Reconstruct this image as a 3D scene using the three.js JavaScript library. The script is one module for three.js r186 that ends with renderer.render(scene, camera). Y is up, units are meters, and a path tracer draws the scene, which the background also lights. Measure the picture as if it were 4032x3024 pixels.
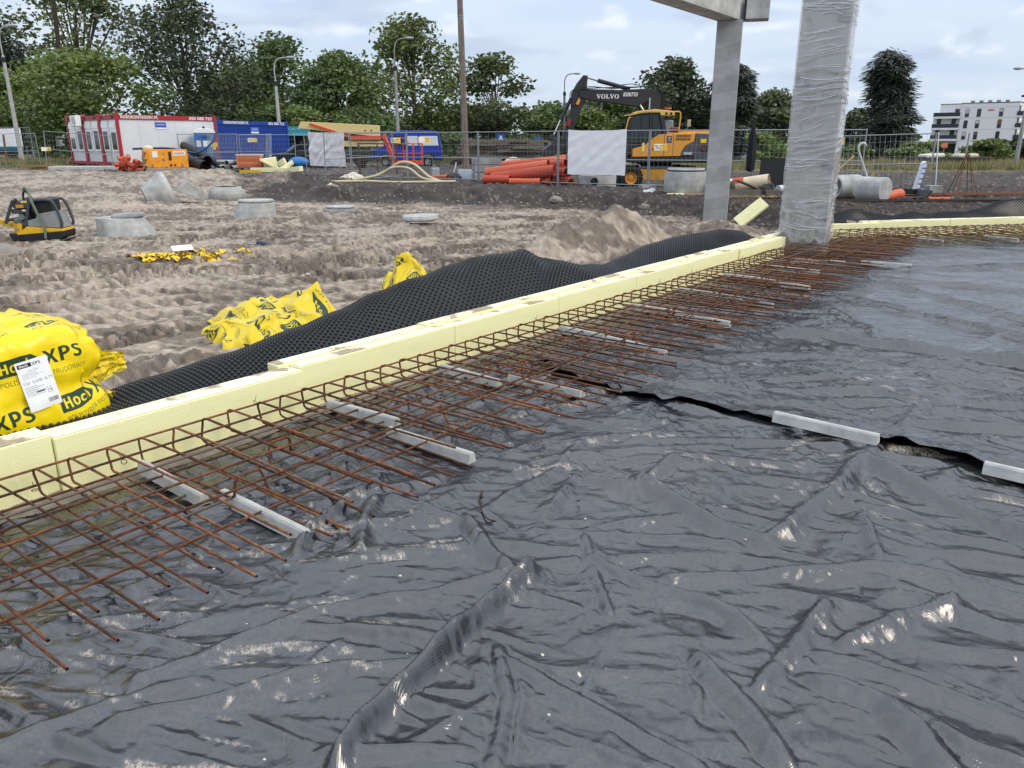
import * as THREE from 'three';
import { mergeGeometries, mergeVertices } from 'three/addons/utils/BufferGeometryUtils.js';
import { RoundedBoxGeometry } from 'three/addons/geometries/RoundedBoxGeometry.js';
import { FontLoader } from 'three/addons/loaders/FontLoader.js';
import { TextGeometry } from 'three/addons/geometries/TextGeometry.js';

// ---------------------------------------------------------------- camera, sky, sun, exposure
const scene = new THREE.Scene();
const camera = new THREE.PerspectiveCamera(53.07, 4 / 3, 0.05, 2500);
camera.position.set(0, 1.39, 0);
camera.rotation.set(-17.4 * Math.PI / 180, 0, 0);
scene.add(camera);

const renderer = new THREE.WebGLRenderer({ antialias: true });
renderer.setSize(1024, 768);
renderer.toneMapping = THREE.LinearToneMapping;
renderer.toneMappingExposure = 1.06;
renderer.shadowMap.enabled = true;

// seeded random numbers and gradient noise
let seedState = 20240611;
function rnd() { seedState |= 0; seedState = seedState + 0x6D2B79F5 | 0; let t = Math.imul(seedState ^ seedState >>> 15, 1 | seedState); t = t + Math.imul(t ^ t >>> 7, 61 | t) ^ t; return ((t ^ t >>> 14) >>> 0) / 4294967296; }
const rr = (a, b) => a + (b - a) * rnd();
const reseed = (n) => { seedState = n; };
const PERM = new Uint8Array(512);
{ const p = [...Array(256).keys()]; for (let i = 255; i > 0; i--) { const j = Math.floor(rnd() * (i + 1)); [p[i], p[j]] = [p[j], p[i]]; } for (let i = 0; i < 512; i++) PERM[i] = p[i & 255]; }
const GX = new Float32Array(256), GY = new Float32Array(256);
for (let i = 0; i < 256; i++) { GX[i] = Math.cos(i * 0.7548776662) * 1.45; GY[i] = Math.sin(i * 0.7548776662) * 1.45; }
function noise(x, y, per = 256) {   // about -1..1, repeats after `per` cells
  const xi = Math.floor(x), yi = Math.floor(y), fx = x - xi, fy = y - yi;
  const X0 = ((xi % per) + per) % per & 255, X1 = (((xi + 1) % per) + per) % per & 255, Y0 = ((yi % per) + per) % per & 255, Y1 = (((yi + 1) % per) + per) % per & 255;
  const u = fx * fx * fx * (fx * (fx * 6 - 15) + 10), v = fy * fy * fy * (fy * (fy * 6 - 15) + 10);
  const a = PERM[PERM[X0] + Y0], b = PERM[PERM[X1] + Y0], c = PERM[PERM[X0] + Y1], d = PERM[PERM[X1] + Y1];
  const na = GX[a] * fx + GY[a] * fy, nb = GX[b] * (fx - 1) + GY[b] * fy, nc = GX[c] * fx + GY[c] * (fy - 1), nd = GX[d] * (fx - 1) + GY[d] * (fy - 1);
  return na + u * (nb - na) + v * (nc - na + u * (na - nb - nc + nd));
}
function fbm(x, y, oct = 4, per = 256) { let s = 0, a = 0.5; for (let o = 0; o < oct; o++) { s += a * noise(x, y, per); x = x * 2 + 17; y = y * 2 + 31; per = Math.min(256, per * 2); a *= 0.5; } return s; }
function tfbm(x, y, oct, per) { let s = 0, a = 0.5, k = 1; for (let o = 0; o < oct; o++) { s += a * noise(x * k, y * k, per * k); k *= 2; a *= 0.5; } return s; }   // tiles
const ridged = (x, y) => 1 - Math.abs(noise(x, y));
function worley(x, y) {   // distance to the nearest of scattered points, one per cell
  const xi = Math.floor(x), yi = Math.floor(y); let m = 9;
  for (let j = -1; j <= 1; j++) for (let i = -1; i <= 1; i++) { const h = PERM[(PERM[(xi + i) & 255] + yi + j) & 255], dx = xi + i + (h & 15) / 16 - x, dy = yi + j + (h >> 4) / 16 - y, d = dx * dx + dy * dy; if (d < m) m = d; }
  return Math.sqrt(m);
}
const sstep = (a, b, x) => { const t = Math.min(1, Math.max(0, (x - a) / (b - a))); return t * t * (3 - 2 * t); };
const clamp = (x, a = 0, b = 1) => Math.min(b, Math.max(a, x));
const lerp = (a, b, t) => a + (b - a) * t;

// overcast sky: thin bright cloud with soft lilac undersides and pale gaps
{
  const W = 2048, Hh = 1024, data = new Float32Array(W * Hh * 4);
  for (let j = 0; j < Hh; j++) {
    const el = ((j + 0.5) / Hh - 0.5) * Math.PI, cy = Math.cos(el), sy = Math.sin(el);
    for (let i = 0; i < W; i++) {
      const az = ((i + 0.5) / W - 0.5) * 2 * Math.PI, dx = Math.cos(az) * cy, dz = Math.sin(az) * cy;
      const k = 1 / (Math.max(sy, 0) + 0.16), px = dx * k, pz = dz * k;
      const w1 = fbm(px * 1.1 + 7, pz * 1.1 + 3, 3);
      const soft = fbm(px * 1.5 + w1 * 1.2 + 40, pz * 2.3 + 11, 5);
      const puff = fbm(px * 3.4 + w1 * 2 + 5, pz * 3.4 + 80 - sy * 9, 5);
      const blue = sstep(-0.05, 0.28, fbm(px * 0.9 + 90, pz * 1.3 + 20, 4));
      const haze = Math.exp(-Math.max(sy, 0) * 9);
      let r = 0.60, g = 0.70, b = 0.84;                                     // thin veil
      r = lerp(r, 0.45, blue * 0.6); g = lerp(g, 0.60, blue * 0.6); b = lerp(b, 0.82, blue * 0.6);
      const grey = sstep(0.02, 0.36, soft) * (1 - haze * 0.75);
      r = lerp(r, 0.40, grey * 0.72); g = lerp(g, 0.46, grey * 0.72); b = lerp(b, 0.64, grey * 0.72);
      const white = sstep(0.13, 0.42, puff);
      r = lerp(r, 0.86, white * 0.7); g = lerp(g, 0.90, white * 0.7); b = lerp(b, 0.96, white * 0.7);
      r = lerp(r, 0.72, haze * 0.6); g = lerp(g, 0.80, haze * 0.6); b = lerp(b, 0.89, haze * 0.6);
      const nt = 0.55 * sstep(0.1, 0.6, sy), av = (r + g + b) / 3; r = lerp(r, av, nt); g = lerp(g, av, nt); b = lerp(b, av * 1.03, nt);
      const up = 0.95 * (1 + 1.1 * Math.max(sy, 0));   // an overcast sky is brightest overhead
      const o = (j * W + i) * 4; data[o] = r * up; data[o + 1] = g * up; data[o + 2] = b * up; data[o + 3] = 1;
    }
  }
  const sky = new THREE.DataTexture(data, W, Hh, THREE.RGBAFormat, THREE.FloatType);
  sky.mapping = THREE.EquirectangularReflectionMapping; sky.magFilter = THREE.LinearFilter; sky.minFilter = THREE.LinearFilter; sky.needsUpdate = true;
  scene.background = sky; scene.environment = sky;
}
const sun = new THREE.DirectionalLight(0xfff3e2, 1.5);
sun.position.set(40, 33, 10); sun.target.position.set(0, 0, -10);
sun.castShadow = true; sun.shadow.radius = 48;
Object.assign(sun.shadow.camera, { left: -70, right: 70, top: 70, bottom: -70, near: 1, far: 220 });
scene.add(sun, sun.target);

// ---------------------------------------------------------------- helpers
const taken = {};
function numbered(name) { const k = taken[name] = (taken[name] || 0) + 1; return k === 1 ? name : `${name}_${String(k - 1).padStart(3, '0')}`; }
const V = (x, y, z) => new THREE.Vector3(x, y, z);
function xf(g, x = 0, y = 0, z = 0, rx = 0, ry = 0, rz = 0) { if (rx) g.rotateX(rx); if (rz) g.rotateZ(rz); if (ry) g.rotateY(ry); if (x || y || z) g.translate(x, y, z); return g; }
const bx = (w, h, d, ...p) => xf(new THREE.BoxGeometry(w, h, d), ...p);
const rb = (w, h, d, r, ...p) => xf(new RoundedBoxGeometry(w, h, d, 2, r), ...p);
const cy = (r1, r2, h, seg, ...p) => xf(new THREE.CylinderGeometry(r1, r2, h, seg), ...p);
const tr = (R, r, a, b, ...p) => xf(new THREE.TorusGeometry(R, r, a, b), ...p);
const sph = (r, a, b, ...p) => xf(new THREE.SphereGeometry(r, a, b), ...p);
function bar(a, b, r, seg = 6) {   // round bar between two points
  const A = V(...a), B = V(...b), d = B.clone().sub(A), g = new THREE.CylinderGeometry(r, r, d.length(), seg);
  g.applyQuaternion(new THREE.Quaternion().setFromUnitVectors(V(0, 1, 0), d.normalize())); const m = A.add(B).multiplyScalar(0.5); return g.translate(m.x, m.y, m.z);
}
function sbar(a, b, w, t) {   // square bar
  const A = V(...a), B = V(...b), d = B.clone().sub(A), g = new THREE.BoxGeometry(w, d.length(), t || w);
  g.applyQuaternion(new THREE.Quaternion().setFromUnitVectors(V(0, 1, 0), d.normalize())); const m = A.add(B).multiplyScalar(0.5); return g.translate(m.x, m.y, m.z);
}
const tube = (pts, r, seg = 24, rad = 6, closed = false, tension = 0.5) => new THREE.TubeGeometry(new THREE.CatmullRomCurve3(pts.map((p) => V(...p)), closed, 'catmullrom', tension), seg, r, rad, closed);
function sweep(pts, r, rad = 6) {   // round bar through exactly these points, ends closed
  const n = pts.length, P = [], Nn = [], I = [], p = pts.map((q) => V(...q)); let side = V();
  for (let i = 0; i < n; i++) {
    const t = p[Math.min(i + 1, n - 1)].clone().sub(p[Math.max(i - 1, 0)]).normalize();
    if (!i) side.crossVectors(t, Math.abs(t.y) < 0.9 ? V(0, 1, 0) : V(1, 0, 0)); side.addScaledVector(t, -side.dot(t)).normalize(); const up = V().crossVectors(t, side);
    for (let k = 0; k < rad; k++) { const a = k / rad * 2 * Math.PI, d = side.clone().multiplyScalar(Math.cos(a)).addScaledVector(up, Math.sin(a)); P.push(p[i].x + d.x * r, p[i].y + d.y * r, p[i].z + d.z * r); Nn.push(d.x, d.y, d.z); }
    if (i) for (let k = 0; k < rad; k++) { const a = (i - 1) * rad + k, b = (i - 1) * rad + (k + 1) % rad; I.push(a, b, a + rad, b, b + rad, a + rad); }
  }
  for (const i of [0, n - 1]) for (let k = 1; k + 1 < rad; k++) I.push(i * rad, i * rad + (i ? k + 1 : k), i * rad + (i ? k : k + 1));
  const g = new THREE.BufferGeometry(); g.setAttribute('position', new THREE.Float32BufferAttribute(P, 3)); g.setAttribute('normal', new THREE.Float32BufferAttribute(Nn, 3)); g.setAttribute('uv', new THREE.Float32BufferAttribute(new Float32Array(P.length / 3 * 2), 2));
  g.setIndex(I); return boxUV(g.toNonIndexed());
}
function ext(pts, depth, bevel = 0, ...p) {   // polygon in xy, thickness along z, centred
  const s = Array.isArray(pts) ? new THREE.Shape(pts.map((q) => new THREE.Vector2(q[0], q[1]))) : pts;
  const g = new THREE.ExtrudeGeometry(s, { depth: depth - 2 * bevel, bevelEnabled: bevel > 0, bevelSize: bevel, bevelThickness: bevel, bevelOffset: -bevel, bevelSegments: 2, curveSegments: 14 });
  g.translate(0, 0, -(depth - 2 * bevel) / 2); return xf(g, ...p);
}
const lathe = (pts, seg, ...p) => xf(new THREE.LatheGeometry(pts.map((q) => new THREE.Vector2(q[0], q[1])), seg), ...p);
function boxUV(g) {   // uv in metres by the way each face points
  const P = g.attributes.position, n = P.count, uv = new Float32Array(n * 2), a = V(), b = V(), c = V();
  for (let i = 0; i < n; i += 3) {
    a.fromBufferAttribute(P, i); b.fromBufferAttribute(P, i + 1); c.fromBufferAttribute(P, i + 2);
    const nx = Math.abs((b.y - a.y) * (c.z - a.z) - (b.z - a.z) * (c.y - a.y)), ny = Math.abs((b.z - a.z) * (c.x - a.x) - (b.x - a.x) * (c.z - a.z)), nz = Math.abs((b.x - a.x) * (c.y - a.y) - (b.y - a.y) * (c.x - a.x));
    for (let k = 0; k < 3; k++) { const x = P.getX(i + k), y = P.getY(i + k), z = P.getZ(i + k), o = (i + k) * 2; if (nx >= ny && nx >= nz) { uv[o] = z; uv[o + 1] = y; } else if (ny >= nz) { uv[o] = x; uv[o + 1] = z; } else { uv[o] = x; uv[o + 1] = y; } }
  }
  g.setAttribute('uv', new THREE.BufferAttribute(uv, 2)); return g;
}
function join(list, own = false) {
  const gs = (Array.isArray(list) ? list : [list]).map((g) => { const q = g.index ? g.toNonIndexed() : g; for (const k of Object.keys(q.attributes)) if (!['position', 'normal', 'uv'].includes(k)) q.deleteAttribute(k); return q; });
  const m = gs.length > 1 ? mergeGeometries(gs) : gs[0]; m.clearGroups(); return own ? m : boxUV(m);
}
function part(parent, name, list, material, { own = false, label, kind } = {}) {
  const m = new THREE.Mesh(join(list, own), material); m.name = name; m.castShadow = m.receiveShadow = true; parent.add(m);
  if (label) m.userData.label = label; if (kind) m.userData.kind = kind;
  return m;
}
function sharedPart(parent, name, geometry, material) { const m = new THREE.Mesh(geometry, material); m.name = name; m.castShadow = m.receiveShadow = true; parent.add(m); return m; }
function thing(name, label, category, [x, y, z] = [0, 0, 0], turn = 0, group) {
  const o = new THREE.Group(); o.name = numbered(name); scene.add(o); o.position.set(x, y, z); o.rotation.y = turn;
  o.userData = { label, category }; if (group) o.userData.group = group; return o;
}
function single(name, list, material, label, category, [x, y, z] = [0, 0, 0], turn = 0, { group, kind, own } = {}) {
  const m = new THREE.Mesh(join(list, own), material); m.name = numbered(name); m.castShadow = m.receiveShadow = true; scene.add(m); m.position.set(x, y, z); m.rotation.y = turn;
  m.userData = { label, category }; if (group) m.userData.group = group; if (kind) m.userData.kind = kind; return m;
}
function dup(o, label, [x, y, z], turn) { const c = o.clone(); c.name = numbered(o.name.replace(/_\d{3}$/, '')); c.userData = { ...o.userData, label }; scene.add(c); c.position.set(x, y, z); if (turn !== undefined) c.rotation.y = turn; return c; }

// ---------------------------------------------------------------- textures and materials
function tex(size, fn, { srgb = true, rep = 1, h = size } = {}) {   // fn(u, v) -> [r, g, b] 0..255
  const d = new Uint8Array(size * h * 4);
  for (let j = 0; j < h; j++) for (let i = 0; i < size; i++) { const c = fn(i / size, j / h, i, j), o = (j * size + i) * 4; d[o] = clamp(c[0], 0, 255); d[o + 1] = clamp(c[1], 0, 255); d[o + 2] = clamp(c[2], 0, 255); d[o + 3] = 255; }
  const t = new THREE.DataTexture(d, size, h); t.wrapS = t.wrapT = THREE.RepeatWrapping; t.magFilter = THREE.LinearFilter; t.minFilter = THREE.LinearMipmapLinearFilter; t.generateMipmaps = true;
  if (srgb) t.colorSpace = THREE.SRGBColorSpace; t.repeat.set(rep, rep); t.needsUpdate = true; return t;
}
function canvasTex(w, h, draw) {
  const c = document.createElement('canvas'); c.width = w; c.height = h; const x = c.getContext('2d'); draw(x, w, h);
  const t = new THREE.CanvasTexture(c); t.colorSpace = THREE.SRGBColorSpace; t.magFilter = THREE.LinearFilter; return t;
}
const grey = (v) => [v, v, v];
const mottle = (size, base, amp, cells, rep, oct = 5) => tex(size, (u, v) => { const n = tfbm(u * cells, v * cells, oct, cells), m = tfbm(u * cells * 4 + 3, v * cells * 4, 3, cells * 4); const k = 1 + amp * (n * 1.6 + m * 0.6); return base.map((b) => b * k); }, { rep });
const bumpNoise = (size, cells, rep, oct = 5) => tex(size, (u, v) => grey(128 + 150 * tfbm(u * cells, v * cells, oct, cells)), { srgb: false, rep });
const std = (color, roughness = 0.7, metalness = 0, extra = {}) => new THREE.MeshStandardMaterial({ color, roughness, metalness, ...extra });
const phy = (color, roughness, extra = {}) => new THREE.MeshPhysicalMaterial({ color, roughness, ...extra });
const grainBump = bumpNoise(256, 8, 2);
const fineBump = bumpNoise(256, 16, 6);
const TX = {
  concrete: mottle(512, [172, 173, 170], 0.16, 4, 0.8),
  concreteDark: mottle(512, [148, 149, 148], 0.22, 3, 0.5),
  concreteLight: mottle(512, [184, 185, 181], 0.12, 5, 1.4),
  wood: tex(256, (u, v) => { const n = tfbm(u * 3, v * 28, 4, 28) * 0.4 + tfbm(u * 2, v * 6, 3, 6) * 0.3; return [168 + n * 90, 142 + n * 80, 108 + n * 66]; }, { rep: 1.6 }),
  oldWood: tex(256, (u, v) => { const n = tfbm(u * 3, v * 24, 4, 24) * 0.5; return [112 + n * 90, 103 + n * 84, 93 + n * 76]; }, { rep: 1.2 }),
  rust: tex(256, (u, v) => { const n = tfbm(u * 6, v * 6, 5, 6), m = tfbm(u * 14 + 5, v * 14, 3, 14); const k = clamp(0.5 + n * 1.5); return [lerp(90, 166, k) + m * 60, lerp(67, 106, k) + m * 40, lerp(54, 62, k) + m * 22]; }, { rep: 3 }),
  paintOrange: tex(256, (u, v) => { const n = tfbm(u * 6, v * 6, 5, 6), s = sstep(0.24, 0.3, tfbm(u * 5 + 9, v * 7, 5, 35)); return [lerp(232 + n * 30, 130, s), lerp(152 + n * 30, 120, s), lerp(28 + n * 14, 108, s)]; }, { rep: 0.7 }),
};
const M = {
  concrete: std(0xffffff, 0.88, 0, { map: TX.concrete, bumpMap: grainBump, bumpScale: 0.003 }),
  concreteDark: std(0xffffff, 0.86, 0, { map: TX.concreteDark, bumpMap: grainBump, bumpScale: 0.003 }),
  concreteLight: std(0xffffff, 0.9, 0, { map: TX.concreteLight, bumpMap: grainBump, bumpScale: 0.004 }),
  wood: std(0xffffff, 0.85, 0, { map: TX.wood, bumpMap: fineBump, bumpScale: 0.002 }),
  oldWood: std(0xffffff, 0.92, 0, { map: TX.oldWood, bumpMap: fineBump, bumpScale: 0.004 }),
  rust: std(0xffffff, 0.82, 0.1, { map: TX.rust, bumpMap: fineBump, bumpScale: 0.0015 }),
  galv: std(0x9aa0a4, 0.45, 0.65),
  darkSteel: std(0x2c2e30, 0.5, 0.5),
  black: std(0x121315, 0.55),
  blackGloss: std(0x0c0d0f, 0.25),
  rubber: std(0x1a1a1b, 0.9, 0, { bumpMap: fineBump, bumpScale: 0.003 }),
  white: std(0xe4e6e6, 0.6),
  whiteCloth: std(0xf3f4f8, 0.85, 0, { side: THREE.DoubleSide }),
  red: std(0xa31b23, 0.45),
  blue: std(0x0f3f94, 0.45),
  yellow: std(0xf0c014, 0.5),
  orangePipe: std(0xd2623c, 0.5, 0, { map: mottle(256, [255, 250, 246], 0.12, 5, 0.8) }),
  orangePipeDark: std(0xb8452a, 0.5),
  glass: phy(0xffffff, 0.04, { transmission: 1, ior: 1.5, thickness: 0 }),
  darkGlass: phy(0x16201f, 0.06, { ior: 1.5 }),
  soilStone: std(0x9a958d, 0.95, 0, { bumpMap: grainBump, bumpScale: 0.01 }),
};
const font = await new FontLoader().loadAsync('fonts/droid/droid_sans_bold.typeface.json');
const serif = await new FontLoader().loadAsync('fonts/droid/droid_serif_bold.typeface.json');
function text(str, size, depth = 0.004, f = font, width) {
  const g = new TextGeometry(str, { font: f, size, depth, curveSegments: 3, bevelEnabled: false }); g.computeBoundingBox();
  const b = g.boundingBox; g.translate(-(b.min.x + b.max.x) / 2, -(b.min.y + b.max.y) / 2, 0);
  if (width) g.scale(width / (b.max.x - b.min.x), 1, 1); return g;
}
// directions along the long insulation edge (ALONG) and away from it into the slab (IN)
const J = [-1.913, -2.976], ALONG = [0.609, -0.793], IN = [0.793, 0.609];
const wnX = (w, n) => J[0] + w * ALONG[0] + n * IN[0], wnZ = (w, n) => J[1] + w * ALONG[1] + n * IN[1];
const toW = (x, z) => (x - J[0]) * ALONG[0] + (z - J[1]) * ALONG[1], toN = (x, z) => (x - J[0]) * IN[0] + (z - J[1]) * IN[1];
// the second edge, running off to the right
const J2 = [4.72, -11.72], ALONG2 = [0.970, -0.243], IN2 = [0.243, 0.970];
const toW2 = (x, z) => (x - J2[0]) * ALONG2[0] + (z - J2[1]) * ALONG2[1], toN2 = (x, z) => (x - J2[0]) * IN2[0] + (z - J2[1]) * IN2[1];

// ---------------------------------------------------------------- the ground: churned sand, a dark bank, a trampled black yard beyond
const BANK = [[-60, -60], [-13, -40], [-9.5, -30.5], [-6, -28], [-2, -27.6], [2, -25.6], [4, -23.2], [6, -20.2], [8.5, -16.8], [12, -15.5], [40, -14]];
function bankZ(x) { for (let i = 0; i + 1 < BANK.length; i++) if (x <= BANK[i + 1][0]) { const t = clamp((x - BANK[i][0]) / (BANK[i + 1][0] - BANK[i][0])); return lerp(BANK[i][1], BANK[i + 1][1], t); } return -14; }
const HEAPS = [[wnX(6.6, -1.85), wnZ(6.6, -1.85), 1.7, 0.62, 0.36, ALONG], [wnX(8.3, -1.9), wnZ(8.3, -1.9), 1.6, 0.62, 0.36, ALONG], [wnX(9.8, -1.1), wnZ(9.8, -1.1), 0.9, 0.6, 0.3, ALONG], [5.35, -12.55, 0.6, 0.5, 0.36, ALONG2], [wnX(1.0, -1.5), wnZ(1.0, -1.5), 0.8, 0.35, 0.12, ALONG],
  [-9.5, -33, 2.2, 1.3, 0.35, [1, 0]], [-13.6, -35, 3, 1.6, 0.3, [1, 0]], [-15.5, -30, 2.6, 1.2, 0.22, [1, 0]], [-4.7, -19.5, 2.2, 0.7, 0.16, [0.9, -0.4]], [-12.5, -24, 2, 0.9, 0.22, [1, 0]], [3.3, -16.6, 2.2, 0.6, 0.2, [0.8, -0.6]], [-2.1, -17.9, 1.1, 0.5, 0.14, [1, 0]], [9.8, -16.3, 3.2, 0.8, 0.12, [1, 0.1]], [17, -16, 4, 1, 0.14, [1, 0]]];
const TRACKS = [];   // straight [x0,z0,x1,z1] and round [cx,cz,R,a0,a1]
for (const l of [[-9, -6.6, 1.2, -10.6], [-9, -8.0, 0.6, -12.4], [-13, -9.4, 2.4, -13.6], [-12, -12.4, 3.4, -15.2], [-3.4, -11.4, 1.6, -21.6], [-1.6, -11.2, 4.6, -20.6], [-14, -16.6, 1.4, -18.4], [-9, -20, 2.6, -20.8], [-7.5, -10, -1.5, -17], [-12.5, -20.5, -6.5, -29], [-16, -19, -10.5, -30], [0.4, -14, 3.2, -24], [-10.5, -7.2, -3.4, -24], [-5, -22.5, 4.5, -18.8], [-14, -13.6, -2, -11.2], [0, -13.2, 2.8, -17.2], [-9, -7.3, 0.9, -11.5], [-8, -5.9, -1.2, -8.6], [-6.6, -5.0, -2.6, -6.6], [-13, -10.9, 2, -14.6], [-4.4, -11.6, 0.6, -21.8], [-14, -15.0, 1, -16.8], [-15, -22, 0, -23.4]]) TRACKS.push({ line: l, w: 0.3, ph: rr(0, 1) });
for (const c of [[-5.4, -15.4, 3.6, 0.4, 3.0], [-5.4, -15.4, 4.15, 0.2, 3.4], [-2.2, -17.2, 3.0, 2.2, 4.9], [-7.8, -10.8, 2.4, -0.6, 2.2], [-3.2, -8.8, 3.2, 0.9, 2.7], [0.8, -13.2, 2.2, 1.2, 4.2], [-9.5, -17, 3.4, -1.2, 1.6], [-1, -20.6, 2.8, 0, 3], [-6.2, -8.6, 2.9, 0.2, 1.9]]) TRACKS.push({ arc: c, w: 0.3, ph: rr(0, 1) });
function trackAt(x, z) {   // height and how much of the surface is a tread print here
  let h = 0, m = 0;
  for (const t of TRACKS) {
    let d, s;
    if (t.line) { const [a, b, c, e] = t.line, L = Math.hypot(c - a, e - b), ux = (c - a) / L, uz = (e - b) / L; s = (x - a) * ux + (z - b) * uz; if (s < 0 || s > L) continue; d = (x - a) * -uz + (z - b) * ux + 0.12 * noise(s * 0.7 + a, 3); }
    else { const [cx, cz, R, a0, a1] = t.arc; const dx = x - cx, dz = z - cz, r = Math.hypot(dx, dz); d = r - R; if (Math.abs(d) > 0.6) continue; let a = Math.atan2(dz, dx); while (a < a0) a += 2 * Math.PI; if (a > a1) continue; s = a * R; }
    const q = Math.abs(d) / t.w; if (q > 1.75) continue;
    const inside = 1 - sstep(0.86, 1.08, q), fade = 0.7 + 0.3 * sstep(-0.2, 0.15, noise(s * 0.45 + t.ph * 90, t.ph * 33));
    const ph = (s / 0.24 + q * 1.15 + (d > 0 ? 0.12 : 0) + t.ph + 40) % 1, lug = sstep(0.0, 0.12, ph) - sstep(0.5, 0.64, ph);
    const rim = Math.exp(-Math.pow((q - 1.28) / 0.26, 2));
    const hh = (-0.11 + lug * 0.16 * (0.5 + q * 0.5)) * inside + rim * 0.06;
    if (Math.abs(hh) * fade > Math.abs(h)) h = hh * fade; m = Math.max(m, inside * fade * lug);
  }
  return [h, m];
}
function baseLevel(x, z) {   // the lie of the land without the small relief
  const N = toN(x, z), N2 = toN2(x, z), out = Math.max(-N, -N2);
  if (out < 0) { const e = Math.min(N, N2); return lerp(-0.012, -0.09, sstep(0.25, 0.5, e)); }
  const right = sstep(4.5, 8.5, x);
  const zb = bankZ(x) + noise(x * 0.55, 2) * 0.7 + noise(x * 1.7, 9) * 0.25;
  const field = lerp(-0.5, -0.26, sstep(6, 9, x)), rise = x < -8 ? 0.5 * sstep(-8, -14, x) * sstep(-20, -38, z) : 0;
  let y = lerp(0.0, field, sstep(0.25, lerp(4.6, 2.4, right), out)) + rise;
  const plat = lerp(-0.15, -0.05, sstep(-10, -20, x)) - 0.27 * sstep(2.6, 3.6, x) * sstep(-29.3, -30.6, z) - 0.9 * sstep(-70, -200, z);
  y = lerp(y, plat, sstep(zb + 0.55, zb - 0.75, z));
  for (const [hx, hz, a, b, h, dir] of HEAPS) { const u = (x - hx) * dir[0] + (z - hz) * dir[1], v = (x - hx) * -dir[1] + (z - hz) * dir[0], q = (u / a) ** 2 + (v / b) ** 2; if (q < 7) y += h * Math.exp(-q) * (1 + 0.55 * noise(x * 1.3, z * 1.3) + 0.12 * noise(x * 4.3, z * 4.3)); }
  return y;
}
const sandWeight = (x, z) => {   // 1 = pale sand, 0 = dark topsoil
  const zb = bankZ(x), e = noise(x * 0.6 + 4, z * 0.6) * 1.1 + noise(x * 2.2, z * 2.2 + 8) * 0.5;
  let s = sstep(zb + 1.6 + e, zb + 3.2 + e, z);
  if (x < -9) s = Math.max(s, lerp(1, 0.5 * sstep(-0.04, 0.36, noise(x * 0.35, z * 0.55 + 5) + 0.4 * noise(x * 1.3, z * 1.6)), sstep(-21, -27, z + e)));
  if (z > -18.5 && x > 6) s = Math.max(s, sstep(-17.8, -16.6, z + e * 0.5) * 0.6);
  return s;
};
function groundAt(x, z) {   // [height, r, g, b]
  const far = Math.hypot(x, z), N = toN(x, z), N2 = toN2(x, z), out = Math.max(-N, -N2);
  let y = baseLevel(x, z);
  const s = sandWeight(x, z);
  let tm = 0, crumb = 0;
  if (out > 0 && far < 70) {
    const k = sstep(0.05, 0.8, out), rough = lerp(1.5, 1, s);
    const wx = x + 0.25 * noise(x * 1.3, z * 1.3), wz = z + 0.25 * noise(x * 1.3 + 9, z * 1.3 + 4);
    const lumps = noise(wx * 0.9, wz * 1.2) * 0.05 + noise(wx * 2.3, wz * 2.6) * 0.026;
    const rid = (1 - Math.abs(noise(wx * 3.6, wz * 5.0))) ** 3 * 0.045 + (1 - Math.abs(noise(wx * 8.5 + 3, wz * 11))) ** 4 * 0.04 - worley(wx * 6, wz * 6) * 0.03;
    crumb = noise(wx * 17, wz * 17) * 0.013 + noise(wx * 34, wz * 34) * 0.006;
    const zb = bankZ(x);
    let relief = k * rough * (lumps + (rid - 0.03) + crumb);
    if (z > zb + 1.5 && out > 0.5 && x < 5.5) { const [th, m] = trackAt(x, z); const keep = sstep(0.5, 1.2, out) * sstep(0.25, 0.65, s); y += th * keep; tm = m * keep; if (th) relief *= 1 - 0.7 * keep; }
    y += relief;
  } else if (out > 0) y += noise(x * 0.2, z * 0.2) * 0.12;
  else y += sstep(0.25, 0.0, Math.min(N, N2)) * (noise(x * 14, z * 14) * 0.006 + noise(x * 40, z * 40) * 0.003);
  // colours of the matter itself: pale dry sand, damp brown sand, black topsoil, worn grass
  const dry = sstep(-0.3, 0.32, 0.6 * noise(x * 0.5 + 20, z * 0.75) + 0.6 * noise(x * 2.6, z * 3.4 + 7) + 0.5 * noise(x * 9, z * 11));
  const speck = noise(x * 23, z * 23);
  let r = lerp(0.205, 0.48, dry), g = lerp(0.168, 0.41, dry), b = lerp(0.136, 0.338, dry);
  const v = 1 + 0.12 * speck; r *= v; g *= v; b *= v;
  const dk = 0.75 + 0.5 * sstep(-0.5, 0.5, noise(x * 1.4, z * 1.9) + speck * 0.5);
  r = lerp(0.062 * dk, r, s); g = lerp(0.051 * dk, g, s); b = lerp(0.045 * dk, b, s);
  if (s < 0.6 && speck > 0.52) { r += 0.13; g += 0.12; b += 0.11; }
  const gl = x < -16 ? sstep(-44, -47, z + noise(x, z) * 1.5) : sstep(-50, -56, z + noise(x * 0.4, 4) * 3) * sstep(3, 9, x);
  if (gl > 0) { const t = sstep(-0.3, 0.3, noise(x * 0.6, z * 0.6)); r = lerp(r, lerp(0.10, 0.24, t), gl); g = lerp(g, lerp(0.11, 0.20, t), gl); b = lerp(b, lerp(0.04, 0.09, t), gl); }
  if (out < 0 && Math.min(N, N2) < 0.5) { r = 0.28 + 0.06 * speck; g = 0.245 + 0.05 * speck; b = 0.205 + 0.04 * speck; }
  return [y, r, g, b];
}
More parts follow.
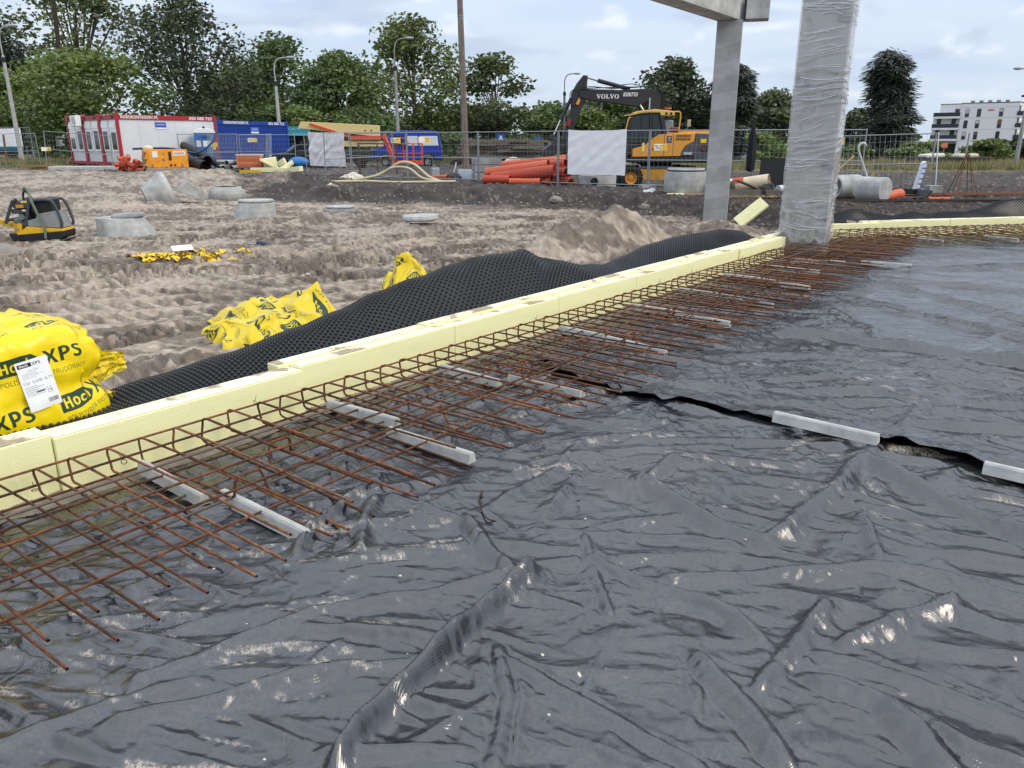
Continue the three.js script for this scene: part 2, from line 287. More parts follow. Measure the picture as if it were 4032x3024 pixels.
function fanMesh(rows, angles, cx, cz, fn, wrap = false) {
  const nr = rows.length, nc = angles.length, P = new Float32Array(nr * nc * 3), C = new Float32Array(nr * nc * 3), U = new Float32Array(nr * nc * 2), I = [];
  for (let j = 0; j < nr; j++) for (let i = 0; i < nc; i++) {
    const a = angles[i], o = j * nc + i, q = fn(cx + rows[j] * Math.sin(a), cz - rows[j] * Math.cos(a));
    P[o * 3] = q[0]; P[o * 3 + 1] = q[1]; P[o * 3 + 2] = q[2]; C[o * 3] = q[3]; C[o * 3 + 1] = q[4]; C[o * 3 + 2] = q[5]; U[o * 2] = q[0]; U[o * 2 + 1] = q[2];
  }
  const last = wrap ? nc : nc - 1;
  for (let j = 0; j + 1 < nr; j++) for (let i = 0; i < last; i++) { const a = j * nc + i, b = j * nc + (i + 1) % nc, c = a + nc, d = b + nc; I.push(a, b, c, b, d, c); }
  const g = new THREE.BufferGeometry(); g.setAttribute('position', new THREE.BufferAttribute(P, 3)); g.setAttribute('color', new THREE.BufferAttribute(C, 3)); g.setAttribute('uv', new THREE.BufferAttribute(U, 2)); g.setIndex(I); g.computeVertexNormals(); return g;
}
{
  const rows = [0.3, 1, 2, 2.8]; for (let r = 3.2; r < 26; r *= 1.0031) rows.push(r); for (let r = 26; r < 40; r *= 1.006) rows.push(r); for (let r = 40; r < 60; r *= 1.02) rows.push(r); for (let r = 62; r < 1600; r *= 1.16) rows.push(r);
  const ang = []; const A = 0.76; for (let i = 0; i < 660; i++) ang.push(-A + 2 * A * i / 659); for (let i = 1; i < 70; i++) ang.push(A + (2 * Math.PI - 2 * A) * i / 70);
  const g = fanMesh(rows, ang, 0, 0, (x, z) => { const q = groundAt(x, z); return [x, q[0], z, q[1], q[2], q[3]]; }, true);
  const sandTex = tex(512, (u, v) => { const n = tfbm(u * 12, v * 12, 5, 12), k = 236 + n * 60; return [k, k * 0.99, k * 0.98]; }, { rep: 0.9 });
  const sandBump = tex(512, (u, v) => grey(128 + 110 * tfbm(u * 14, v * 14, 5, 14) + 60 * (1 - Math.abs(tfbm(u * 9 + 2, v * 9, 3, 9)) * 3)), { srgb: false, rep: 1.1 });
  { const P = g.attributes.position, I = g.index.array, keep = [], under = (k) => { const x = P.getX(k), z = P.getZ(k); return toN(x, z) > 0.7 && toN2(x, z) > 0.7 && Math.hypot(x, z) < 25; }; const hid = new Uint8Array(P.count); for (let k = 0; k < P.count; k++) hid[k] = under(k) ? 1 : 0; for (let k = 0; k < I.length; k += 3) if (!(hid[I[k]] && hid[I[k + 1]] && hid[I[k + 2]])) keep.push(I[k], I[k + 1], I[k + 2]); g.setIndex(keep); }
  const m = new THREE.Mesh(g, std(0xffffff, 0.95, 0, { vertexColors: true, map: sandTex, bumpMap: sandBump, bumpScale: 0.018 }));
  m.name = 'ground'; m.receiveShadow = m.castShadow = true; m.userData = { kind: 'structure', label: 'churned sand and dark soil of the building site', category: 'ground' }; scene.add(m);
}
const onLand = (x, z) => baseLevel(x, z);

// ---------------------------------------------------------------- black polythene sheet over the slab bed
const FOLDS = [
  [0.05,0.045,-0.40,-1.45,-0.38,-1.53,-0.31,-1.65,-0.24,-1.76,-0.16,-1.91,-0.05,-2.10,0.04,-2.24],
  [0.022,0.04,-0.99,-1.73,-0.87,-1.83,-0.77,-1.92,-0.58,-2.04,-0.33,-2.12,-0.01,-2.26],
  [0.026,0.045,-0.96,-1.58,-0.79,-1.64,-0.68,-1.69,-0.47,-1.77,-0.28,-1.79],
  [0.02,0.05,-0.47,-2.82,-0.31,-2.71,-0.17,-2.62],
  [0.03,0.05,-0.16,-2.62,-0.10,-2.46,-0.02,-2.29],
  [0.014,0.04,-0.17,-2.62,-0.03,-2.84,0.16,-3.09,0.34,-3.49],
  [0.035,0.06,0.56,-2.99,0.68,-2.73,0.79,-2.58,0.91,-2.48,1.00,-2.54,1.13,-2.70,1.30,-2.86,1.43,-3.05,1.69,-3.36],
  [0.045,0.08,1.61,-3.21,1.66,-2.99,1.71,-2.80,1.76,-2.70,1.82,-2.55,1.85,-2.48,1.93,-2.24],
  [0.022,0.04,1.44,-2.90,1.34,-2.62,1.27,-2.36],
  [0.035,0.05,0.97,-1.88,1.15,-1.98,1.35,-2.08],
  [0.03,0.045,0.66,-1.71,0.78,-1.85,0.95,-2.04],
  [0.035,0.06,0.53,-1.78,0.58,-1.64,0.62,-1.47],
  [0.026,0.045,0.29,-2.34,0.43,-2.19,0.56,-2.11,0.68,-2.03,0.72,-1.92],
  [0.022,0.04,0.27,-2.50,0.28,-2.23,0.30,-2.05],
  [0.016,0.04,0.17,-2.56,0.48,-2.53,0.78,-2.48],
  [0.022,0.06,0.88,-1.81,1.07,-1.70,1.26,-1.55],
  [0.032,0.07,0.85,-1.70,0.95,-1.62,0.98,-1.51,0.99,-1.44],
  [0.014,0.04,0.38,-2.14,0.28,-1.88,0.20,-1.70],
  [0.05,0.08,2.10,-5.66,2.42,-5.48,2.62,-5.29,2.87,-5.11,3.32,-4.79],
  [0.03,0.06,2.77,-6.60,2.77,-5.77,2.67,-5.42],
  [0.03,0.07,3.76,-8.46,3.99,-7.29,4.19,-6.16],
  [0.03,0.07,2.88,-7.44,3.35,-6.69,3.83,-5.59,4.02,-5.15],
  [0.028,0.05,-0.54,-2.78,-0.55,-2.61,-0.53,-2.42],
  [0.03,0.05,-0.56,-3.02,-0.65,-2.78,-0.73,-2.53,-0.74,-2.39],
  [0.025,0.05,0.34,-3.02,0.48,-2.95,0.56,-2.99,0.72,-3.21],
  [0.03,0.06,0.53,-2.21,0.75,-2.24,1.01,-2.27,1.19,-2.30,1.41,-2.23,1.60,-2.08],
  [0.025,0.05,1.28,-2.12,1.39,-2.03,1.50,-1.93],
  [0.02,0.05,2.33,-5.22,2.63,-4.83,2.93,-4.50,3.01,-4.30],
  [0.02,0.04,4.66,-7.06,3.36,-5.22,2.71,-4.50,2.46,-4.20,2.01,-3.70],
  [0.02,0.05,-1.23,-1.49,-1.05,-1.63,-0.85,-1.71],
  [0.018,0.05,-1.44,-1.83,-1.32,-2.05,-1.16,-2.24],
  [0.03,0.09,4.45,-8.77,5.28,-8.96,6.03,-9.06],
  [0.03,0.09,4.63,-9.46,5.82,-9.91,6.72,-10.14],
  [0.025,0.08,3.89,-8.17,4.54,-7.86,5.00,-7.44],
  [0.02,0.05,0.75,-4.50,1.04,-4.39,1.44,-4.20,1.74,-3.86],
  [0.024,0.05,-0.41,-1.47,-0.31,-1.47,-0.13,-1.47],
  [0.02,0.05,0.01,-1.79,0.19,-1.64,0.33,-1.50,0.41,-1.44],
  [0.02,0.05,-0.03,-1.83,-0.00,-1.65,-0.04,-1.44],
];
{
  const segs = FOLDS.map(([h, w, ...q]) => { const p = []; for (let i = 0; i < q.length; i += 2) p.push([q[i], q[i + 1]]); const xs = p.map((e) => e[0]), zs = p.map((e) => e[1]); const m = w * 3; return { h, w, p, b: [Math.min(...xs) - m, Math.max(...xs) + m, Math.min(...zs) - m, Math.max(...zs) + m] }; });
  const SEAM = [[0.1, -4.75], [0.36, -4.5], [0.69, -4.11], [0.96, -3.95], [1.35, -3.72], [1.76, -3.42], [2.03, -3.17], [2.15, -2.95], [2.6, -2.3], [3.2, -1.2]];
  const poly = (p, x, z, fn) => { for (let i = 0, s0 = 0; i + 1 < p.length; i++) { const [a, b] = p[i], [c, e] = p[i + 1], L = Math.hypot(c - a, e - b), ux = (c - a) / L, uz = (e - b) / L, s = (x - a) * ux + (z - b) * uz, t = clamp(s, 0, L), dx = x - a - ux * t, dz = z - b - uz * t; fn(Math.hypot(dx, dz), dx * -uz + dz * ux, s0 + t, s < 0 || s > L ? Math.abs(s - t) : 0); s0 += L; } };
  const heading = (x, z) => { const th = 0.42 + 0.75 * noise(x * 0.3 + 11, z * 0.3) * 1.6 + 0.5 * noise(x * 0.9, z * 0.9 + 40) - 0.5 * sstep(1.5, 4, x); return [Math.cos(th), -Math.sin(th)]; };
  const CELL = 0.25, creaseGrid = new Map(); reseed(4711);
  for (let i = 0; i < 8000; i++) {   // straight creases pressed into the sheet, shorter and finer ones more often
    const rad = 0.9 + 15 * Math.pow(rnd(), 2.1), an = rr(-0.85, 0.85), x = rad * Math.sin(an), z = 1.1 - rad * Math.cos(an); if (toN(x, z) < 0.1 || toN2(x, z) < 0.1) continue;
    const big = Math.pow(rnd(), 2.8), fr = Math.max(1, rad / 4.5), [hx, hz] = heading(x, z), ta = Math.atan2(hz, hx) + (rnd() < 0.3 ? rr(-1.4, 1.4) : rr(-0.3, 0.3)), L = (0.07 + 0.78 * big + 0.16 * rnd()) * fr, w = (0.009 + 0.036 * big) * fr * rr(0.8, 1.3);
    const c = { x, z, ux: Math.cos(ta), uz: Math.sin(ta), L, w, h: w * rr(0.42, 0.95), k: rr(1, 4), bow: L * rr(-0.07, 0.07), dust: rnd() < 0.42 ? (rnd() < 0.5 ? -1 : 1) : 0, dw: rr(0.9, 1.7) };
    const m = w * 5 + Math.abs(c.bow), x1 = x + c.ux * L, z1 = z + c.uz * L; for (let gx = Math.floor((Math.min(x, x1) - m) / CELL); gx <= Math.floor((Math.max(x, x1) + m) / CELL); gx++) for (let gz = Math.floor((Math.min(z, z1) - m) / CELL); gz <= Math.floor((Math.max(z, z1) + m) / CELL); gz++) { const key = gx * 4096 + gz; if (!creaseGrid.has(key)) creaseGrid.set(key, []); creaseGrid.get(key).push(c); }
  }
  const filmAt = (x, z) => {
    let N = toN(x, z), N2 = toN2(x, z);
    const edge = 0.2 + 0.06 * noise(toW(x, z) * 1.1, 5) + 0.02 * noise(toW(x, z) * 5, 1), edge2 = 0.16 + 0.05 * noise(toW2(x, z), 8);
    if (N < edge) { x += (edge - N) * IN[0]; z += (edge - N) * IN[1]; N = edge; N2 = toN2(x, z); }
    if (N2 < edge2) { x += (edge2 - N2) * IN2[0]; z += (edge2 - N2) * IN2[1]; N2 = edge2; N = toN(x, z); if (N < edge) { x += (edge - N) * IN[0]; z += (edge - N) * IN[1]; } }
    const calm = 1 - 0.8 * sstep(3.8, 5.6, -z) * sstep(1.6, 2.8, x + 0.2 * (z + 4)) - 0.35 * sstep(4.5, 6, -z) * sstep(2.8, 1.6, x);
    const wx = x + 0.1 * noise(x * 1.7 + 3, z * 1.7), wz = z + 0.1 * noise(x * 1.7 + 31, z * 1.7 + 9);
    const [ct, st] = heading(x, z), a = wx * ct + wz * st, b = -wx * st + wz * ct;
    // nearly flat facets between creases
    let y = -0.004 + 0.012 * noise(x * 0.8, z * 0.8 + 2) + 0.006 * noise(x * 2.3 + 5, z * 2.3) + calm * (0.008 * worley(a * 1.4, b * 3.2) + 0.009 * worley(a * 3.4 + 9, b * 7.5) + 0.007 * worley(wx * 8 + 3, wz * 8));
    let cr = 0, dusty = 0;
    for (const c of creaseGrid.get(Math.floor(x / CELL) * 4096 + Math.floor(z / CELL)) || []) {
      const s = (x - c.x) * c.ux + (z - c.z) * c.uz; if (s < -c.w || s > c.L + c.w) continue;
      const bow = c.bow * Math.sin(Math.PI * s / c.L), d = (x - c.x) * -c.uz + (z - c.z) * c.ux - bow, q = d / c.w; if (q < -5 || q > 5) continue;
      const e = Math.pow(Math.max(0, Math.min(1, s / (0.3 * c.L + 0.02), (c.L - s) / (0.45 * c.L + 0.02))), 0.8);
      const v = q > 0 ? Math.max(0, 1 - q) ** 1.25 : Math.max(0, 1 + q / c.k) ** 1.4; cr = Math.max(cr, c.h * e * v);
      if (c.dust && q * c.dust > 0) { const f = Math.abs(q); dusty = Math.max(dusty, sstep(0.35, 0.8, f) * sstep(c.dw + 0.3, c.dw * 0.8, f) * e); }
    }
    let best = 0, near = 9;
    for (const f of segs) {
      if (x < f.b[0] || x > f.b[1] || z < f.b[2] || z > f.b[3]) continue;
      let d0 = 9, sd = 0, ss = 0, over = 0; poly(f.p, x, z, (d, g, s, o) => { if (d < d0) { d0 = d; sd = g; ss = s; over = o; } });
      const wv = f.w * (0.85 + 0.25 * noise(ss * 2.4, f.h * 900)), q = (sd + 0.008 * noise(ss * 4, f.h * 500)) / wv;
      const crest = q > 0 ? Math.exp(-q * q * 1.1) : Math.exp(-Math.pow(Math.abs(q), 1.7) * 2.4), ends = Math.exp(-over * over / (wv * wv * 2.2));
      best = Math.max(best, f.h * 2.0 * (0.75 + 0.35 * noise(ss * 3, f.w * 300)) * crest * ends); near = Math.min(near, Math.abs(q));
    }
    y += best + cr * Math.max(0.12, calm) * (1 - 0.8 * sstep(0.004, 0.016, best));
    y = Math.max(y, lerp(0.004, -0.05, sstep(0.3, 0.6, Math.min(N, N2))));
    // sand carried on to the sheet lies in streaks and in the hollows beside folds
    const zone = sstep(-0.12, 0.22, noise(x * 0.8 + 5, z * 0.8 + 33) + 0.3 * noise(x * 2.4, z * 2.4)) * sstep(6.4, 4.4, Math.hypot(x, z)), grain = noise(x * 22, z * 22) * 0.6 + noise(x * 48, z * 48) * 0.6;
    const thin = sstep(0.12, 0.4, noise(a * 2.6 + 7, b * 8 + 3) + 0.25 * noise(wx * 9, wz * 9) + 0.22 * grain);
    let k = clamp(zone * (dusty * sstep(-0.15, 0.35, grain + 0.9 * noise(a * 6, b * 15)) * 0.9 + 0.12 * thin * sstep(0.05, 0.4, grain)));
    k = Math.max(k, 0.22 * sstep(0.1, 0.4, noise(x * 0.9 + 3, z * 0.9 + 50)) * sstep(-0.1, 0.35, noise(wx * 9, wz * 13) + 0.3 * grain) * sstep(-3.4, -4.2, z));
    k = 0.9 * sstep(0.16, 0.62, k);
    const brown = sstep(0.42, 0.62, noise(x * 0.8 + 9, z * 1.1 + 2));
    const film = 0.85 + 0.9 * sstep(-0.3, 0.4, noise(x * 1.3 + 44, z * 1.3) + 0.5 * noise(wx * 6, wz * 6)), br = 0.017 * film + 0.012 * brown;
    return [x, y, z, lerp(br, 0.46, k), lerp(0.018 * film + 0.008 * brown, 0.40, k), lerp(0.021 * film, 0.32, k)];
  };
  const rows = []; for (let r = 0.5; r < 19; r *= 1.0038) rows.push(r);
  const ang = []; for (let i = 0; i < 480; i++) { const t = -1 + 2 * i / 479; ang.push(1.42 * (0.42 * t + 0.58 * t * t * t)); }
  const g = fanMesh(rows, ang, 0, 1.1, filmAt);
  const speckle = tex(512, (u, v) => { const n = noise(u * 90, v * 90, 90) + 0.8 * noise(u * 40 + 3, v * 40, 40); return grey(196 + 130 * n); }, { rep: 2.3 });
  // fine crinkles: a tile of short straight pressed lines
  const crinkle = canvasTex(1024, 1024, (x) => { x.fillStyle = 'rgb(110,110,110)'; x.fillRect(0, 0, 1024, 1024); reseed(88); x.lineCap = 'round'; for (let i = 0; i < 360; i++) { const a = rr(0, 3.14), L = 50 + 170 * Math.pow(rnd(), 2), px = rnd() * 1024, py = rnd() * 1024, w = 14 + 30 * Math.pow(rnd(), 2), up = rnd() < 0.6; for (const ox of [-1024, 0, 1024]) for (const oy of [-1024, 0, 1024]) { if (px + ox < -230 || px + ox > 1254 || py + oy < -230 || py + oy > 1254) continue; for (const [ww, al] of [[w * 2, 0.05], [w * 1.66, 0.06], [w * 1.33, 0.07], [w, 0.08], [w * 0.66, 0.08], [w * 0.33, 0.08]]) { x.strokeStyle = up ? `rgba(255,255,255,${al})` : `rgba(0,0,0,${al})`; x.lineWidth = ww; x.beginPath(); x.moveTo(px + ox, py + oy); x.lineTo(px + ox + Math.cos(a) * L, py + oy + Math.sin(a) * L); x.stroke(); } } } });
  crinkle.colorSpace = THREE.NoColorSpace; crinkle.wrapS = crinkle.wrapT = THREE.RepeatWrapping; crinkle.repeat.set(1.1, 1.1);
  const m = new THREE.Mesh(g, phy(0xffffff, 0.18, { ior: 2.1, vertexColors: true, map: speckle, bumpMap: crinkle, bumpScale: 0.01, side: THREE.DoubleSide }));
  m.name = 'polythene_sheet'; m.receiveShadow = m.castShadow = true;
  m.userData = { label: 'crinkled black polythene sheet dusted with sand covering the slab bed', category: 'plastic sheet' }; scene.add(m);
  // the edge of the next sheet lies over this one and lifts along its free border
  const P = [], C = [], U = [], I = [], curve = new THREE.CatmullRomCurve3(SEAM.map(([x, z]) => V(x, 0, z))), ns = 260, nq = 16;
  for (let i = 0; i <= ns; i++) {
    const p = curve.getPointAt(i / ns), t = curve.getTangentAt(i / ns), s = i / ns * curve.getLength(), lift = 0.012 + 0.085 * Math.max(0, noise(s * 1.35 + 2.3, 4)) + 0.012 * (1 + noise(s * 5, 9));
    for (let j = 0; j <= nq; j++) { const q = j / nq, o = 0.03 * noise(s * 2.2, 1) + 0.012 * noise(s * 8, 2) - q * 0.42, x = p.x - t.z * o, z = p.z + t.x * o, f = filmAt(x, z); P.push(f[0], Math.max(f[1], 0.005) + (j === nq ? -0.012 : 0.004) + lift * Math.pow(1 - q, 2.6) + (1 - q) * 0.006 * noise(s * 9, q * 6), f[2]); C.push(0.016, 0.017, 0.02); U.push(f[0], f[2]); }
  }
  for (let i = 0; i < ns; i++) for (let j = 0; j < nq; j++) { const a = i * (nq + 1) + j, b = a + nq + 1; I.push(a, b, a + 1, a + 1, b, b + 1); }
  const sg = new THREE.BufferGeometry(); sg.setAttribute('position', new THREE.Float32BufferAttribute(P, 3)); sg.setAttribute('color', new THREE.Float32BufferAttribute(C, 3)); sg.setAttribute('uv', new THREE.Float32BufferAttribute(U, 2)); sg.setIndex(I); sg.computeVertexNormals();
  const lap = new THREE.Mesh(sg, m.material); lap.name = 'polythene_overlap'; lap.receiveShadow = lap.castShadow = true; lap.userData = { label: 'lifted free edge of the overlapping black sheet running past the two loose spacer bars', category: 'plastic sheet' }; scene.add(lap);
}

// ---------------------------------------------------------------- yellow insulation boards edging the slab
const xpsTex = tex(512, (u, v) => { const s = tfbm(u * 3, v * 10, 4, 10), sc = Math.max(0, 1 - Math.abs(noise(u * 9 + 0.2 * noise(u * 6, v * 6, 6), v * 3, 9)) * 26) * sstep(0, 0.3, noise(u * 4, v * 4, 4)); const k = s * 14 + sc * 16; return [241 + k, 239 + k, 184 + k * 1.5]; }, { rep: 0.8 });
const xpsDirty = tex(512, (u, v) => { const d = sstep(0.17, 0.38, tfbm(u * 5, v * 5, 5, 5) + 0.12 * noise(u * 60, v * 60, 60)), w = sstep(-0.2, 0.4, tfbm(u * 8 + 4, v * 3, 4, 24)); return [lerp(lerp(248, 252, w), 168, d), lerp(lerp(246, 251, w), 152, d), lerp(lerp(206, 236, w), 130, d)]; }, { rep: 0.55 });
const xpsFace = std(0xffffff, 0.75, 0, { map: xpsTex, bumpMap: fineBump, bumpScale: 0.0012 }), xpsTop = std(0xffffff, 0.85, 0, { map: xpsDirty, bumpMap: grainBump, bumpScale: 0.002 });
const upright = Math.atan2(0.793, 0.609);   // turn that lays a thing's own x along the edge
const sideTurn = (d) => Math.atan2(-d[1], d[0]);
function boardRun(t, list) {   // [start, end, n centre, thickness, height, lift, tilt]
  for (const [a, b, n, th, h, y0 = -0.03, tilt = 0] of list) {
    const L = b - a - 0.004, core = rb(L, h - 0.004, th, 0.006, (a + b) / 2, y0 + h / 2 - 0.002, n, tilt);
    const board = part(t, 'insulation_board', core, xpsFace);
    const g = new THREE.PlaneGeometry(L - 0.012, th - 0.012, Math.max(4, Math.round(L * 24)), 6); g.rotateX(-Math.PI / 2);
    const P = g.attributes.position; for (let i = 0; i < P.count; i++) { const x = P.getX(i), z = P.getZ(i), e = Math.min(1, (L / 2 - 0.006 - Math.abs(x)) / 0.02, (th / 2 - 0.006 - Math.abs(z)) / 0.012); P.setY(i, Math.max(0, e) * (0.0025 + 0.0022 * noise((a + x) * 9, z * 30 + n * 50))); }
    g.computeVertexNormals(); xf(g, (a + b) / 2, y0 + h - 0.0012, n, tilt);
    part(board, 'sandy_top', g, xpsTop);
  }
}
{
  const t = thing('insulation_edge', 'long pale yellow foam board edge running from lower left to the wrapped column', 'insulation', [J[0], 0, J[1]], sideTurn(ALONG));
  const inn = [], H = 0.27;
  const cuts = [-3.7, -2.5, -1.25, 0, 1.265, 2.52, 3.75, 5.0, 6.17, 7.4, 8.93];
  for (let i = 0; i + 1 < cuts.length; i++) inn.push([cuts[i], cuts[i + 1], i < 3 ? -0.06 : -0.045 + (i > 8 ? 0.02 : 0), i < 4 ? 0.14 : 0.09, H + (i === 3 ? -0.012 : i % 2 ? 0.0 : 0.004), -0.03, rr(-0.012, 0.012)]);
  boardRun(t, inn);
  const back = [], bc = [1.19, 2.35, 3.55, 4.6, 5.85, 6.9, 8.2, 9.6];
  for (let i = 0; i + 1 < bc.length; i++) back.push([bc[i], bc[i + 1], -0.142 + rr(-0.004, 0.004), 0.096, H + 0.012 + rr(-0.005, 0.006)]);
  boardRun(t, back);
}
{
  const t = thing('insulation_edge', 'pale yellow foam board edge running off to the right behind the column', 'insulation', [J2[0], 0, J2[1]], sideTurn(ALONG2));
  const l = []; const c = [-0.45, 0.98, 2.22, 3.45, 4.7, 5.95, 7.2]; for (let i = 0; i + 1 < c.length; i++) l.push([c[i], c[i + 1], -0.05 - (i % 2) * 0.006, 0.1, 0.27 + (i === 0 ? -0.016 : 0.006 * (i % 3)), -0.03, rr(-0.01, 0.01)]);
  boardRun(t, l); const m = []; for (let i = 0; i < 5; i++) m.push([0.7 + i * 1.25, 1.95 + i * 1.25, -0.155, 0.1, 0.275]); boardRun(t, m);
}

// ---------------------------------------------------------------- rusty reinforcement tied into two long cages
const rustVariants = [0xffffff, 0xc8bcb2, 0xf6e6d6, 0xa39488].map((c) => std(c, 0.85, 0.08, { map: TX.rust, bumpMap: fineBump, bumpScale: 0.002 }));
const steelGrey = std(0x6b625c, 0.7, 0.25, { map: mottle(128, [235, 220, 205], 0.25, 6, 5) });
const ribbed = (pts, r) => sweep(pts, r, 6);
function cage(name, label, origin, dir, w0, w1, skip, reach) {
  const t = thing(name, label, 'rebar', [origin[0], 0, origin[1]], sideTurn(dir));
  const yT = 0.168, yB = 0.054, r = 0.0054, bend = 0.022;
  for (let w = w0; w < w1; w += rr(0.128, 0.166)) {
    if (skip && skip(w)) continue;
    const n0 = 0.118 + rr(-0.012, 0.022), n1 = reach + rr(-0.025, 0.025), sk = rr(-0.035, 0.035), sk2 = sk + rr(-0.05, 0.05), lean = rr(-0.012, 0.012), jt = rr(-0.004, 0.004), jb = rr(-0.003, 0.006), sag = rr(-0.02, 0.01), sag2 = rr(-0.012, 0.012);
    const a = [[w + sk, yT + jt + sag, n1], [w + sk * 0.5, yT + jt, (n0 + n1) / 2], [w + 0.004, yT + jt, n0 + bend * 1.7], [w + 0.002, yT - 0.003, n0 + bend * 0.8], [w, yT - bend * 0.5, n0 + bend * 0.15], [w, yT - bend * 1.3, n0], [w + lean, yB + bend * 1.3, n0], [w + lean, yB + bend * 0.5, n0 + bend * 0.15], [w + lean, yB + 0.003, n0 + bend * 0.8], [w + lean, yB + jb, n0 + bend * 1.7], [w + lean + sk2 * 0.5, yB + jb, (n0 + n1) / 2], [w + lean + sk2, yB + jb + sag2, n1 + rr(-0.012, 0.012)]];
    sharedPart(t, 'hairpin_bar', ribbed(a, r * rr(0.92, 1.08), 30), rustVariants[Math.floor(rr(0, 4))]);
  }
  const L = w1 - w0;
  for (const [n, y] of [[0.13, yT - 0.012], [0.355, yT + 0.0125], [0.545, yT + 0.0125], [0.76, yT + 0.0125], [0.965, yT + 0.0125], [0.155, yB - 0.0125], [0.385, yB + 0.0125], [0.58, yB - 0.0125], [0.79, yB + 0.0125], [0.99, yB + 0.0125]].filter((e) => e[0] < reach)) {
    const pts = []; const k = Math.ceil(L / 0.9); for (let i = 0; i <= k; i++) pts.push([w0 - 0.15 + (L + 0.3) * i / k, y + rr(-0.002, 0.002), n + rr(-0.014, 0.014)]);
    sharedPart(t, 'long_bar', ribbed(pts, 0.0052), rnd() < 0.45 ? steelGrey : rustVariants[Math.floor(rr(0, 4))]);
  }
  const ties = []; for (let i = 0; i < 70; i++) { const w = rr(w0, w1), n = [0.13, 0.355, 0.545, 0.76, 0.965][Math.floor(rr(0, 5))]; if (n > reach) continue; ties.push(tr(0.011, 0.0016, 4, 8, w, yT, n, rr(0, 3), rr(0, 3)), bar([w, yT + 0.01, n], [w + rr(-0.02, 0.02), yT + rr(0.02, 0.04), n + rr(-0.02, 0.02)], 0.0014, 4)); }
  part(t, 'tie_wires', ties, std(0x3a302b, 0.7, 0.4), { kind: 'stuff' });
  return t;
}
reseed(41);
const cageA = cage('rebar_cage', 'rusty cage of hairpin bars along the lower left foam edge up to the wrapped column', J, ALONG, -2.6, 10.6, (w) => w > 8.75 && w < 9.35 && false, 1.33);
const cageB = cage('rebar_cage', 'rusty cage of hairpin bars along the foam edge on the right', J2, ALONG2, 0.15, 6.6, null, 1.2);
// bent bar chairs that hold the upper mats apart
function barChair(t, w, n, y = 0.156, flip = 1) {
  const s = flip; part(t, 'bar_chair', ribbed([[w - 0.02, 0.062, n + 0.16 * s], [w - 0.02, 0.062, n + 0.03 * s], [w - 0.018, 0.078, n + 0.012 * s], [w - 0.012, y - 0.02, n + 0.006 * s], [w, y, n], [w + 0.09, y, n], [w + 0.103, y - 0.02, n - 0.004 * s], [w + 0.112, 0.08, n - 0.014 * s], [w + 0.115, 0.062, n - 0.03 * s], [w + 0.118, 0.062, n - 0.17 * s]], 0.0066, 44), rustVariants[Math.floor(rr(0, 4))], { own: true });
}
for (const [w, n, f] of [[-0.72, 1.02, 1], [0.33, 0.82, -1], [0.62, 0.62, 1], [1.35, 0.86, -1], [2.28, 0.74, 1], [3.3, 0.86, -1], [4.25, 0.7, 1], [5.3, 0.82, -1], [6.3, 0.72, 1], [7.4, 0.82, -1], [8.4, 0.7, 1]]) barChair(cageA, w, n, 0.156, f);
for (const w of [0.9, 2.1, 3.3, 4.5]) barChair(cageB, w, 0.7, 0.156, 1);

// ---------------------------------------------------------------- concrete spacer bars
reseed(77);
function spacerShape(L, rough) {
  const g = ext([[-0.026, 0], [0.026, 0], [0.017, 0.042], [0.01, 0.05], [-0.01, 0.05], [-0.017, 0.042]], L, 0.004); g.rotateY(Math.PI / 2);
  if (rough) { const P = g.attributes.position; for (let i = 0; i < P.count; i++) { const x = P.getX(i); P.setZ(i, P.getZ(i) + 0.006 * noise(x * 40, 3)); } }
  return g;
}
const spacerMat = std(0xffffff, 0.92, 0, { map: TX.concreteLight, bumpMap: grainBump, bumpScale: 0.003 });
let spacerCount = 0;
function spacer(x, z, dx, dz, L, label, group, y = 0.022) { const g = spacerShape(L); const m = single('concrete_spacer_bar', g, spacerMat, label, 'spacer bar', [x, y, z], Math.atan2(-dz, dx), { group }); spacerCount++; return m; }
function onEdge(w0, n0, w1, n1, label) { const x0 = wnX(w0, n0), z0 = wnZ(w0, n0), x1 = wnX(w1, n1), z1 = wnZ(w1, n1), L = Math.hypot(x1 - x0, z1 - z0); return spacer((x0 + x1) / 2, (z0 + z1) / 2, (x1 - x0) / L, (z1 - z0) / L, L, label, 'concrete spacer bars under the rebar'); }
onEdge(0.277, 0.16, 0.256, 0.683, 'pale concrete spacer bar under the rebar, nearest pair, end towards the foam edge');
onEdge(0.326, 0.703, 0.314, 1.246, 'pale concrete spacer bar under the rebar, nearest pair, end out on the sheet');
onEdge(1.314, 0.16, 1.342, 0.655, 'pale concrete spacer bar under the rebar, second pair from left, end towards the foam edge');
onEdge(1.226, 0.713, 1.22, 1.253, 'pale concrete spacer bar under the rebar, second pair from left, end out on the sheet');
onEdge(2.205, 0.16, 2.163, 0.66, 'pale concrete spacer bar under the rebar, third pair from left, end towards the foam edge');
onEdge(2.309, 0.62, 2.301, 1.14, 'pale concrete spacer bar under the rebar, third pair from left, end by the sheet seam');
onEdge(-0.72, 0.16, -0.70, 0.69, 'pale concrete spacer bar at the left picture edge below the foam boards');
['fourth', 'fifth', 'sixth', 'seventh'].forEach((word, i) => {
  const [wa, wb] = [[3.479, 3.377], [4.562, 4.455], [5.505, 5.411], [6.584, 6.404]][i];
  onEdge(wa + 0.06, 0.16, wa + 0.02, 0.56, `concrete spacer bar under the rebar, ${word} pair from left, end towards the foam edge`);
  onEdge(wa, 0.6, wb, 1.12, `concrete spacer bar under the rebar, ${word} pair from left, end out on the sheet`);
});
onEdge(7.5, 0.35, 7.46, 0.9, 'concrete spacer bar under the rebar just left of the wrapped column foot');
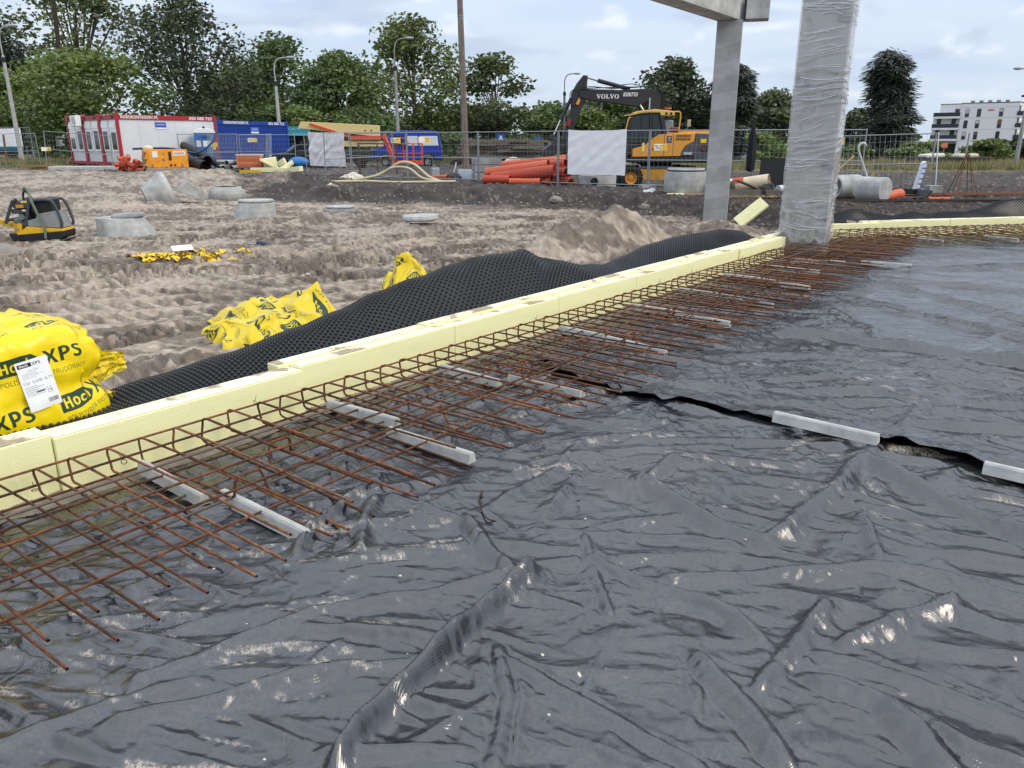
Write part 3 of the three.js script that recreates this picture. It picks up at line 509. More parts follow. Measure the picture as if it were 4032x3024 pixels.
onEdge(8.16, 0.35, 8.35, 0.93, 'concrete spacer bar under the rebar right in front of the wrapped column');
onEdge(8.54, 1.06, 8.545, 1.6, 'concrete spacer bar sticking out of the rebar right of the wrapped column');
spacer(6.0, -11.25, 0.5, 0.86, 0.5, 'concrete spacer bar under the right hand rebar, nearer the column', 'concrete spacer bars under the rebar');
spacer(7.2, -11.45, 0.5, 0.86, 0.5, 'concrete spacer bar under the right hand rebar, nearer the picture edge', 'concrete spacer bars under the rebar');
spacer(1.515, -3.498, 0.764, 0.645, 0.5, 'rough concrete spacer bar lying alone on the black sheet', undefined, 0.05);
spacer(2.2, -2.86, 0.764, 0.645, 0.5, 'concrete spacer bar on the black sheet cut off by the right picture edge', undefined, 0.05);

// ---------------------------------------------------------------- dimpled black drainage membrane thrown along the outside of the foam edge
const RIDGE = [[-4, 0.12], [0.3, 0.16], [0.76, 0.2], [1.16, 0.25], [1.66, 0.31], [2.0, 0.36], [2.34, 0.42], [2.71, 0.47], [3.12, 0.51], [3.5, 0.54], [3.94, 0.51], [4.35, 0.43], [4.9, 0.30], [5.36, 0.25], [5.76, 0.29], [6.42, 0.36], [7.04, 0.37], [8.1, 0.35], [8.9, 0.27]];
const curve1 = (L, s) => { if (s <= L[0][0]) return L[0][1]; for (let i = 0; i + 1 < L.length; i++) if (s <= L[i + 1][0]) { const t = (s - L[i][0]) / (L[i + 1][0] - L[i][0]), k = t * t * (3 - 2 * t); return lerp(L[i][1], L[i + 1][1], k); } return L[L.length - 1][1]; };
const membraneMat = phy(0x15171a, 0.42, { side: THREE.DoubleSide }), studMat = std(0x1b1d20, 0.4);
function dimpled(label, surf, s0, s1, ns, nq, pitch, studOk) {   // surf(s, q) -> [x, y, z]; q runs across the strip in metres
  const t = thing('drainage_membrane', label, 'membrane');
  const P = [], U = [], I = [], nqs = nq + 1;
  const qmax = surf.width;
  for (let i = 0; i <= ns; i++) for (let j = 0; j <= nq; j++) { const s = lerp(s0, s1, i / ns), q = qmax * j / nq, p = surf(s, q); P.push(...p); U.push(s, q); }
  for (let i = 0; i < ns; i++) for (let j = 0; j < nq; j++) { const a = i * nqs + j; I.push(a, a + nqs, a + 1, a + 1, a + nqs, a + nqs + 1); }
  const g = new THREE.BufferGeometry(); g.setAttribute('position', new THREE.Float32BufferAttribute(P, 3)); g.setAttribute('uv', new THREE.Float32BufferAttribute(U, 2)); g.setIndex(I); g.computeVertexNormals();
  const sheet = new THREE.Mesh(g, membraneMat); sheet.name = 'sheet'; sheet.castShadow = sheet.receiveShadow = true; t.add(sheet);
  const stud = new THREE.CylinderGeometry(0.0062, 0.0105, 0.012, 7, 1, false); stud.translate(0, 0.005, 0);
  const mats = [], up = V(0, 1, 0), a = V(), b = V(), c = V(), n = V(), qn = new THREE.Quaternion(), one = V(1, 1, 1);
  for (let s = s0 + 0.01, row = 0; s < s1; s += pitch * 0.866, row++) for (let q = 0.012 + (row % 2) * pitch / 2; q < qmax - 0.01; q += pitch) {
    const e = 0.01; a.set(...surf(s, q)); b.set(...surf(s + e, q)).sub(a); c.set(...surf(s, q + e)).sub(a); n.crossVectors(c, b).normalize(); if (n.y < -0.2 || (n.y < 0.3 && n.x * IN[0] + n.z * IN[1] < -0.2 && false)) n.negate();
    if (studOk && !studOk(a, n)) continue;
    qn.setFromUnitVectors(up, n); mats.push(new THREE.Matrix4().compose(a.clone(), qn.clone(), one));
  }
  const inst = new THREE.InstancedMesh(stud, studMat, mats.length); mats.forEach((m, i) => inst.setMatrixAt(i, m)); inst.name = 'dimples'; inst.userData.kind = 'stuff'; inst.castShadow = inst.receiveShadow = true; t.add(inst);
  return t;
}
{
  // long strip: starts tucked against the boards, humps up, then slides down on to the sand
  const surf = (s, q) => {
    const h = curve1(RIDGE, s), hump = sstep(2.2, 3.6, s) * sstep(5.2, 4.0, s);
    const qr = lerp(0.34, 0.42, hump), k = q / qr;
    let n = -0.2 - q * 0.82, y;
    const edgeY = lerp(0.16, 0.2, sstep(0.5, 2, s)) - 0.07 * sstep(2.4, 3.2, s) * sstep(4.9, 4.2, s);
    if (k < 1) y = lerp(edgeY, h, Math.sin(k * Math.PI / 2) ** 1.3); else { const f = (q - qr) / (1.05 - qr); y = lerp(h, Math.max(baseLevel(wnX(s, n), wnZ(s, n)) + 0.03, h - 0.62), sstep(0.02, 0.95, f)); }
    const fold = hump * (0.05 * noise(s * 2.2 - q * 3, q * 2.5 + s) * sstep(0, 0.3, q)) + 0.02 * noise(s * 1.6, q * 3 + 5);
    y += fold * sstep(0, 0.12, q); n += 0.35 * fold;
    const bow = 0.05 * sstep(5.0, 6.5, s);
    return [wnX(s, n - bow), Math.max(y, baseLevel(wnX(s, n), wnZ(s, n)) + 0.012), wnZ(s, n - bow)];
  };
  surf.width = 1.0;
  dimpled('black dimpled drainage membrane humped up along the outside of the long foam edge', surf, -1.2, 8.7, 330, 34, 0.033);
}
{
  const px = (w, n) => [J2[0] + w * ALONG2[0] + n * IN2[0], J2[1] + w * ALONG2[1] + n * IN2[1]];
  const surf = (s, q) => {
    const h = 0.3 + 0.1 * Math.exp(-(((s - 0.75) / 0.25) ** 2)) + 0.2 * Math.exp(-(((s - 3.9) / 0.6) ** 2)) + 0.05 * noise(s * 1.3, 4) - 0.14 * sstep(0.5, -0.1, s);
    const f = q / 0.85, n = -0.24 - 0.62 * q - 0.05 * noise(s * 2, q * 2) * f;
    const y = f < 0.45 ? lerp(0.2, h, sstep(0, 0.45, f)) : lerp(h, 0.02, sstep(0.45, 1, f) ** 1.3);
    const p = px(s, n); return [p[0], y + 0.03 * noise(s * 3 + q * 2, q * 4) * sstep(0, 0.2, f), p[1]];
  };
  surf.width = 0.85;
  dimpled('black dimpled drainage membrane standing behind the foam edge on the right', surf, 0.05, 6.6, 160, 22, 0.036);
}

// ---------------------------------------------------------------- yellow printed foil: the full pack and torn wrappings
function printFoil(w, h, cell, angle) {
  return canvasTex(w, h, (x) => {
    x.fillStyle = '#f6d911'; x.fillRect(0, 0, w, h);
    for (let i = 0; i < 260; i++) { x.fillStyle = `rgba(${rnd() < 0.5 ? '255,232,60' : '226,188,8'},0.16)`; const cx = rnd() * w, cyy = rnd() * h; x.beginPath(); x.ellipse(cx, cyy, 10 + rnd() * 90, 2 + rnd() * 7, angle + rr(-0.5, 0.5), 0, 7); x.fill(); }
    x.save(); x.rotate(angle);
    const green = '#23402a';
    for (let r = -8; r < 14; r++) for (let c = -8; c < 12; c++) {
      const ox = c * cell * 1.42 + (r % 2 ? cell * 0.62 : 0), oy = r * cell * 0.72;
      if (ox < -w || ox > 2 * w) continue;
      x.fillStyle = green; const bw = cell * 0.46, bh = cell * 0.24;
      x.beginPath(); x.moveTo(ox, oy); x.lineTo(ox + bw, oy); x.lineTo(ox + bw + bh * 0.5, oy + bh / 2); x.lineTo(ox + bw, oy + bh); x.lineTo(ox, oy + bh); x.closePath(); x.fill();
      x.fillStyle = '#f6d911'; x.font = `bold ${cell * 0.2}px sans-serif`; x.textBaseline = 'middle'; x.fillText('Hoch', ox + bh * 0.16, oy + bh * 0.52, bw * 0.98);
      x.fillStyle = green; x.font = `bold ${cell * 0.29}px sans-serif`; x.fillText('XPS', ox + bw + bh * 0.56, oy + bh * 0.46, cell * 0.56);
      x.font = `${cell * 0.1}px sans-serif`; x.fillStyle = '#57662c'; x.fillText('POLISTYREN EKSTRUDOWANY', ox + bh * 0.1, oy + bh * 1.42, cell * 1.12);
    }
    x.restore();
  });
}
reseed(515);
const foilTex = printFoil(1024, 1024, 270, -0.1); foilTex.wrapS = foilTex.wrapT = THREE.RepeatWrapping;
const foil = phy(0xffffff, 0.34, { map: foilTex, side: THREE.DoubleSide });
const thinFoil = phy(0xffffff, 0.36, { map: foilTex, side: THREE.DoubleSide, transmission: 0.22 });
{
  // full pack: a soft block of boards in foil, its far end gathered
  const L = 1.34, Hh = 0.57, D = 0.62, nx = 120, ny = 60;
  const t = thing('foil_wrapped_pack', 'full yellow foil pack of insulation boards standing outside the foam edge', 'insulation pack', [wnX(-0.22, -0.66), 0.0, wnZ(-0.22, -0.66)], sideTurn(ALONG));
  const P = [], U = [], I = [];
  // wrap a ring (front, top, back, bottom) along the length
  const ring = (v) => {   // evenly round a rounded square, from the lower front edge up the front, over the top, down the back
    const c = 0.24, side = 2 - 2 * c, arc = Math.PI * c / 2, tot = 4 * (side + arc); let q = ((v % 1) + 1) % 1 * tot, k = Math.floor(q / (side + arc)); q -= k * (side + arc);
    let p; if (q < side) p = [1, -1 + c + q]; else { const a = (q - side) / c; p = [1 - c + c * Math.cos(a), 1 - c + c * Math.sin(a)]; }
    for (let i = 0; i < k; i++) p = [-p[1], p[0]]; return p;
  };
  for (let i = 0; i <= nx; i++) for (let j = 0; j <= ny; j++) {
    const u = i / nx, x = lerp(-L / 2, L / 2, u), [cz, cyv] = ring(j / ny);
    const endR = sstep(1, 0.86, u), endL = sstep(0, 0.1, u), round = Math.min(1, 0.78 + 0.22 * endR) * (0.82 + 0.18 * endL) * (u > 0.985 || u < 0.015 ? 0.55 : 1);
    const ang = j / ny * Math.PI * 2, wr = 0.016 * (1 - Math.abs(noise(x * 3 + cyv, ang * 3)) * 2.6) + 0.014 * (1 - Math.abs(noise(x * 7 - cyv * 3, ang * 7 + 3)) * 2) * 1.2 + 0.03 * endR * 0 ;
    const tuck = sstep(0.8, 1, u) * 0.07 * Math.exp(-(((cyv - 0.05) / 0.22) ** 2));
    let z = cz * (D / 2) * round + cz * (wr * 1.1 + 0.025 * noise(x * 1.6, cyv * 2)) - (cz > 0 ? tuck * 0.6 : 0), y = Hh / 2 + cyv * (Hh / 2) * round * (1 + 0.04 * noise(x * 2, 4)) + cyv * wr * 0.9;
    const bulge = Math.sqrt(Math.max(0, 1 - cz * cz * 0.5)) * 0;
    P.push(x + (u > 0.9 ? 0.05 * noise(cyv * 3, cz * 3 + 5) - tuck * 0.8 : 0) + bulge, y + 0.015, z); U.push(x * 0.78 + 0.28, (j / ny) * 1.9 + 0.31);
  }
  for (let i = 0; i < nx; i++) for (let j = 0; j < ny; j++) { const a = i * (ny + 1) + j, b = a + ny + 1; I.push(a, a + 1, b, b, a + 1, b + 1); }
  for (const i of [0, nx]) { const c = P.length / 3; let sx = 0, sy = 0, sz = 0; for (let j = 0; j < ny; j++) { const k = (i * (ny + 1) + j) * 3; sx += P[k]; sy += P[k + 1]; sz += P[k + 2]; } P.push(sx / ny + (i ? 0.02 : -0.02), sy / ny, sz / ny); U.push(i ? 1.1 : 0, 0.4); for (let j = 0; j < ny; j++) { const a = i * (ny + 1) + j; if (i) I.push(a, a + 1, c); else I.push(a + 1, a, c); } }
  const g = new THREE.BufferGeometry(); g.setAttribute('position', new THREE.Float32BufferAttribute(P, 3)); g.setAttribute('uv', new THREE.Float32BufferAttribute(U, 2)); g.setIndex(I); g.computeVertexNormals();
  const body = new THREE.Mesh(g, foil); body.name = 'foil_wrap'; body.castShadow = body.receiveShadow = true; t.add(body);
  // gathered tails of foil
  for (const [y, z, s, len] of [[0.33, 0.1, 1, 0.2], [0.16, 0.16, 0.8, 0.1]]) {
    const q = new THREE.PlaneGeometry(len, 0.2 * s, 14, 16), Q = q.attributes.position; for (let i = 0; i < Q.count; i++) { const u = Q.getX(i) / len + 0.5, v = Q.getY(i); Q.setXYZ(i, u * len, v * (1 - 0.55 * u), 0.03 * noise(u * 6, v * 30) + 0.05 * (1 - u) * Math.abs(v) * 4); } q.computeVertexNormals(); q.translate(L / 2 - 0.04, y, z);
    part(t, 'foil_tail', q, thinFoil, { own: true });
  }
  const labelTex = canvasTex(300, 512, (x) => {
    x.fillStyle = '#eef0f4'; x.fillRect(0, 0, 300, 512); x.fillStyle = '#14161c'; x.fillRect(16, 26, 128, 40); x.fillStyle = '#eef0f4'; x.font = 'bold 34px sans-serif'; x.fillText('Hoch', 30, 58, 100); x.fillStyle = '#14161c'; x.font = 'bold 46px sans-serif'; x.fillText('XPS', 150, 64, 130);
    x.font = '16px sans-serif'; x.fillStyle = '#666'; x.fillText('HOCH XPS300', 92, 112); for (let i = 0; i < 5; i++) { x.fillStyle = '#b6bac4'; x.fillRect(30, 126 + i * 13, 120 + rnd() * 120, 5); }
    x.fillStyle = '#333'; x.font = '40px sans-serif'; x.fillText('150', 14, 236); x.fillText('0,036', 100, 236, 110); x.fillText('4,15', 218, 236, 76); x.fillStyle = '#8a8f99'; for (let i = 0; i < 6; i++) x.fillRect(20, 262 + i * 18, 60 + rnd() * 180, 5); x.fillStyle = '#222'; x.fillRect(112, 326, 74, 14); x.fillStyle = '#24304c'; x.font = '44px sans-serif'; x.fillText('CE', 208, 372); x.fillStyle = '#555'; for (let i = 0; i < 22; i++) x.fillRect(186 + i * 4.4, 422, 1 + rnd() * 2.4, 44);
  });
  const lb = new THREE.PlaneGeometry(0.135, 0.23, 6, 12), LP = lb.attributes.position; for (let i = 0; i < LP.count; i++) LP.setZ(i, 0.004 * noise(LP.getX(i) * 18, LP.getY(i) * 18)); lb.computeVertexNormals(); lb.rotateZ(0.12); lb.rotateX(-0.06); lb.translate(0.33, 0.37, D / 2 + 0.027);
  part(t, 'paper_label', lb, std(0xffffff, 0.5, 0, { map: labelTex, side: THREE.DoubleSide }), { own: true, label: 'white paper label with black print' });
}
function crumpled(name, label, [x0, y0, z0], turn, sx, sz, height, seed, m = thinFoil, spikes = []) {   // a sheet thrown down in a heap
  const n = 84, g = new THREE.PlaneGeometry(1, 1, n, n); g.rotateX(-Math.PI / 2); const P = g.attributes.position, U = g.attributes.uv;
  for (let i = 0; i < P.count; i++) {
    let u = P.getX(i), v = P.getZ(i); const a = Math.atan2(v, u), rim = 0.36 + 0.1 * noise(Math.cos(a) * 1.8 + seed, Math.sin(a) * 1.8) + 0.04 * noise(Math.cos(a) * 7 + seed, Math.sin(a) * 7), r = Math.max(Math.abs(u), Math.abs(v)) * 2 * rim; const dx = Math.cos(a) * r, dz = Math.sin(a) * r;
    const wx = dx + 0.09 * noise(dx * 5 + seed, dz * 5), wz = dz + 0.09 * noise(dx * 5, dz * 5 + seed);
    const f = 1 - worley(wx * 4.2 + seed, wz * 4.2) * 1.25, f2 = 1 - worley(wx * 9 + seed, wz * 9 + 3) * 1.2, dome = Math.pow(Math.max(0, 1 - (r / rim) ** 2), 0.55);
    let y = dome * (0.55 + 0.42 * f + 0.16 * f2 + 0.5 * noise(dx * 2.6 + seed, dz * 2.6)) * height;
    for (const [px, pz, ph, pr] of spikes) { const d2 = ((dx - px) ** 2 + (dz - pz) ** 2) / (pr * pr); y += ph * Math.exp(-Math.sqrt(d2) * 1.7); }
    P.setXYZ(i, (dx + 0.05 * noise(dx * 9 + seed, dz * 9)) * sx * 1.25, Math.max(0.003, y), (dz + 0.05 * noise(dx * 9, dz * 9 + seed)) * sz * 1.25); U.setXY(i, dx * 1.25 + 0.1 * f + seed, dz * 1.25 + 0.05 * f2);
  }
  g.computeVertexNormals();
  const o = new THREE.Mesh(g, m); o.name = numbered(name); o.position.set(x0, y0, z0); o.rotation.y = turn; o.castShadow = o.receiveShadow = true; o.userData = { label, category: 'foil' }; scene.add(o); return o;
}
crumpled('torn_foil', 'large crumpled heap of yellow printed foil on the sand beside the dimpled membrane', [-2.1, -0.18, -6.55], -0.75, 1.45, 1.2, 0.3, 3.3, thinFoil, [[0.12, -0.22, 0.26, 0.16], [-0.3, 0.1, 0.08, 0.12]]);
crumpled('torn_foil', 'yellow printed foil bulging up behind the hump of the dimpled membrane', [-1.0, -0.24, -7.7], 0.7, 0.95, 0.8, 0.5, 21.6, thinFoil);
crumpled('torn_foil', 'thin trampled strip of yellow foil trailing left of the large foil heap', [-2.62, -0.24, -5.7], 0.5, 0.62, 0.22, 0.04, 12.4, thinFoil);
{
  // trodden wrapping in the tyre tracks: many small pieces that nobody could count
  reseed(99); const geos = []; for (let i = 0; i < 90; i++) { const a = rr(0, 6.28), r = Math.sqrt(rnd()), x = -5.75 + Math.cos(a) * r * 1.05 + 0.25, z = -13.3 + Math.sin(a) * r * 0.62; const g = new THREE.PlaneGeometry(rr(0.08, 0.3), rr(0.05, 0.16), 5, 4); g.rotateX(-Math.PI / 2 + rr(-0.5, 0.5)); g.rotateY(rr(0, 6)); const P = g.attributes.position; for (let k = 0; k < P.count; k++) P.setY(k, P.getY(k) + 0.05 * noise(P.getX(k) * 14 + i, P.getZ(k) * 14)); g.computeVertexNormals(); geos.push(xf(g, x, groundAt(x, z)[0] + 0.035, z)); }
  const m = single('trampled_foil', geos, std(0xfff2c8, 0.5, 0, { map: foilTex, side: THREE.DoubleSide }), 'flat patch of trampled yellow foil scraps pressed into the tyre tracks', 'foil', [0, 0, 0], 0, { kind: 'stuff' });
  single('torn_paper', xf(new THREE.PlaneGeometry(0.34, 0.14, 4, 2), 0, 0.07, 0, -1.0, 0.7), M.whiteCloth, 'torn white paper lying on the trampled yellow foil scraps', 'paper', [-5.62, groundAt(-5.62, -13.2)[0] + 0.05, -13.2]);
}

// ---------------------------------------------------------------- precast concrete frame
{
  const FL = [3.469, -10.11], ux = [0.852, 0.525], vx = [0.66, -0.75];
  const D2 = 0.36, W = 0.565, cx = FL[0] + ux[0] * W / 2 + 0.525 * D2 / 2, cz = FL[1] + ux[1] * W / 2 - 0.852 * D2 / 2, ang = Math.atan2(-ux[1], ux[0]);
  const t = thing('concrete_column', 'square concrete column wrapped in clear stretch film at the corner of the slab', 'column', [cx, -0.05, cz], ang);
  part(t, 'shaft', rb(W, 6.6, D2, 0.018, 0, 3.3, 0), std(0xffffff, 0.85, 0, { map: tex(512, (u, v) => { const n = tfbm(u * 4, v * 3, 5, 12), p = sstep(0.18, 0.3, tfbm(u * 7 + 3, v * 5, 4, 35)); const k = 150 + n * 60 - p * 40; return [k, k, k * 0.985]; }, { rep: 0.6 }), bumpMap: grainBump, bumpScale: 0.003 }));
  // stretch film: four wrinkled faces a little off the concrete, torn at the foot
  const w2 = W / 2 + 0.012, d2 = D2 / 2 + 0.012, per = 2 * (2 * w2 + 2 * d2), ny = 520, nx = 96, P = [], I = [];
  const at = (s) => { const a = 2 * w2, b = 2 * d2; if (s < a) return [-w2 + s, d2, 0, 1]; s -= a; if (s < b) return [w2, d2 - s, 1, 0]; s -= b; if (s < a) return [w2 - s, -d2, 0, -1]; s -= a; return [-w2, -d2 + s, -1, 0]; };
  for (let j = 0; j <= ny; j++) for (let i = 0; i <= nx; i++) {
    const s = (i % nx) / nx * per, y = lerp(0.25, 6.5, (j / ny)), [x, z, ox, oz] = at(s);
    const slope = 0.28 * noise(y * 1.3, s * 0.4) + 0.2, yy = y - s * slope;
    const wr = Math.max(0, 1 - Math.abs(noise(s * 1.3 + 3, yy * 9)) * 4) * 0.009 * sstep(-0.2, 0.25, noise(s * 1.1 + 7, yy * 2.3)) + Math.max(0, 1 - Math.abs(noise(s * 2.2, yy * 17 + 9)) * 4) * 0.006 * sstep(-0.15, 0.25, noise(s * 1.7, yy * 3.1 + 5)) + Math.max(0, noise(s * 2.4, yy * 3)) * 0.006;
    const foot = y < 0.75 ? 0.2 * (0.75 - y) * Math.max(0, noise(s * 5, 2)) + 0.008 * noise(s * 9, y * 9) : 0;
    const torn = y < 0.5 ? 0.18 * noise(s * 7, 9) : 0;
    P.push(x + ox * (wr + foot), y + torn * sstep(0.55, 0.25, y), z + oz * (wr + foot));
  }
  for (let j = 0; j < ny; j++) for (let i = 0; i < nx; i++) { const a = j * (nx + 1) + i, b = a + nx + 1; I.push(a, a + 1, b, b, a + 1, b + 1); }
  const g = new THREE.BufferGeometry(); g.setAttribute('position', new THREE.Float32BufferAttribute(P, 3)); g.setAttribute('uv', new THREE.Float32BufferAttribute(new Float32Array(P.length / 3 * 2), 2)); g.setIndex(I); g.computeVertexNormals();
  const film = new THREE.Mesh(g, phy(0xffffff, 0.1, { transmission: 0.82, thickness: 0, ior: 1.8, side: THREE.DoubleSide })); film.name = 'stretch_film'; film.castShadow = film.receiveShadow = true; t.add(film);
  // gathered film pleats: milky ribbons added to carry the wrap's pale highlight streaks
  reseed(66); const pleats = [];
  for (let b = 0; b < 34; b++) { const y0 = 0.55 + b * 0.165 + rr(-0.06, 0.06), sl = rr(-0.12, 0.42), n = Math.round(rr(3, 11)), right = b % 3 === 2, span = right ? 2 * d2 : 2 * w2; for (let i = 0; i < n; i++) { const L = span * rr(0.25, 0.96), c = rr(-1, 1) * (span - L) / 2, y = y0 + rr(-0.09, 0.09), bow = rr(-0.03, 0.03), pts = []; for (let q = 0; q <= 6; q++) { const u = -L / 2 + L * q / 6, yy = y + u * sl + bow * Math.cos(u / L * Math.PI); pts.push(right ? [w2 + 0.011, yy, c + u] : [c + u, yy, d2 + 0.011]); } pleats.push(sweep(pts, rr(0.0018, 0.0042), 5)); } }
  part(t, 'film_highlight_pleats', pleats, phy(0xf2f4f5, 0.3, { transmission: 0.35 }), { kind: 'stuff' });
}
{
  const t = thing('concrete_column', 'plain slender concrete column carrying the beams further back', 'column', [4.95, -0.5, -19.1], -0.28);
  const mat = std(0xffffff, 0.82, 0, { map: tex(512, (u, v) => { const n = tfbm(u * 3, v * 5, 5, 15), band = 6 * Math.sign(Math.sin(v * 6.283 * 3 + noise(u * 4, v * 4, 4))); const k = 160 + n * 34 + band; return [k, k * 1.005, k * 1.01]; }, { rep: 0.5 }), bumpMap: grainBump, bumpScale: 0.002 });
  part(t, 'shaft', rb(0.56, 4.52, 0.5, 0.02, 0, 2.26, 0), mat);
  single('concrete_beam', rb(9, 0.6, 0.5, 0.015, -4.2, 0, 0), M.concrete, 'concrete beam running left from the slender column over the top picture edge', 'beam', [4.95, 4.325, -19.1], 0.934);
  single('concrete_bearing', rb(0.5, 0.42, 0.5, 0.012), M.concrete, 'square concrete block beside the beam end on top of the slender column', 'concrete block', [5.52, 4.24, -18.98], -0.28);
  single('concrete_beam', rb(8, 0.5, 0.36, 0.015, 4.02, 0, 0), M.concrete, 'concrete beam running right from the slender column towards the wrapped column', 'beam', [5.3, 4.72, -19.2], -0.5);
  single('foam_offcut', rb(0.74, 0.06, 0.34, 0.008), xpsFace, 'yellow foam offcut leaning at the foot of the slender concrete column', 'foam board', [5.45, -0.12, -17.9], 0.3).rotation.set(0.5, 0.35, 0.62);
}

// ---------------------------------------------------------------- mobile mesh fence panels
reseed(606);
const panelPosts = [-1.75, 1.75].map((x) => join(bar([x, 0, 0], [x, 2.02, 0], 0.022, 8))), panelRails = [1.98, 0.98, 0.12].map((y) => join(bar([-1.75, y, 0], [1.75, y, 0], 0.018, 7)));
const panelWires = (() => { const l = []; for (let i = 1; i < 22; i++) { const x = -1.75 + i * 3.5 / 22; l.push(bar([x, 0.12, 0], [x, 1.98, 0], 0.0032, 4)); } for (const y of [0.42, 0.7, 1.24, 1.5, 1.74]) l.push(bar([-1.75, y, 0], [1.75, y, 0], 0.0032, 4)); return join(l); })();
function fencePanel(label, [ax, az], [bxx, bz], { lean = 0, y, roll = 0 } = {}) {
  const dx = bxx - ax, dz = bz - az, L = Math.hypot(dx, dz), cx = (ax + bxx) / 2, cz = (az + bz) / 2, g = y ?? Math.min(baseLevel(ax, az), baseLevel(bxx, bz));
  const t = thing('mesh_fence', label, 'fence', [cx, g - 0.02, cz], 0, 'mobile mesh fence panels'); t.rotation.set(lean, Math.atan2(-dz, dx), roll, 'YXZ'); t.scale.x = (L - 0.05) / 3.5;
  for (const g of panelPosts) sharedPart(t, 'post', g, M.galv); for (const g of panelRails) sharedPart(t, 'rail', g, M.galv); sharedPart(t, 'mesh_wires', panelWires, M.galv).userData.kind = 'stuff';
  return t;
}
const F = [[-4.5, -34.41], [-1.38, -32.84], [1.74, -30.22], [4.86, -28.44], [8.23, -27.39], [11.8, -26.86]];
fencePanel('mesh fence panel standing in front of the wooden pole and the sleeper stack', F[0], F[1]);
fencePanel('mesh fence panel in front of the orange pipe pile', F[1], F[2]);
fencePanel('mesh fence panel carrying the large white banner before the excavator', F[2], F[3]);
fencePanel('mesh fence panel in front of the excavator engine cover', F[3], F[4]);
fencePanel('mesh fence panel between the two concrete columns and right of the wrapped one', F[4], F[5]);
fencePanel('mesh fence panel in front of the orange lift basket', [-7.67, -38.29], [-4.52, -34.5]);
fencePanel('mesh fence panel leaning nearest the dark bank, a stone at its foot', [-7.51, -32.0], [-5.2, -34.9], { lean: 0.05, roll: 0.02 });
fencePanel('mesh fence panel carrying the small wrinkled banner', [-10.55, -41.0], [-7.72, -38.4], { roll: 0.03 });
fencePanel('mesh fence panel in front of the yellow foam offcuts', [-15.2, -44.9], [-11.65, -43.3]);
fencePanel('mesh fence panel left of the wrapped brick pallet', [-18.9, -45.6], [-15.3, -44.9]);
fencePanel('sagging mesh fence panel in front of the red container windows', [-27.6, -47.4], [-21.9, -43.8], { roll: -0.045, lean: -0.05 });
fencePanel('mesh fence panel left of the red container near the picture edge', [-32.2, -48.2], [-28.5, -48.4], { roll: 0.02 });
fencePanel('mesh fence panel behind the long white banner at the left edge', [-38.6, -58.2], [-34.6, -58.1], { y: 0.5 });
fencePanel('tilted mesh fence panel on the right behind the concrete cylinders', [10.2, -26.2], [13.4, -25.0], { lean: -0.42, roll: 0.03, y: -0.15 });
single('concrete_block', rb(0.6, 0.13, 0.22, 0.02), M.concreteDark, 'grey concrete foot block below the posts right of the white banner', 'fence foot', [4.86, -0.1, -28.42], 0.4);
{ const s = tr(0.9, 0.012, 6, 24, 0, 0, 0); }
// TLC plates on the fence
function tlc(label, x, y, z, turn, plain) {
  const t = thing('fence_sign', label, 'sign', [x, y, z], turn, 'yellow and white plates on the fence');
  part(t, 'plate', rb(0.5, 0.22, 0.006, 0.002), std(0xf0ecdc, 0.6)); part(t, 'yellow_panel', bx(0.2, 0.19, 0.004, 0.14, 0, 0.004), M.yellow);
  if (!plain) part(t, 'lettering', text('TLC', 0.13, 0.004, font, 0.26).translate(-0.09, 0, 0.0035), M.black);
  return t;
}
tlc('white and yellow TLC plate on the fence before the excavator door', 5.22, 1.25, -28.28, 0.35);
tlc('white and yellow TLC plate on the fence right of the wrapped column', 10.9, 1.45, -27.0, 0.15);
tlc('white and yellow TLC plate on the fence above the blue van windscreen', -5.05, 1.5, -35.0, 0.7);
tlc('small yellow plate on the fence above the blue van side window', -3.7, 1.52, -33.95, 0.46, true);
tlc('yellow plate on the fence post left of the red container', -27.35, 1.05, -47.2, 0.5, true);
tlc('yellow plate hanging on the fence panels stacked before the blue container', -15.0, 1.55, -46.6, 0.3);
// banners
function banner(label, a, b, y0, y1, fold, m, tail) {
  const dx = b[0] - a[0], dz = b[1] - a[1], L = Math.hypot(dx, dz), g = new THREE.PlaneGeometry(L, y1 - y0, 60, 40), P = g.attributes.position;
  for (let i = 0; i < P.count; i++) { const x = P.getX(i), y = P.getY(i), e = (y / (y1 - y0) + 0.5); P.setZ(i, 0.03 + fold * ((1 - Math.abs(noise((x * 0.75 - y) * 1.7, (x + y) * 0.5 + L)) * 2) * 0.7 + 0.4 * noise(x * 3, y * 3)) * (0.4 + 0.6 * Math.sin(e * Math.PI))); P.setY(i, y - 0.05 * Math.sin((x / L + 0.5) * Math.PI) * e + 0.014 * noise(x * 4, 7) * (1 - e)); }
  g.computeVertexNormals(); const t = thing('fence_banner', label, 'banner', [(a[0] + b[0]) / 2, (y0 + y1) / 2, (a[1] + b[1]) / 2], Math.atan2(-dz, dx));
  part(t, 'cloth', g, m || M.whiteCloth, { own: true }); return t;
}
banner('large clean white banner on the fence hiding the excavator front', [2.1, -29.95], [4.1, -28.8], 0.27, 1.86, 0.03);
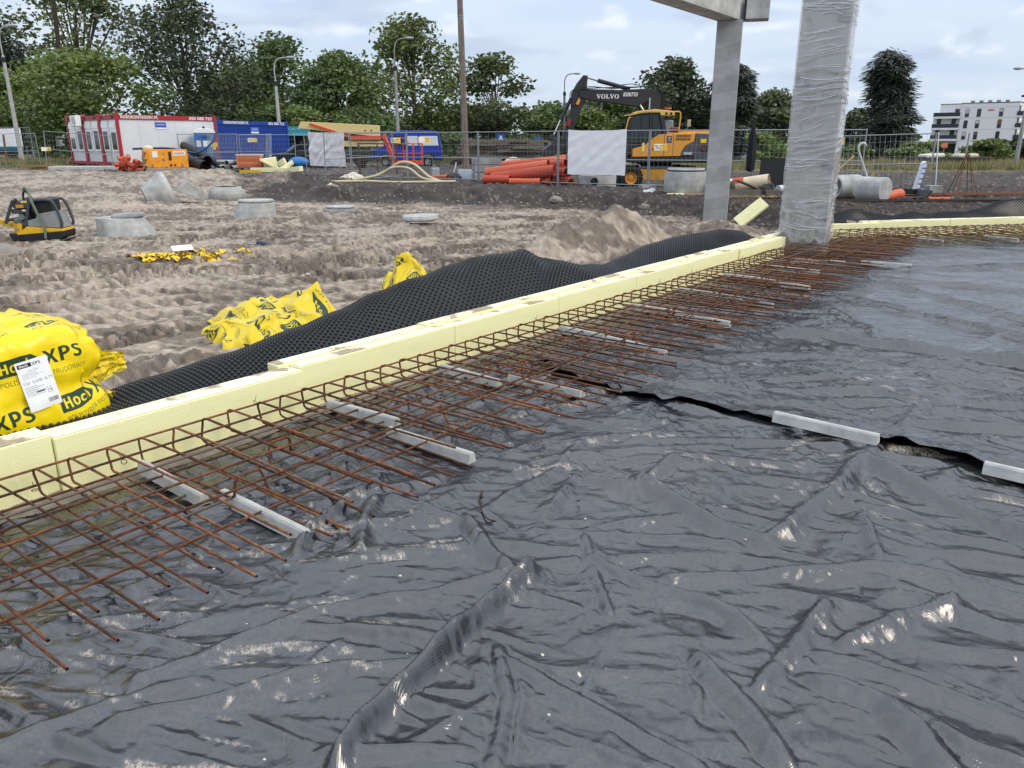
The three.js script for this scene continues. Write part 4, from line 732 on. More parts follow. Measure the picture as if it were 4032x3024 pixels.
{
  const greyPrint = std(0xffffff, 0.85, 0, { side: THREE.DoubleSide, map: canvasTex(512, 512, (x) => { x.fillStyle = '#e6e2e4'; x.fillRect(0, 0, 512, 512); for (let i = 0; i < 300; i++) { x.fillStyle = `rgba(${rnd() < 0.5 ? 150 : 190},${rnd() < 0.5 ? 140 : 180},${rnd() < 0.5 ? 140 : 185},0.1)`; x.fillRect(rnd() * 512, 60 + rnd() * 420, 10 + rnd() * 60, 2 + rnd() * 8); } }) });
  banner('smaller wrinkled greyish banner on the fence left of the orange lift basket', [-10.2, -40.6], [-7.95, -38.5], 0.3, 1.92, 0.09, greyPrint);
  const t = banner('long white banner with blue hem on the fence at the left picture edge', [-38.6, -58.12], [-35.2, -58.02], 0.98, 2.42, 0.03);
  part(t, 'blue_hem', bx(3.4, 0.22, 0.02, 0, -0.66, 0.07), std(0x0f6f8c, 0.7));
}
{ // folded dark parasol-like cloth tied to a fence post
  const g = lathe([[0.02, 0], [0.12, 0.06], [0.13, 0.5], [0.1, 1.2], [0.05, 1.45], [0.0, 1.46]], 14); const P = g.attributes.position; for (let i = 0; i < P.count; i++) { const a = Math.atan2(P.getZ(i), P.getX(i)), k = 1 + 0.3 * Math.sin(a * 5 + P.getY(i)); P.setX(i, P.getX(i) * k); P.setZ(i, P.getZ(i) * k); } g.computeVertexNormals();
  single('hanging_cloth', g, std(0x14161d, 0.85), 'dark rolled cloth hanging on the fence post between the columns', 'cloth', [8.1, 0.45, -27.2]);
}

// ---------------------------------------------------------------- wheeled excavator
{
  const t = thing('wheeled_excavator', 'yellow and black wheeled excavator with raised boom standing behind the fence', 'excavator', [5.52, -0.44, -33.75], 0.05); t.scale.setScalar(0.97);
  const Y = std(0xdd9a2e, 0.42, 0, { map: mottle(256, [255, 252, 248], 0.06, 4, 0.5) }), K = std(0x25262a, 0.55), G = std(0x46484c, 0.55), chrome = std(0xc9ccd0, 0.18, 0.9), hose = std(0x101113, 0.6);
  const zN = 1.22;
  // undercarriage and wheels
  part(t, 'chassis', [rb(3.5, 0.34, 0.9, 0.04, 0.5, 0.78, 0), rb(0.5, 0.3, 2.0, 0.04, -0.72, 0.55, 0), rb(0.5, 0.3, 2.0, 0.04, 1.76, 0.55, 0), cy(0.7, 0.8, 0.26, 24, 0.5, 1.04, 0)], K);
  part(t, 'dozer_blade', [ext([[-0.34, 0.82], [1.02, 0.82], [0.9, 0.38], [-0.2, 0.38]], 0.2, 0.02, 0, 0, 1.05)], std(0xc28a26, 0.55, 0, { map: mottle(128, [250, 240, 225], 0.2, 4, 1) }));
  part(t, 'blade_beam', rb(1.5, 0.1, 0.5, 0.02, 0.35, 0.9, 0.85), G);
  const tyreShape = lathe([[0.25, -0.13], [0.3, -0.16], [0.43, -0.15], [0.475, -0.1], [0.485, 0], [0.475, 0.1], [0.43, 0.15], [0.3, 0.16], [0.25, 0.13]], 32); tyreShape.rotateX(Math.PI / 2);
  const lugs = []; for (let i = 0; i < 22; i++) for (const s of [-1, 1]) { const g = bx(0.05, 0.035, 0.15, 0, 0.487, s * 0.075, 0, s * 0.5); g.rotateZ(i / 22 * Math.PI * 2 + (s > 0 ? 0.14 : 0)); lugs.push(g); }
  const tyreGeo = join([tyreShape, ...lugs]), rimGeo = join([lathe([[0.0, 0.06], [0.09, 0.07], [0.11, 0.02], [0.2, -0.02], [0.22, 0.1], [0.27, 0.14], [0.27, 0.1]], 24).rotateX(Math.PI / 2)]);
  for (const [x, z] of [[-0.72, 1.05], [-0.72, 0.68], [1.76, 1.05], [1.76, 0.68], [-0.72, -1.0], [1.76, -1.0], [2.35, -0.9]].slice(0, 6)) { const w = new THREE.Group(); w.name = 'wheel'; w.position.set(x, 0.48, z); t.add(w); sharedPart(w, 'tyre', tyreGeo, M.rubber); sharedPart(w, 'rim', rimGeo, Y); }
  part(t, 'mudguard', [tube([[-1.2, 0.75, 1.05], [-1.05, 1.0, 1.05], [-0.72, 1.08, 1.05], [-0.35, 0.98, 1.05], [-0.25, 0.8, 1.05]], 0.02, 16, 6)], std(0xd0d2d2, 0.4));
  // house
  part(t, 'turntable_skirt', rb(4.0, 0.3, 2.36, 0.06, 1.25, 1.24, 0), K);
  part(t, 'side_panel', ext([[-0.72, 1.33], [-0.72, 1.65], [-0.21, 1.79], [0.0, 2.0], [0.36, 2.22], [0.62, 2.24], [1.9, 2.28], [1.86, 1.95], [1.52, 1.79], [1.34, 1.54], [1.3, 1.36]], 0.14, 0.02, 0, 0, zN - 0.06), Y);
  part(t, 'panel_seam', [bx(0.014, 0.86, 0.012, 0.6, 1.8, zN + 0.012), bx(0.014, 0.88, 0.012, 0.98, 1.82, zN + 0.012)], K);
  part(t, 'engine_cover', [rb(2.2, 0.95, 2.2, 0.1, 1.65, 1.83, -0.08), rb(1.5, 0.14, 1.5, 0.06, 1.9, 2.33, 0.1)], Y);
  part(t, 'counterweight', [ext([[1.92, 2.28], [2.75, 2.26], [2.95, 2.1], [2.98, 1.3], [2.7, 1.15], [1.88, 1.15], [1.84, 1.38], [1.3, 1.36], [1.36, 1.54], [1.54, 1.79], [1.88, 1.95]], 2.44, 0.05, 0, 0, 0.02)], G);
  part(t, 'rear_lamp_recess', [ext(new THREE.Shape().absellipse(2.36, 1.66, 0.26, 0.14, 0, Math.PI * 2), 0.03, 0, 0, 0, zN + 0.025)], K);
  part(t, 'tail_lamp', cy(0.055, 0.055, 0.03, 14, 2.24, 1.66, zN + 0.05, Math.PI / 2), std(0xb01c20, 0.3));
  part(t, 'warning_triangle', ext([[2.5, 1.35], [2.95, 1.35], [2.72, 1.72]], 0.02, 0, 0, 0, zN + 0.04), std(0xe02a20, 0.4));
  const slots = []; for (let r = 0; r < 2; r++) for (let i = 0; i < 12; i++) slots.push(ext([[-0.014, -0.05], [0.012, -0.05], [0.026, 0.05], [0, 0.05]], 0.02, 0, 1.1 + i * 0.052 - r * 0.02, 2.17 - r * 0.13, zN + 0.008)); part(t, 'vent_slots', slots, M.black);
  part(t, 'side_lettering', text('VOLVO', 0.085, 0.006, serif, 0.42).translate(0.29, 1.63, zN + 0.012), M.black);
  part(t, 'model_lettering', text('EW160C', 0.11, 0.006, font, 0.36).translate(1.62, 1.47, zN + 0.024), M.white);
  const plate = part(t, 'logo_plate', bx(0.2, 0.26, 0.008, 0.8, 2.03, zN + 0.014), std(0x1c2a5c, 0.5)); part(plate, 'emblem', [tr(0.035, 0.012, 6, 14, 0.8, 2.08, zN + 0.02), text('INTRA', 0.035, 0.003, font, 0.14).translate(0.8, 1.98, zN + 0.019)], M.white);
  part(t, 'hazard_sticker', bx(0.25, 0.16, 0.008, 2.24, 1.97, zN + 0.034), M.yellow);
  part(t, 'notice_sticker', bx(0.11, 0.34, 0.008, -0.28, 1.72, zN + 0.02), std(0xe9d774, 0.6));
  // cab
  const cab = part(t, 'cab_frame', [sbar([-0.9, 1.6, 1.16], [-0.86, 3.0, 1.14], 0.09), sbar([-0.9, 1.6, 0.3], [-0.86, 3.0, 0.32], 0.09), sbar([0.02, 1.9, 1.18], [0.0, 3.06, 1.14], 0.1), sbar([0.62, 2.2, 1.14], [0.42, 3.06, 1.12], 0.16), sbar([0.62, 2.2, 0.28], [0.42, 3.06, 0.3], 0.16), sbar([-0.86, 3.02, 1.14], [0.44, 3.08, 1.12], 0.08), sbar([-0.86, 3.02, 0.3], [0.44, 3.08, 0.3], 0.08), rb(1.6, 0.5, 0.9, 0.05, -0.15, 1.62, 0.72), sbar([-0.42, 1.8, 1.19], [-0.36, 3.0, 1.15], 0.04)], K);
  part(t, 'cab_roof', ext([[-0.92, 2.98], [-0.55, 3.14], [0.15, 3.22], [0.95, 3.14], [0.98, 2.97], [0.4, 2.96], [0.34, 3.08], [-0.1, 3.08], [-0.9, 3.0]], 1.0, 0.03, 0, 0, 0.72), std(0xd9b058, 0.5));
  for (const [n, a, b, c, d] of [['door_window', [-0.84, 1.9, 1.17], [-0.06, 1.9, 1.17], [-0.06, 3.0, 1.14], [-0.8, 2.96, 1.14]], ['rear_side_window', [0.1, 2.1, 1.16], [0.54, 2.24, 1.14], [0.38, 3.02, 1.12], [0.08, 3.02, 1.13]], ['windscreen', [-0.93, 1.75, 0.34], [-0.93, 1.75, 1.14], [-0.88, 2.98, 1.12], [-0.88, 2.98, 0.34]], ['rear_window', [0.66, 2.28, 1.1], [0.62, 2.28, 0.34], [0.5, 3.0, 0.34], [0.52, 3.0, 1.1]], ['far_window', [-0.84, 1.9, 0.3], [0.5, 2.2, 0.3], [0.4, 3.0, 0.3], [-0.8, 2.96, 0.3]]]) { const g = new THREE.BufferGeometry(); g.setAttribute('position', new THREE.Float32BufferAttribute([...a, ...b, ...c, ...a, ...c, ...d], 3)); g.setAttribute('uv', new THREE.Float32BufferAttribute(new Float32Array(12), 2)); g.computeVertexNormals(); part(t, n, g, phy(0x4c605c, 0.05, { transmission: 0.8, side: THREE.DoubleSide })); }
  part(t, 'seat', [rb(0.5, 0.16, 0.5, 0.05, 0.05, 2.0, 0.72), rb(0.14, 0.7, 0.46, 0.05, 0.3, 2.35, 0.72)], K);
  part(t, 'engine_shroud', [rb(0.5, 0.6, 0.9, 0.05, 0.84, 2.5, 0.2)], phy(0x8c979b, 0.15));
  part(t, 'handrail', tube([[-0.86, 2.9, 1.22], [-0.95, 2.84, 1.25], [-1.03, 2.5, 1.26], [-1.1, 2.2, 1.26]], 0.024, 14, 6), std(0xdda83c, 0.5)); part(t, 'handrail', tube([[0.98, 3.12, 1.1], [1.18, 3.12, 1.12], [1.24, 3.0, 1.12], [1.22, 2.6, 1.12], [1.2, 2.38, 1.12]], 0.03, 16, 6), std(0xdda83c, 0.5));
  part(t, 'mirror', [rb(0.15, 0.28, 0.05, 0.02, 1.62, 2.67, 1.1), bar([1.62, 2.54, 1.1], [1.5, 2.38, 1.0], 0.014)], std(0xb9a985, 0.2, 0.4));
  part(t, 'beacon', [cy(0.14, 0.15, 0.07, 16, 0.8, 3.27, 0.7), bx(0.03, 0.1, 0.03, 0.8, 3.18, 0.7)], std(0xb8402c, 0.35));
  part(t, 'work_lights', [rb(0.1, 0.1, 0.08, 0.02, 0.62, 3.05, 1.2), rb(0.1, 0.1, 0.08, 0.02, 0.82, 3.05, 1.2)], M.black);
  part(t, 'air_filter', [cy(0.1, 0.1, 0.3, 16, 1.08, 2.42, 0.9, 0, 0, Math.PI / 2)], std(0x7d2430, 0.5));
  part(t, 'orange_vest', ext([[0.2, 2.42], [0.28, 2.9], [0.32, 2.92], [0.29, 2.55], [0.26, 2.4]], 0.03, 0, 0, 0, 1.1), std(0xe8581c, 0.7));
  // boom, stick, cylinders
  part(t, 'boom', ext([[-2.92, 4.0], [-2.75, 4.06], [-1.2, 4.02], [0.05, 4.08], [0.4, 4.02], [0.58, 3.88], [0.64, 3.7], [0.62, 2.5], [0.2, 2.5], [0.15, 3.2], [0.12, 3.6], [-0.36, 3.36], [-0.8, 3.42], [-2.55, 3.62], [-2.85, 3.72]], 0.42, 0.03, 0, 0, -0.05), K);
  part(t, 'boom_lettering', text('VOLVO', 0.17, 0.008, serif, 0.95).translate(-1.67, 3.76, 0.162), M.white);
  const ku = text('KUNTTU', 0.16, 0.008, font, 0.6); { const m4 = new THREE.Matrix4().makeShear(0, 0, 0.22, 0, 0, 0); ku.applyMatrix4(m4); } part(t, 'owner_lettering', ku.translate(-0.7, 3.84, 0.162), M.white);
  part(t, 'stick', ext([[-2.78, 4.5], [-2.7, 4.6], [-2.52, 4.58], [-2.55, 4.1], [-2.62, 3.5], [-2.8, 3.2], [-3.1, 2.34], [-3.36, 1.5], [-3.56, 1.5], [-3.46, 2.4], [-3.2, 3.2], [-3.18, 3.9], [-2.95, 4.3]], 0.34, 0.03, 0, 0, -0.05), K);
  const cyl = (name, a, b, c, r) => { const q = part(t, name, bar(b, c, r, 14), K); part(q, 'rod', bar(a, b, r * 0.55, 12), chrome); };
  cyl('stick_cylinder', [-2.56, 4.53, -0.05], [-2.08, 4.4, -0.05], [-0.7, 4.06, -0.05], 0.085); cyl('bucket_cylinder', [-3.9, 2.2, -0.05], [-3.62, 2.82, -0.05], [-3.18, 3.7, -0.05], 0.075); cyl('boom_cylinder', [-0.3, 3.42, 0.3], [-0.15, 3.2, 0.3], [0.3, 2.2, 0.3], 0.07); cyl('boom_cylinder', [0.1, 3.7, 0.3], [0.1, 3.25, 0.3], [0.12, 2.6, 0.3], 0.06);
  part(t, 'hoses', [tube([[-2.9, 4.1, 0.1], [-2.3, 4.14, 0.12], [-1.5, 4.08, 0.12], [-0.6, 4.12, 0.12], [0.2, 4.16, 0.12], [0.55, 4.05, 0.14], [0.68, 3.7, 0.14], [0.66, 3.2, 0.14]], 0.022, 50, 6), tube([[-2.9, 4.04, 0.18], [-1.9, 4.1, 0.18], [-0.2, 4.14, 0.18], [0.45, 4.1, 0.2], [0.72, 3.6, 0.2], [0.62, 3.1, 0.25]], 0.02, 50, 6), tube([[-3.0, 4.08, 0.14], [-3.25, 3.9, 0.16], [-3.22, 3.5, 0.16], [-3.05, 3.4, 0.16], [-2.95, 3.6, 0.16]], 0.02, 24, 6), tube([[-2.62, 3.62, 0.16], [-2.5, 3.4, 0.18], [-2.55, 3.2, 0.18], [-2.75, 3.16, 0.16]], 0.018, 20, 6), tube([[-1.1, 4.22, -0.05], [-0.6, 4.26, 0], [-0.1, 4.14, 0.05]], 0.018, 16, 5)], hose);
  part(t, 'valve_block', [rb(0.12, 0.3, 0.1, 0.02, -3.28, 2.7, 0.17, 0, 0, -0.25), rb(0.05, 0.26, 0.06, 0.01, -3.42, 2.6, 0.17, 0, 0, -0.2)], std(0x8c2a28, 0.5)); part(t, 'yellow_link', ext([[-3.02, 3.45], [-2.88, 3.72], [-2.82, 3.6], [-2.9, 3.42]], 0.05, 0, 0, 0, 0.16), Y);
  part(t, 'bucket_link', [sbar([-3.9, 2.2, -0.05], [-4.0, 1.7, -0.05], 0.12), sbar([-3.95, 2.2, -0.05], [-3.45, 1.95, -0.05], 0.1), cy(0.16, 0.16, 0.4, 16, -3.75, 1.9, -0.05, Math.PI / 2)], K);
  part(t, 'bucket', ext([[-3.45, 1.75], [-3.95, 1.95], [-4.35, 1.6], [-4.4, 1.15], [-4.05, 0.85], [-3.75, 0.9], [-3.95, 1.15], [-3.92, 1.45], [-3.55, 1.6]], 0.9, 0.02, 0, 0, -0.05), std(0x20262e, 0.5)); part(t, 'bucket_teeth', [-0.35, -0.1, 0.15, 0.4].map((z) => ext([[-3.8, 0.88], [-3.55, 0.98], [-3.62, 1.06], [-3.85, 0.98]], 0.08, 0, 0, 0, z - 0.05)), std(0xb58a2a, 0.6));
}

// ---------------------------------------------------------------- pile of orange drain pipes
reseed(313);
function pipe(label, a, b, r, ribs, m, group = 'orange drain pipes piled behind the fence') {
  const A = V(...a), B = V(...b), L = A.distanceTo(B), prof = [];
  if (ribs) { const n = Math.round(L / 0.055); for (let i = 0; i <= n; i++) { const y = -L / 2 + L * i / n; prof.push([r * 0.94, y], [r, y + L / n * 0.25], [r, y + L / n * 0.7]); } } else prof.push([r, -L / 2], [r, L / 2 - 0.3], [r * 1.1, L / 2 - 0.24], [r * 1.1, L / 2]);
  prof.push([r * (ribs ? 0.86 : 1.02), L / 2], [r * 0.86, -L / 2], [ribs ? r * 0.94 : r, -L / 2]);
  const o = new THREE.Mesh(join(lathe(prof, 22)), m || (ribs ? M.orangePipeDark : M.orangePipe)); o.name = numbered('drain_pipe'); o.castShadow = o.receiveShadow = true;
  o.quaternion.setFromUnitVectors(V(0, 1, 0), B.clone().sub(A).normalize()); o.position.copy(A.add(B).multiplyScalar(0.5)); o.userData = { label, category: 'pipe', group }; scene.add(o); return o;
}
const zP = -30.9;
pipe('smooth orange pipe lying topmost at the back of the pile', [-0.4, 0.5, -33.6], [2.2, 0.78, -32.2], 0.16, false);
pipe('long smooth orange pipe with plain end in the middle of the pile', [-1.05, 0.22, -32.5], [1.45, 0.56, -31.6], 0.2, false);
pipe('long ribbed dark orange pipe slanting up across the pile front', [-0.8, 0.04, -31.9], [1.62, 0.36, -31.1], 0.225, true);
pipe('short ribbed dark orange pipe lowest at the left end of the pile', [-1.12, 0.0, -31.7], [-0.1, 0.01, -31.3], 0.17, true);
pipe('smooth orange pipe lying on the ground at the front of the pile', [-0.1, -0.05, -31.1], [1.1, -0.05, -30.8], 0.13, false);
pipe('orange pipe end sticking out high beside the fence post', [1.3, 0.55, -33.0], [2.22, 0.66, -31.2], 0.22, false);
pipe('ribbed orange pipe end below the high one beside the white banner', [1.2, 0.28, -33.0], [2.18, 0.3, -31.0], 0.21, true);
pipe('slim brown orange pipe under the ribbed pipes near the fence post', [0.2, 0.06, -32.6], [1.58, 0.12, -31.2], 0.11, false);
pipe('slim orange pipe on the ground near the fence post', [0.4, -0.04, -32.3], [1.5, -0.05, -31.05], 0.1, false);
pipe('slim orange pipe end right of the fence post under the banner corner', [1.6, -0.04, -32.4], [2.3, -0.05, -30.9], 0.11, false);
pipe('thin orange pipe end furthest right on the ground under the banner', [2.0, -0.08, -32.2], [2.6, -0.09, -30.9], 0.08, false);
pipe('short orange pipe piece lying left of the wooden pole', [-3.5, -0.05, -34.9], [-2.75, 0.0, -34.3], 0.09, false, undefined, 'loose orange pipes');
pipe('short orange pipe lying alone on the right in front of the dark yard', [11.6, -0.1, -22.0], [12.15, -0.1, -21.9], 0.055, false, undefined, 'loose orange pipes');
pipe('short orange pipe between the concrete cylinders and the black trough', [10.35, -0.02, -21.9], [10.95, 0.02, -22.3], 0.13, false, undefined, 'loose orange pipes');

// ---------------------------------------------------------------- site containers
reseed(808);
const panelWhite = std(0xd5d8da, 0.55, 0, { map: mottle(256, [255, 255, 255], 0.05, 3, 0.4) });
const ribbedBlue = std(0x0d3d96, 0.5);
function containerShell(t, mat, wall, z0) {   // x 0..6.06, z z0-2.44..z0
  const z1 = z0 - 2.44, L = 6.06, H = 2.8;
  const posts = [[0.08, z0 - 0.08], [L - 0.08, z0 - 0.08], [0.08, z1 + 0.08], [L - 0.08, z1 + 0.08]]; for (const [x, z] of posts) part(t, 'corner_post', rb(0.16, H, 0.16, 0.015, x, H / 2, z), mat);
  part(t, 'roof_beam', [rb(L - 0.33, 0.24, 0.1, 0.01, L / 2, H - 0.15, z0 - 0.05), rb(L - 0.33, 0.24, 0.1, 0.01, L / 2, H - 0.15, z1 + 0.05), rb(0.1, 0.24, 2.44 - 0.33, 0.01, 0.05, H - 0.15, z0 - 1.22), rb(0.1, 0.24, 2.44 - 0.33, 0.01, L - 0.05, H - 0.15, z0 - 1.22)], mat);
  part(t, 'floor_beam', [rb(L - 0.33, 0.16, 0.1, 0.01, L / 2, 0.1, z0 - 0.05), rb(L - 0.33, 0.16, 0.1, 0.01, L / 2, 0.1, z1 + 0.05), rb(0.1, 0.16, 2.44 - 0.33, 0.01, 0.05, 0.1, z0 - 1.22), rb(0.1, 0.16, 2.44 - 0.33, 0.01, L - 0.05, 0.1, z0 - 1.22)], mat);
  part(t, 'wall', wall ? [] .concat(bx(L - 0.2, H - 0.3, 2.3, L / 2, H / 2 - 0.02, z0 - 1.22)) : bx(L - 0.2, H - 0.3, 2.3, L / 2, H / 2 - 0.02, z0 - 1.22), wall || panelWhite);
  part(t, 'roof', bx(L - 0.2, 0.05, 2.3, L / 2, H - 0.08, z0 - 1.22), std(0x8f9496, 0.6));
  part(t, 'corner_casting', [[0.09, z0 - 0.09], [L - 0.09, z0 - 0.09], [0.09, z1 + 0.09]].map(([x, z]) => rb(0.19, 0.13, 0.19, 0.012, x, H - 0.02, z)), mat);
}
function endWindow(t, zc, shut) {   // tall window in the end wall (faces -x)
  const w = part(t, 'window', bx(0.05, 1.72, 0.86, 0.075, 1.62, zc), M.white);
  part(w, 'frame', [bx(0.03, 1.2, 0.07, 0.04, 1.4, zc - 0.36), bx(0.03, 1.2, 0.07, 0.04, 1.4, zc + 0.36), bx(0.03, 0.08, 0.65, 0.04, 0.83, zc), bx(0.03, 0.06, 0.65, 0.04, 1.97, zc), bx(0.05, 0.26, 0.84, 0.035, 2.2, zc)], std(0xf0f1f2, 0.4));
  part(w, 'pane', bx(0.012, 1.08 - shut, 0.64, 0.046, 1.4 - shut / 2, zc), M.darkGlass);
  if (shut > 0) part(w, 'shutter', bx(0.016, shut, 0.64, 0.04, 1.94 - shut / 2, zc), std(0xe6e8e9, 0.5));
}
{
  const C = [-22.35, -45.85], phi = 0.8508, names = ['nearest of the three red framed white site containers, its long side facing us', 'middle of the three red framed white site containers', 'furthest left of the three red framed white site containers'];
  for (let k = 0; k < 3; k++) {
    const t = thing('site_container', names[k], 'container', [C[0] - Math.sin(phi) * 2.445 * k, 0.15, C[1] - Math.cos(phi) * 2.445 * k], phi, 'red framed site containers');
    containerShell(t, M.red, null, 0); endWindow(t, -0.66, k === 0 ? 0.12 : 0.02); endWindow(t, -1.78, k === 2 ? 0.42 : 0.06);
    part(t, 'beam_socket', [bx(0.02, 0.12, 0.3, -0.004, 2.66, -0.5), bx(0.02, 0.12, 0.3, -0.004, 2.66, -1.95)], M.black);
    if (k === 0) {
      part(t, 'lettering', text('ROBOKONTENERY.PL', 0.17, 0.006, font, 2.15).translate(1.35, 2.66, 0.003), M.white); part(t, 'phone_lettering', text('692 680 722', 0.17, 0.006, font, 1.45).translate(5.05, 2.66, 0.003), M.white);
      const pl = part(t, 'notice_plate', bx(0.66, 0.4, 0.01, 2.55, 2.2, -0.058), std(0x2a55b4, 0.5)); part(pl, 'white_lines', [text('ROBOKONTENERY', 0.06, 0.004, font, 0.5).translate(2.55, 2.27, -0.05), bx(0.64, 0.1, 0.004, 2.55, 2.06, -0.05)], M.white);
      part(t, 'panel_joint', [1, 2, 3, 4, 5].map((i) => bx(0.012, 2.25, 0.006, 0.15 + i * 1.1, 1.35, -0.068)), std(0xb4b8bb, 0.6));
    }
    part(t, 'blocks', [bx(0.4, 0.2, 0.3, 0.3, -0.1, -0.3), bx(0.4, 0.2, 0.3, 5.6, -0.1, -0.3), bx(0.4, 0.2, 0.3, 0.3, -0.1, -2.1)], M.concreteDark);
  }
  const ac = thing('air_conditioner', 'white air conditioner unit high on the end of the red containers', 'air conditioner', [C[0] - Math.sin(phi) * 4.95 - Math.cos(phi) * 0.3, 2.35, C[1] - Math.cos(phi) * 4.95 + Math.sin(phi) * 0.3], phi);
  part(ac, 'case', rb(0.32, 0.62, 0.86, 0.03, 0, 0.3, 0), M.white); part(ac, 'fan_grille', [tr(0.2, 0.012, 5, 20, -0.165, 0.3, 0.12, 0, Math.PI / 2), tr(0.12, 0.01, 5, 18, -0.165, 0.3, 0.12, 0, Math.PI / 2)], std(0x8c9092, 0.5)); part(ac, 'bracket', [bx(0.34, 0.03, 0.04, 0.02, -0.02, 0.3), bx(0.34, 0.03, 0.04, 0.02, -0.02, -0.3)], M.white);
}
{
  const phi = 1.02, t = thing('site_container', 'blue steel container right of the red site containers', 'container', [-18.9, 0.0, -51.8], phi);
  const wave = []; for (let i = 0; i < 56; i++) wave.push(bx(0.05, 2.3, 0.03, 0.2 + i * 0.102, 1.35, -0.06)); containerShell(t, M.blue, ribbedBlue, 0); part(t, 'corrugation', wave, ribbedBlue);
  part(t, 'lettering', text('ROBOKONTENERY.PL', 0.17, 0.006, font, 2.0).translate(1.6, 2.66, 0.003), M.white); part(t, 'phone_lettering', text('692 680 722', 0.17, 0.006, font, 1.4).translate(5.0, 2.66, 0.003), M.white);
  const pl = part(t, 'notice_plate', bx(0.7, 0.4, 0.02, 3.1, 2.2, -0.03), std(0x3c66c4, 0.5)); part(pl, 'white_lines', [text('ROBOKONTENERY', 0.06, 0.004, font, 0.5).translate(3.1, 2.27, -0.019), bx(0.66, 0.1, 0.004, 3.1, 2.06, -0.018)], M.white);
}
{ // portable toilet
  const t = thing('portable_toilet', 'blue portable toilet with white roof between the red and blue containers', 'toilet', [-18.5, -0.05, -48.6], 0.35);
  const b = std(0x2a6eb8, 0.5); part(t, 'cabin', [rb(1.15, 2.0, 1.15, 0.04, 0, 1.0, 0)], b); part(t, 'door', [rb(0.72, 1.75, 0.03, 0.01, 0.1, 0.98, 0.59)], std(0x2464aa, 0.5));
  part(t, 'roof', ext([[-0.64, 2.0], [-0.6, 2.12], [-0.3, 2.26], [0.3, 2.26], [0.6, 2.12], [0.64, 2.0]], 1.26, 0.03), std(0xe6eaee, 0.5)); part(t, 'vent_pipe', cy(0.06, 0.06, 0.14, 12, 0, 2.33, 0), M.black);
  part(t, 'ribs', [-0.45, -0.3].map((x) => bx(0.03, 1.7, 0.03, x, 0.95, 0.585)), b); part(t, 'vent_slots', [0, 1, 2].map((i) => bx(0.5, 0.03, 0.02, 0.1, 1.72 + i * 0.06, 0.61)), std(0x174a86, 0.5));
  part(t, 'notice', [bx(0.5, 0.34, 0.01, 0.14, 1.4, 0.612)], M.white); part(t, 'notice', [bx(0.26, 0.36, 0.01, -0.36, 1.4, 0.606)], std(0xd9c9cc, 0.6)); part(t, 'yellow_notice', [bx(0.16, 0.4, 0.01, 0.5, 1.25, 0.625), bx(0.14, 0.24, 0.01, 0.62, 1.35, 0.64)], M.yellow);
}
{ // generator
  const t = thing('generator', 'weathered orange generator box on a grey base in front of the red container', 'generator', [-18.0, -0.12, -41.6], 0.55), m = std(0xffffff, 0.55, 0, { map: TX.paintOrange });
  part(t, 'housing', [rb(2.05, 0.95, 1.0, 0.03, 0, 0.72, 0)], m); part(t, 'base', [rb(2.1, 0.26, 1.04, 0.02, 0, 0.13, 0)], std(0x8d949a, 0.6, 0.2));
  part(t, 'side_door', [rb(0.86, 0.82, 0.02, 0.008, 0.5, 0.72, 0.505), rb(0.86, 0.82, 0.02, 0.008, -0.45, 0.72, 0.505)], m); part(t, 'window', bx(0.13, 0.42, 0.012, 0.16, 0.86, 0.52), M.black); part(t, 'socket', [cy(0.06, 0.06, 0.02, 14, 0.17, 0.42, 0.52, Math.PI / 2), cy(0.05, 0.05, 0.02, 14, 0.36, 0.42, 0.52, Math.PI / 2)], M.darkSteel);
  part(t, 'name_plate', bx(0.6, 0.22, 0.01, 0.62, 1.0, 0.52), M.white); part(t, 'name_lettering', text('HAMER', 0.1, 0.004, font, 0.48).translate(0.62, 1.0, 0.526), std(0xc43a4e, 0.6)); part(t, 'notice', bx(0.26, 0.3, 0.01, -0.55, 0.96, 0.52), M.white);
  single('sand_bag', sph(0.26, 12, 8).scale(1, 0.55, 0.8), std(0xd8ceb8, 0.9), 'pale cloth bundle lying on top of the orange generator', 'bag', [-18.7, 1.14, -41.3]);
}
function palletShape(t, y0, m) { for (let i = 0; i < 6; i++) part(t, 'deck_board', rb(1.2, 0.022, 0.1, 0.004, 0, y0 + 0.13, -0.34 + i * 0.136), m); for (const z of [-0.34, 0, 0.34]) part(t, 'runner', [rb(1.2, 0.022, 0.1, 0.004, 0, y0 + 0.011, z), ...[-0.52, 0, 0.52].map((x) => rb(0.14, 0.09, 0.1, 0.004, x, y0 + 0.07, z))], m); }
{ const t = thing('wooden_pallet', 'wooden pallet leaning upright against the orange generator', 'pallet', [-18.75, 0.5, -40.85], 0); palletShape(t, -0.07, M.wood); t.rotation.set(1.3, 0.4, 1.45, 'YXZ'); }
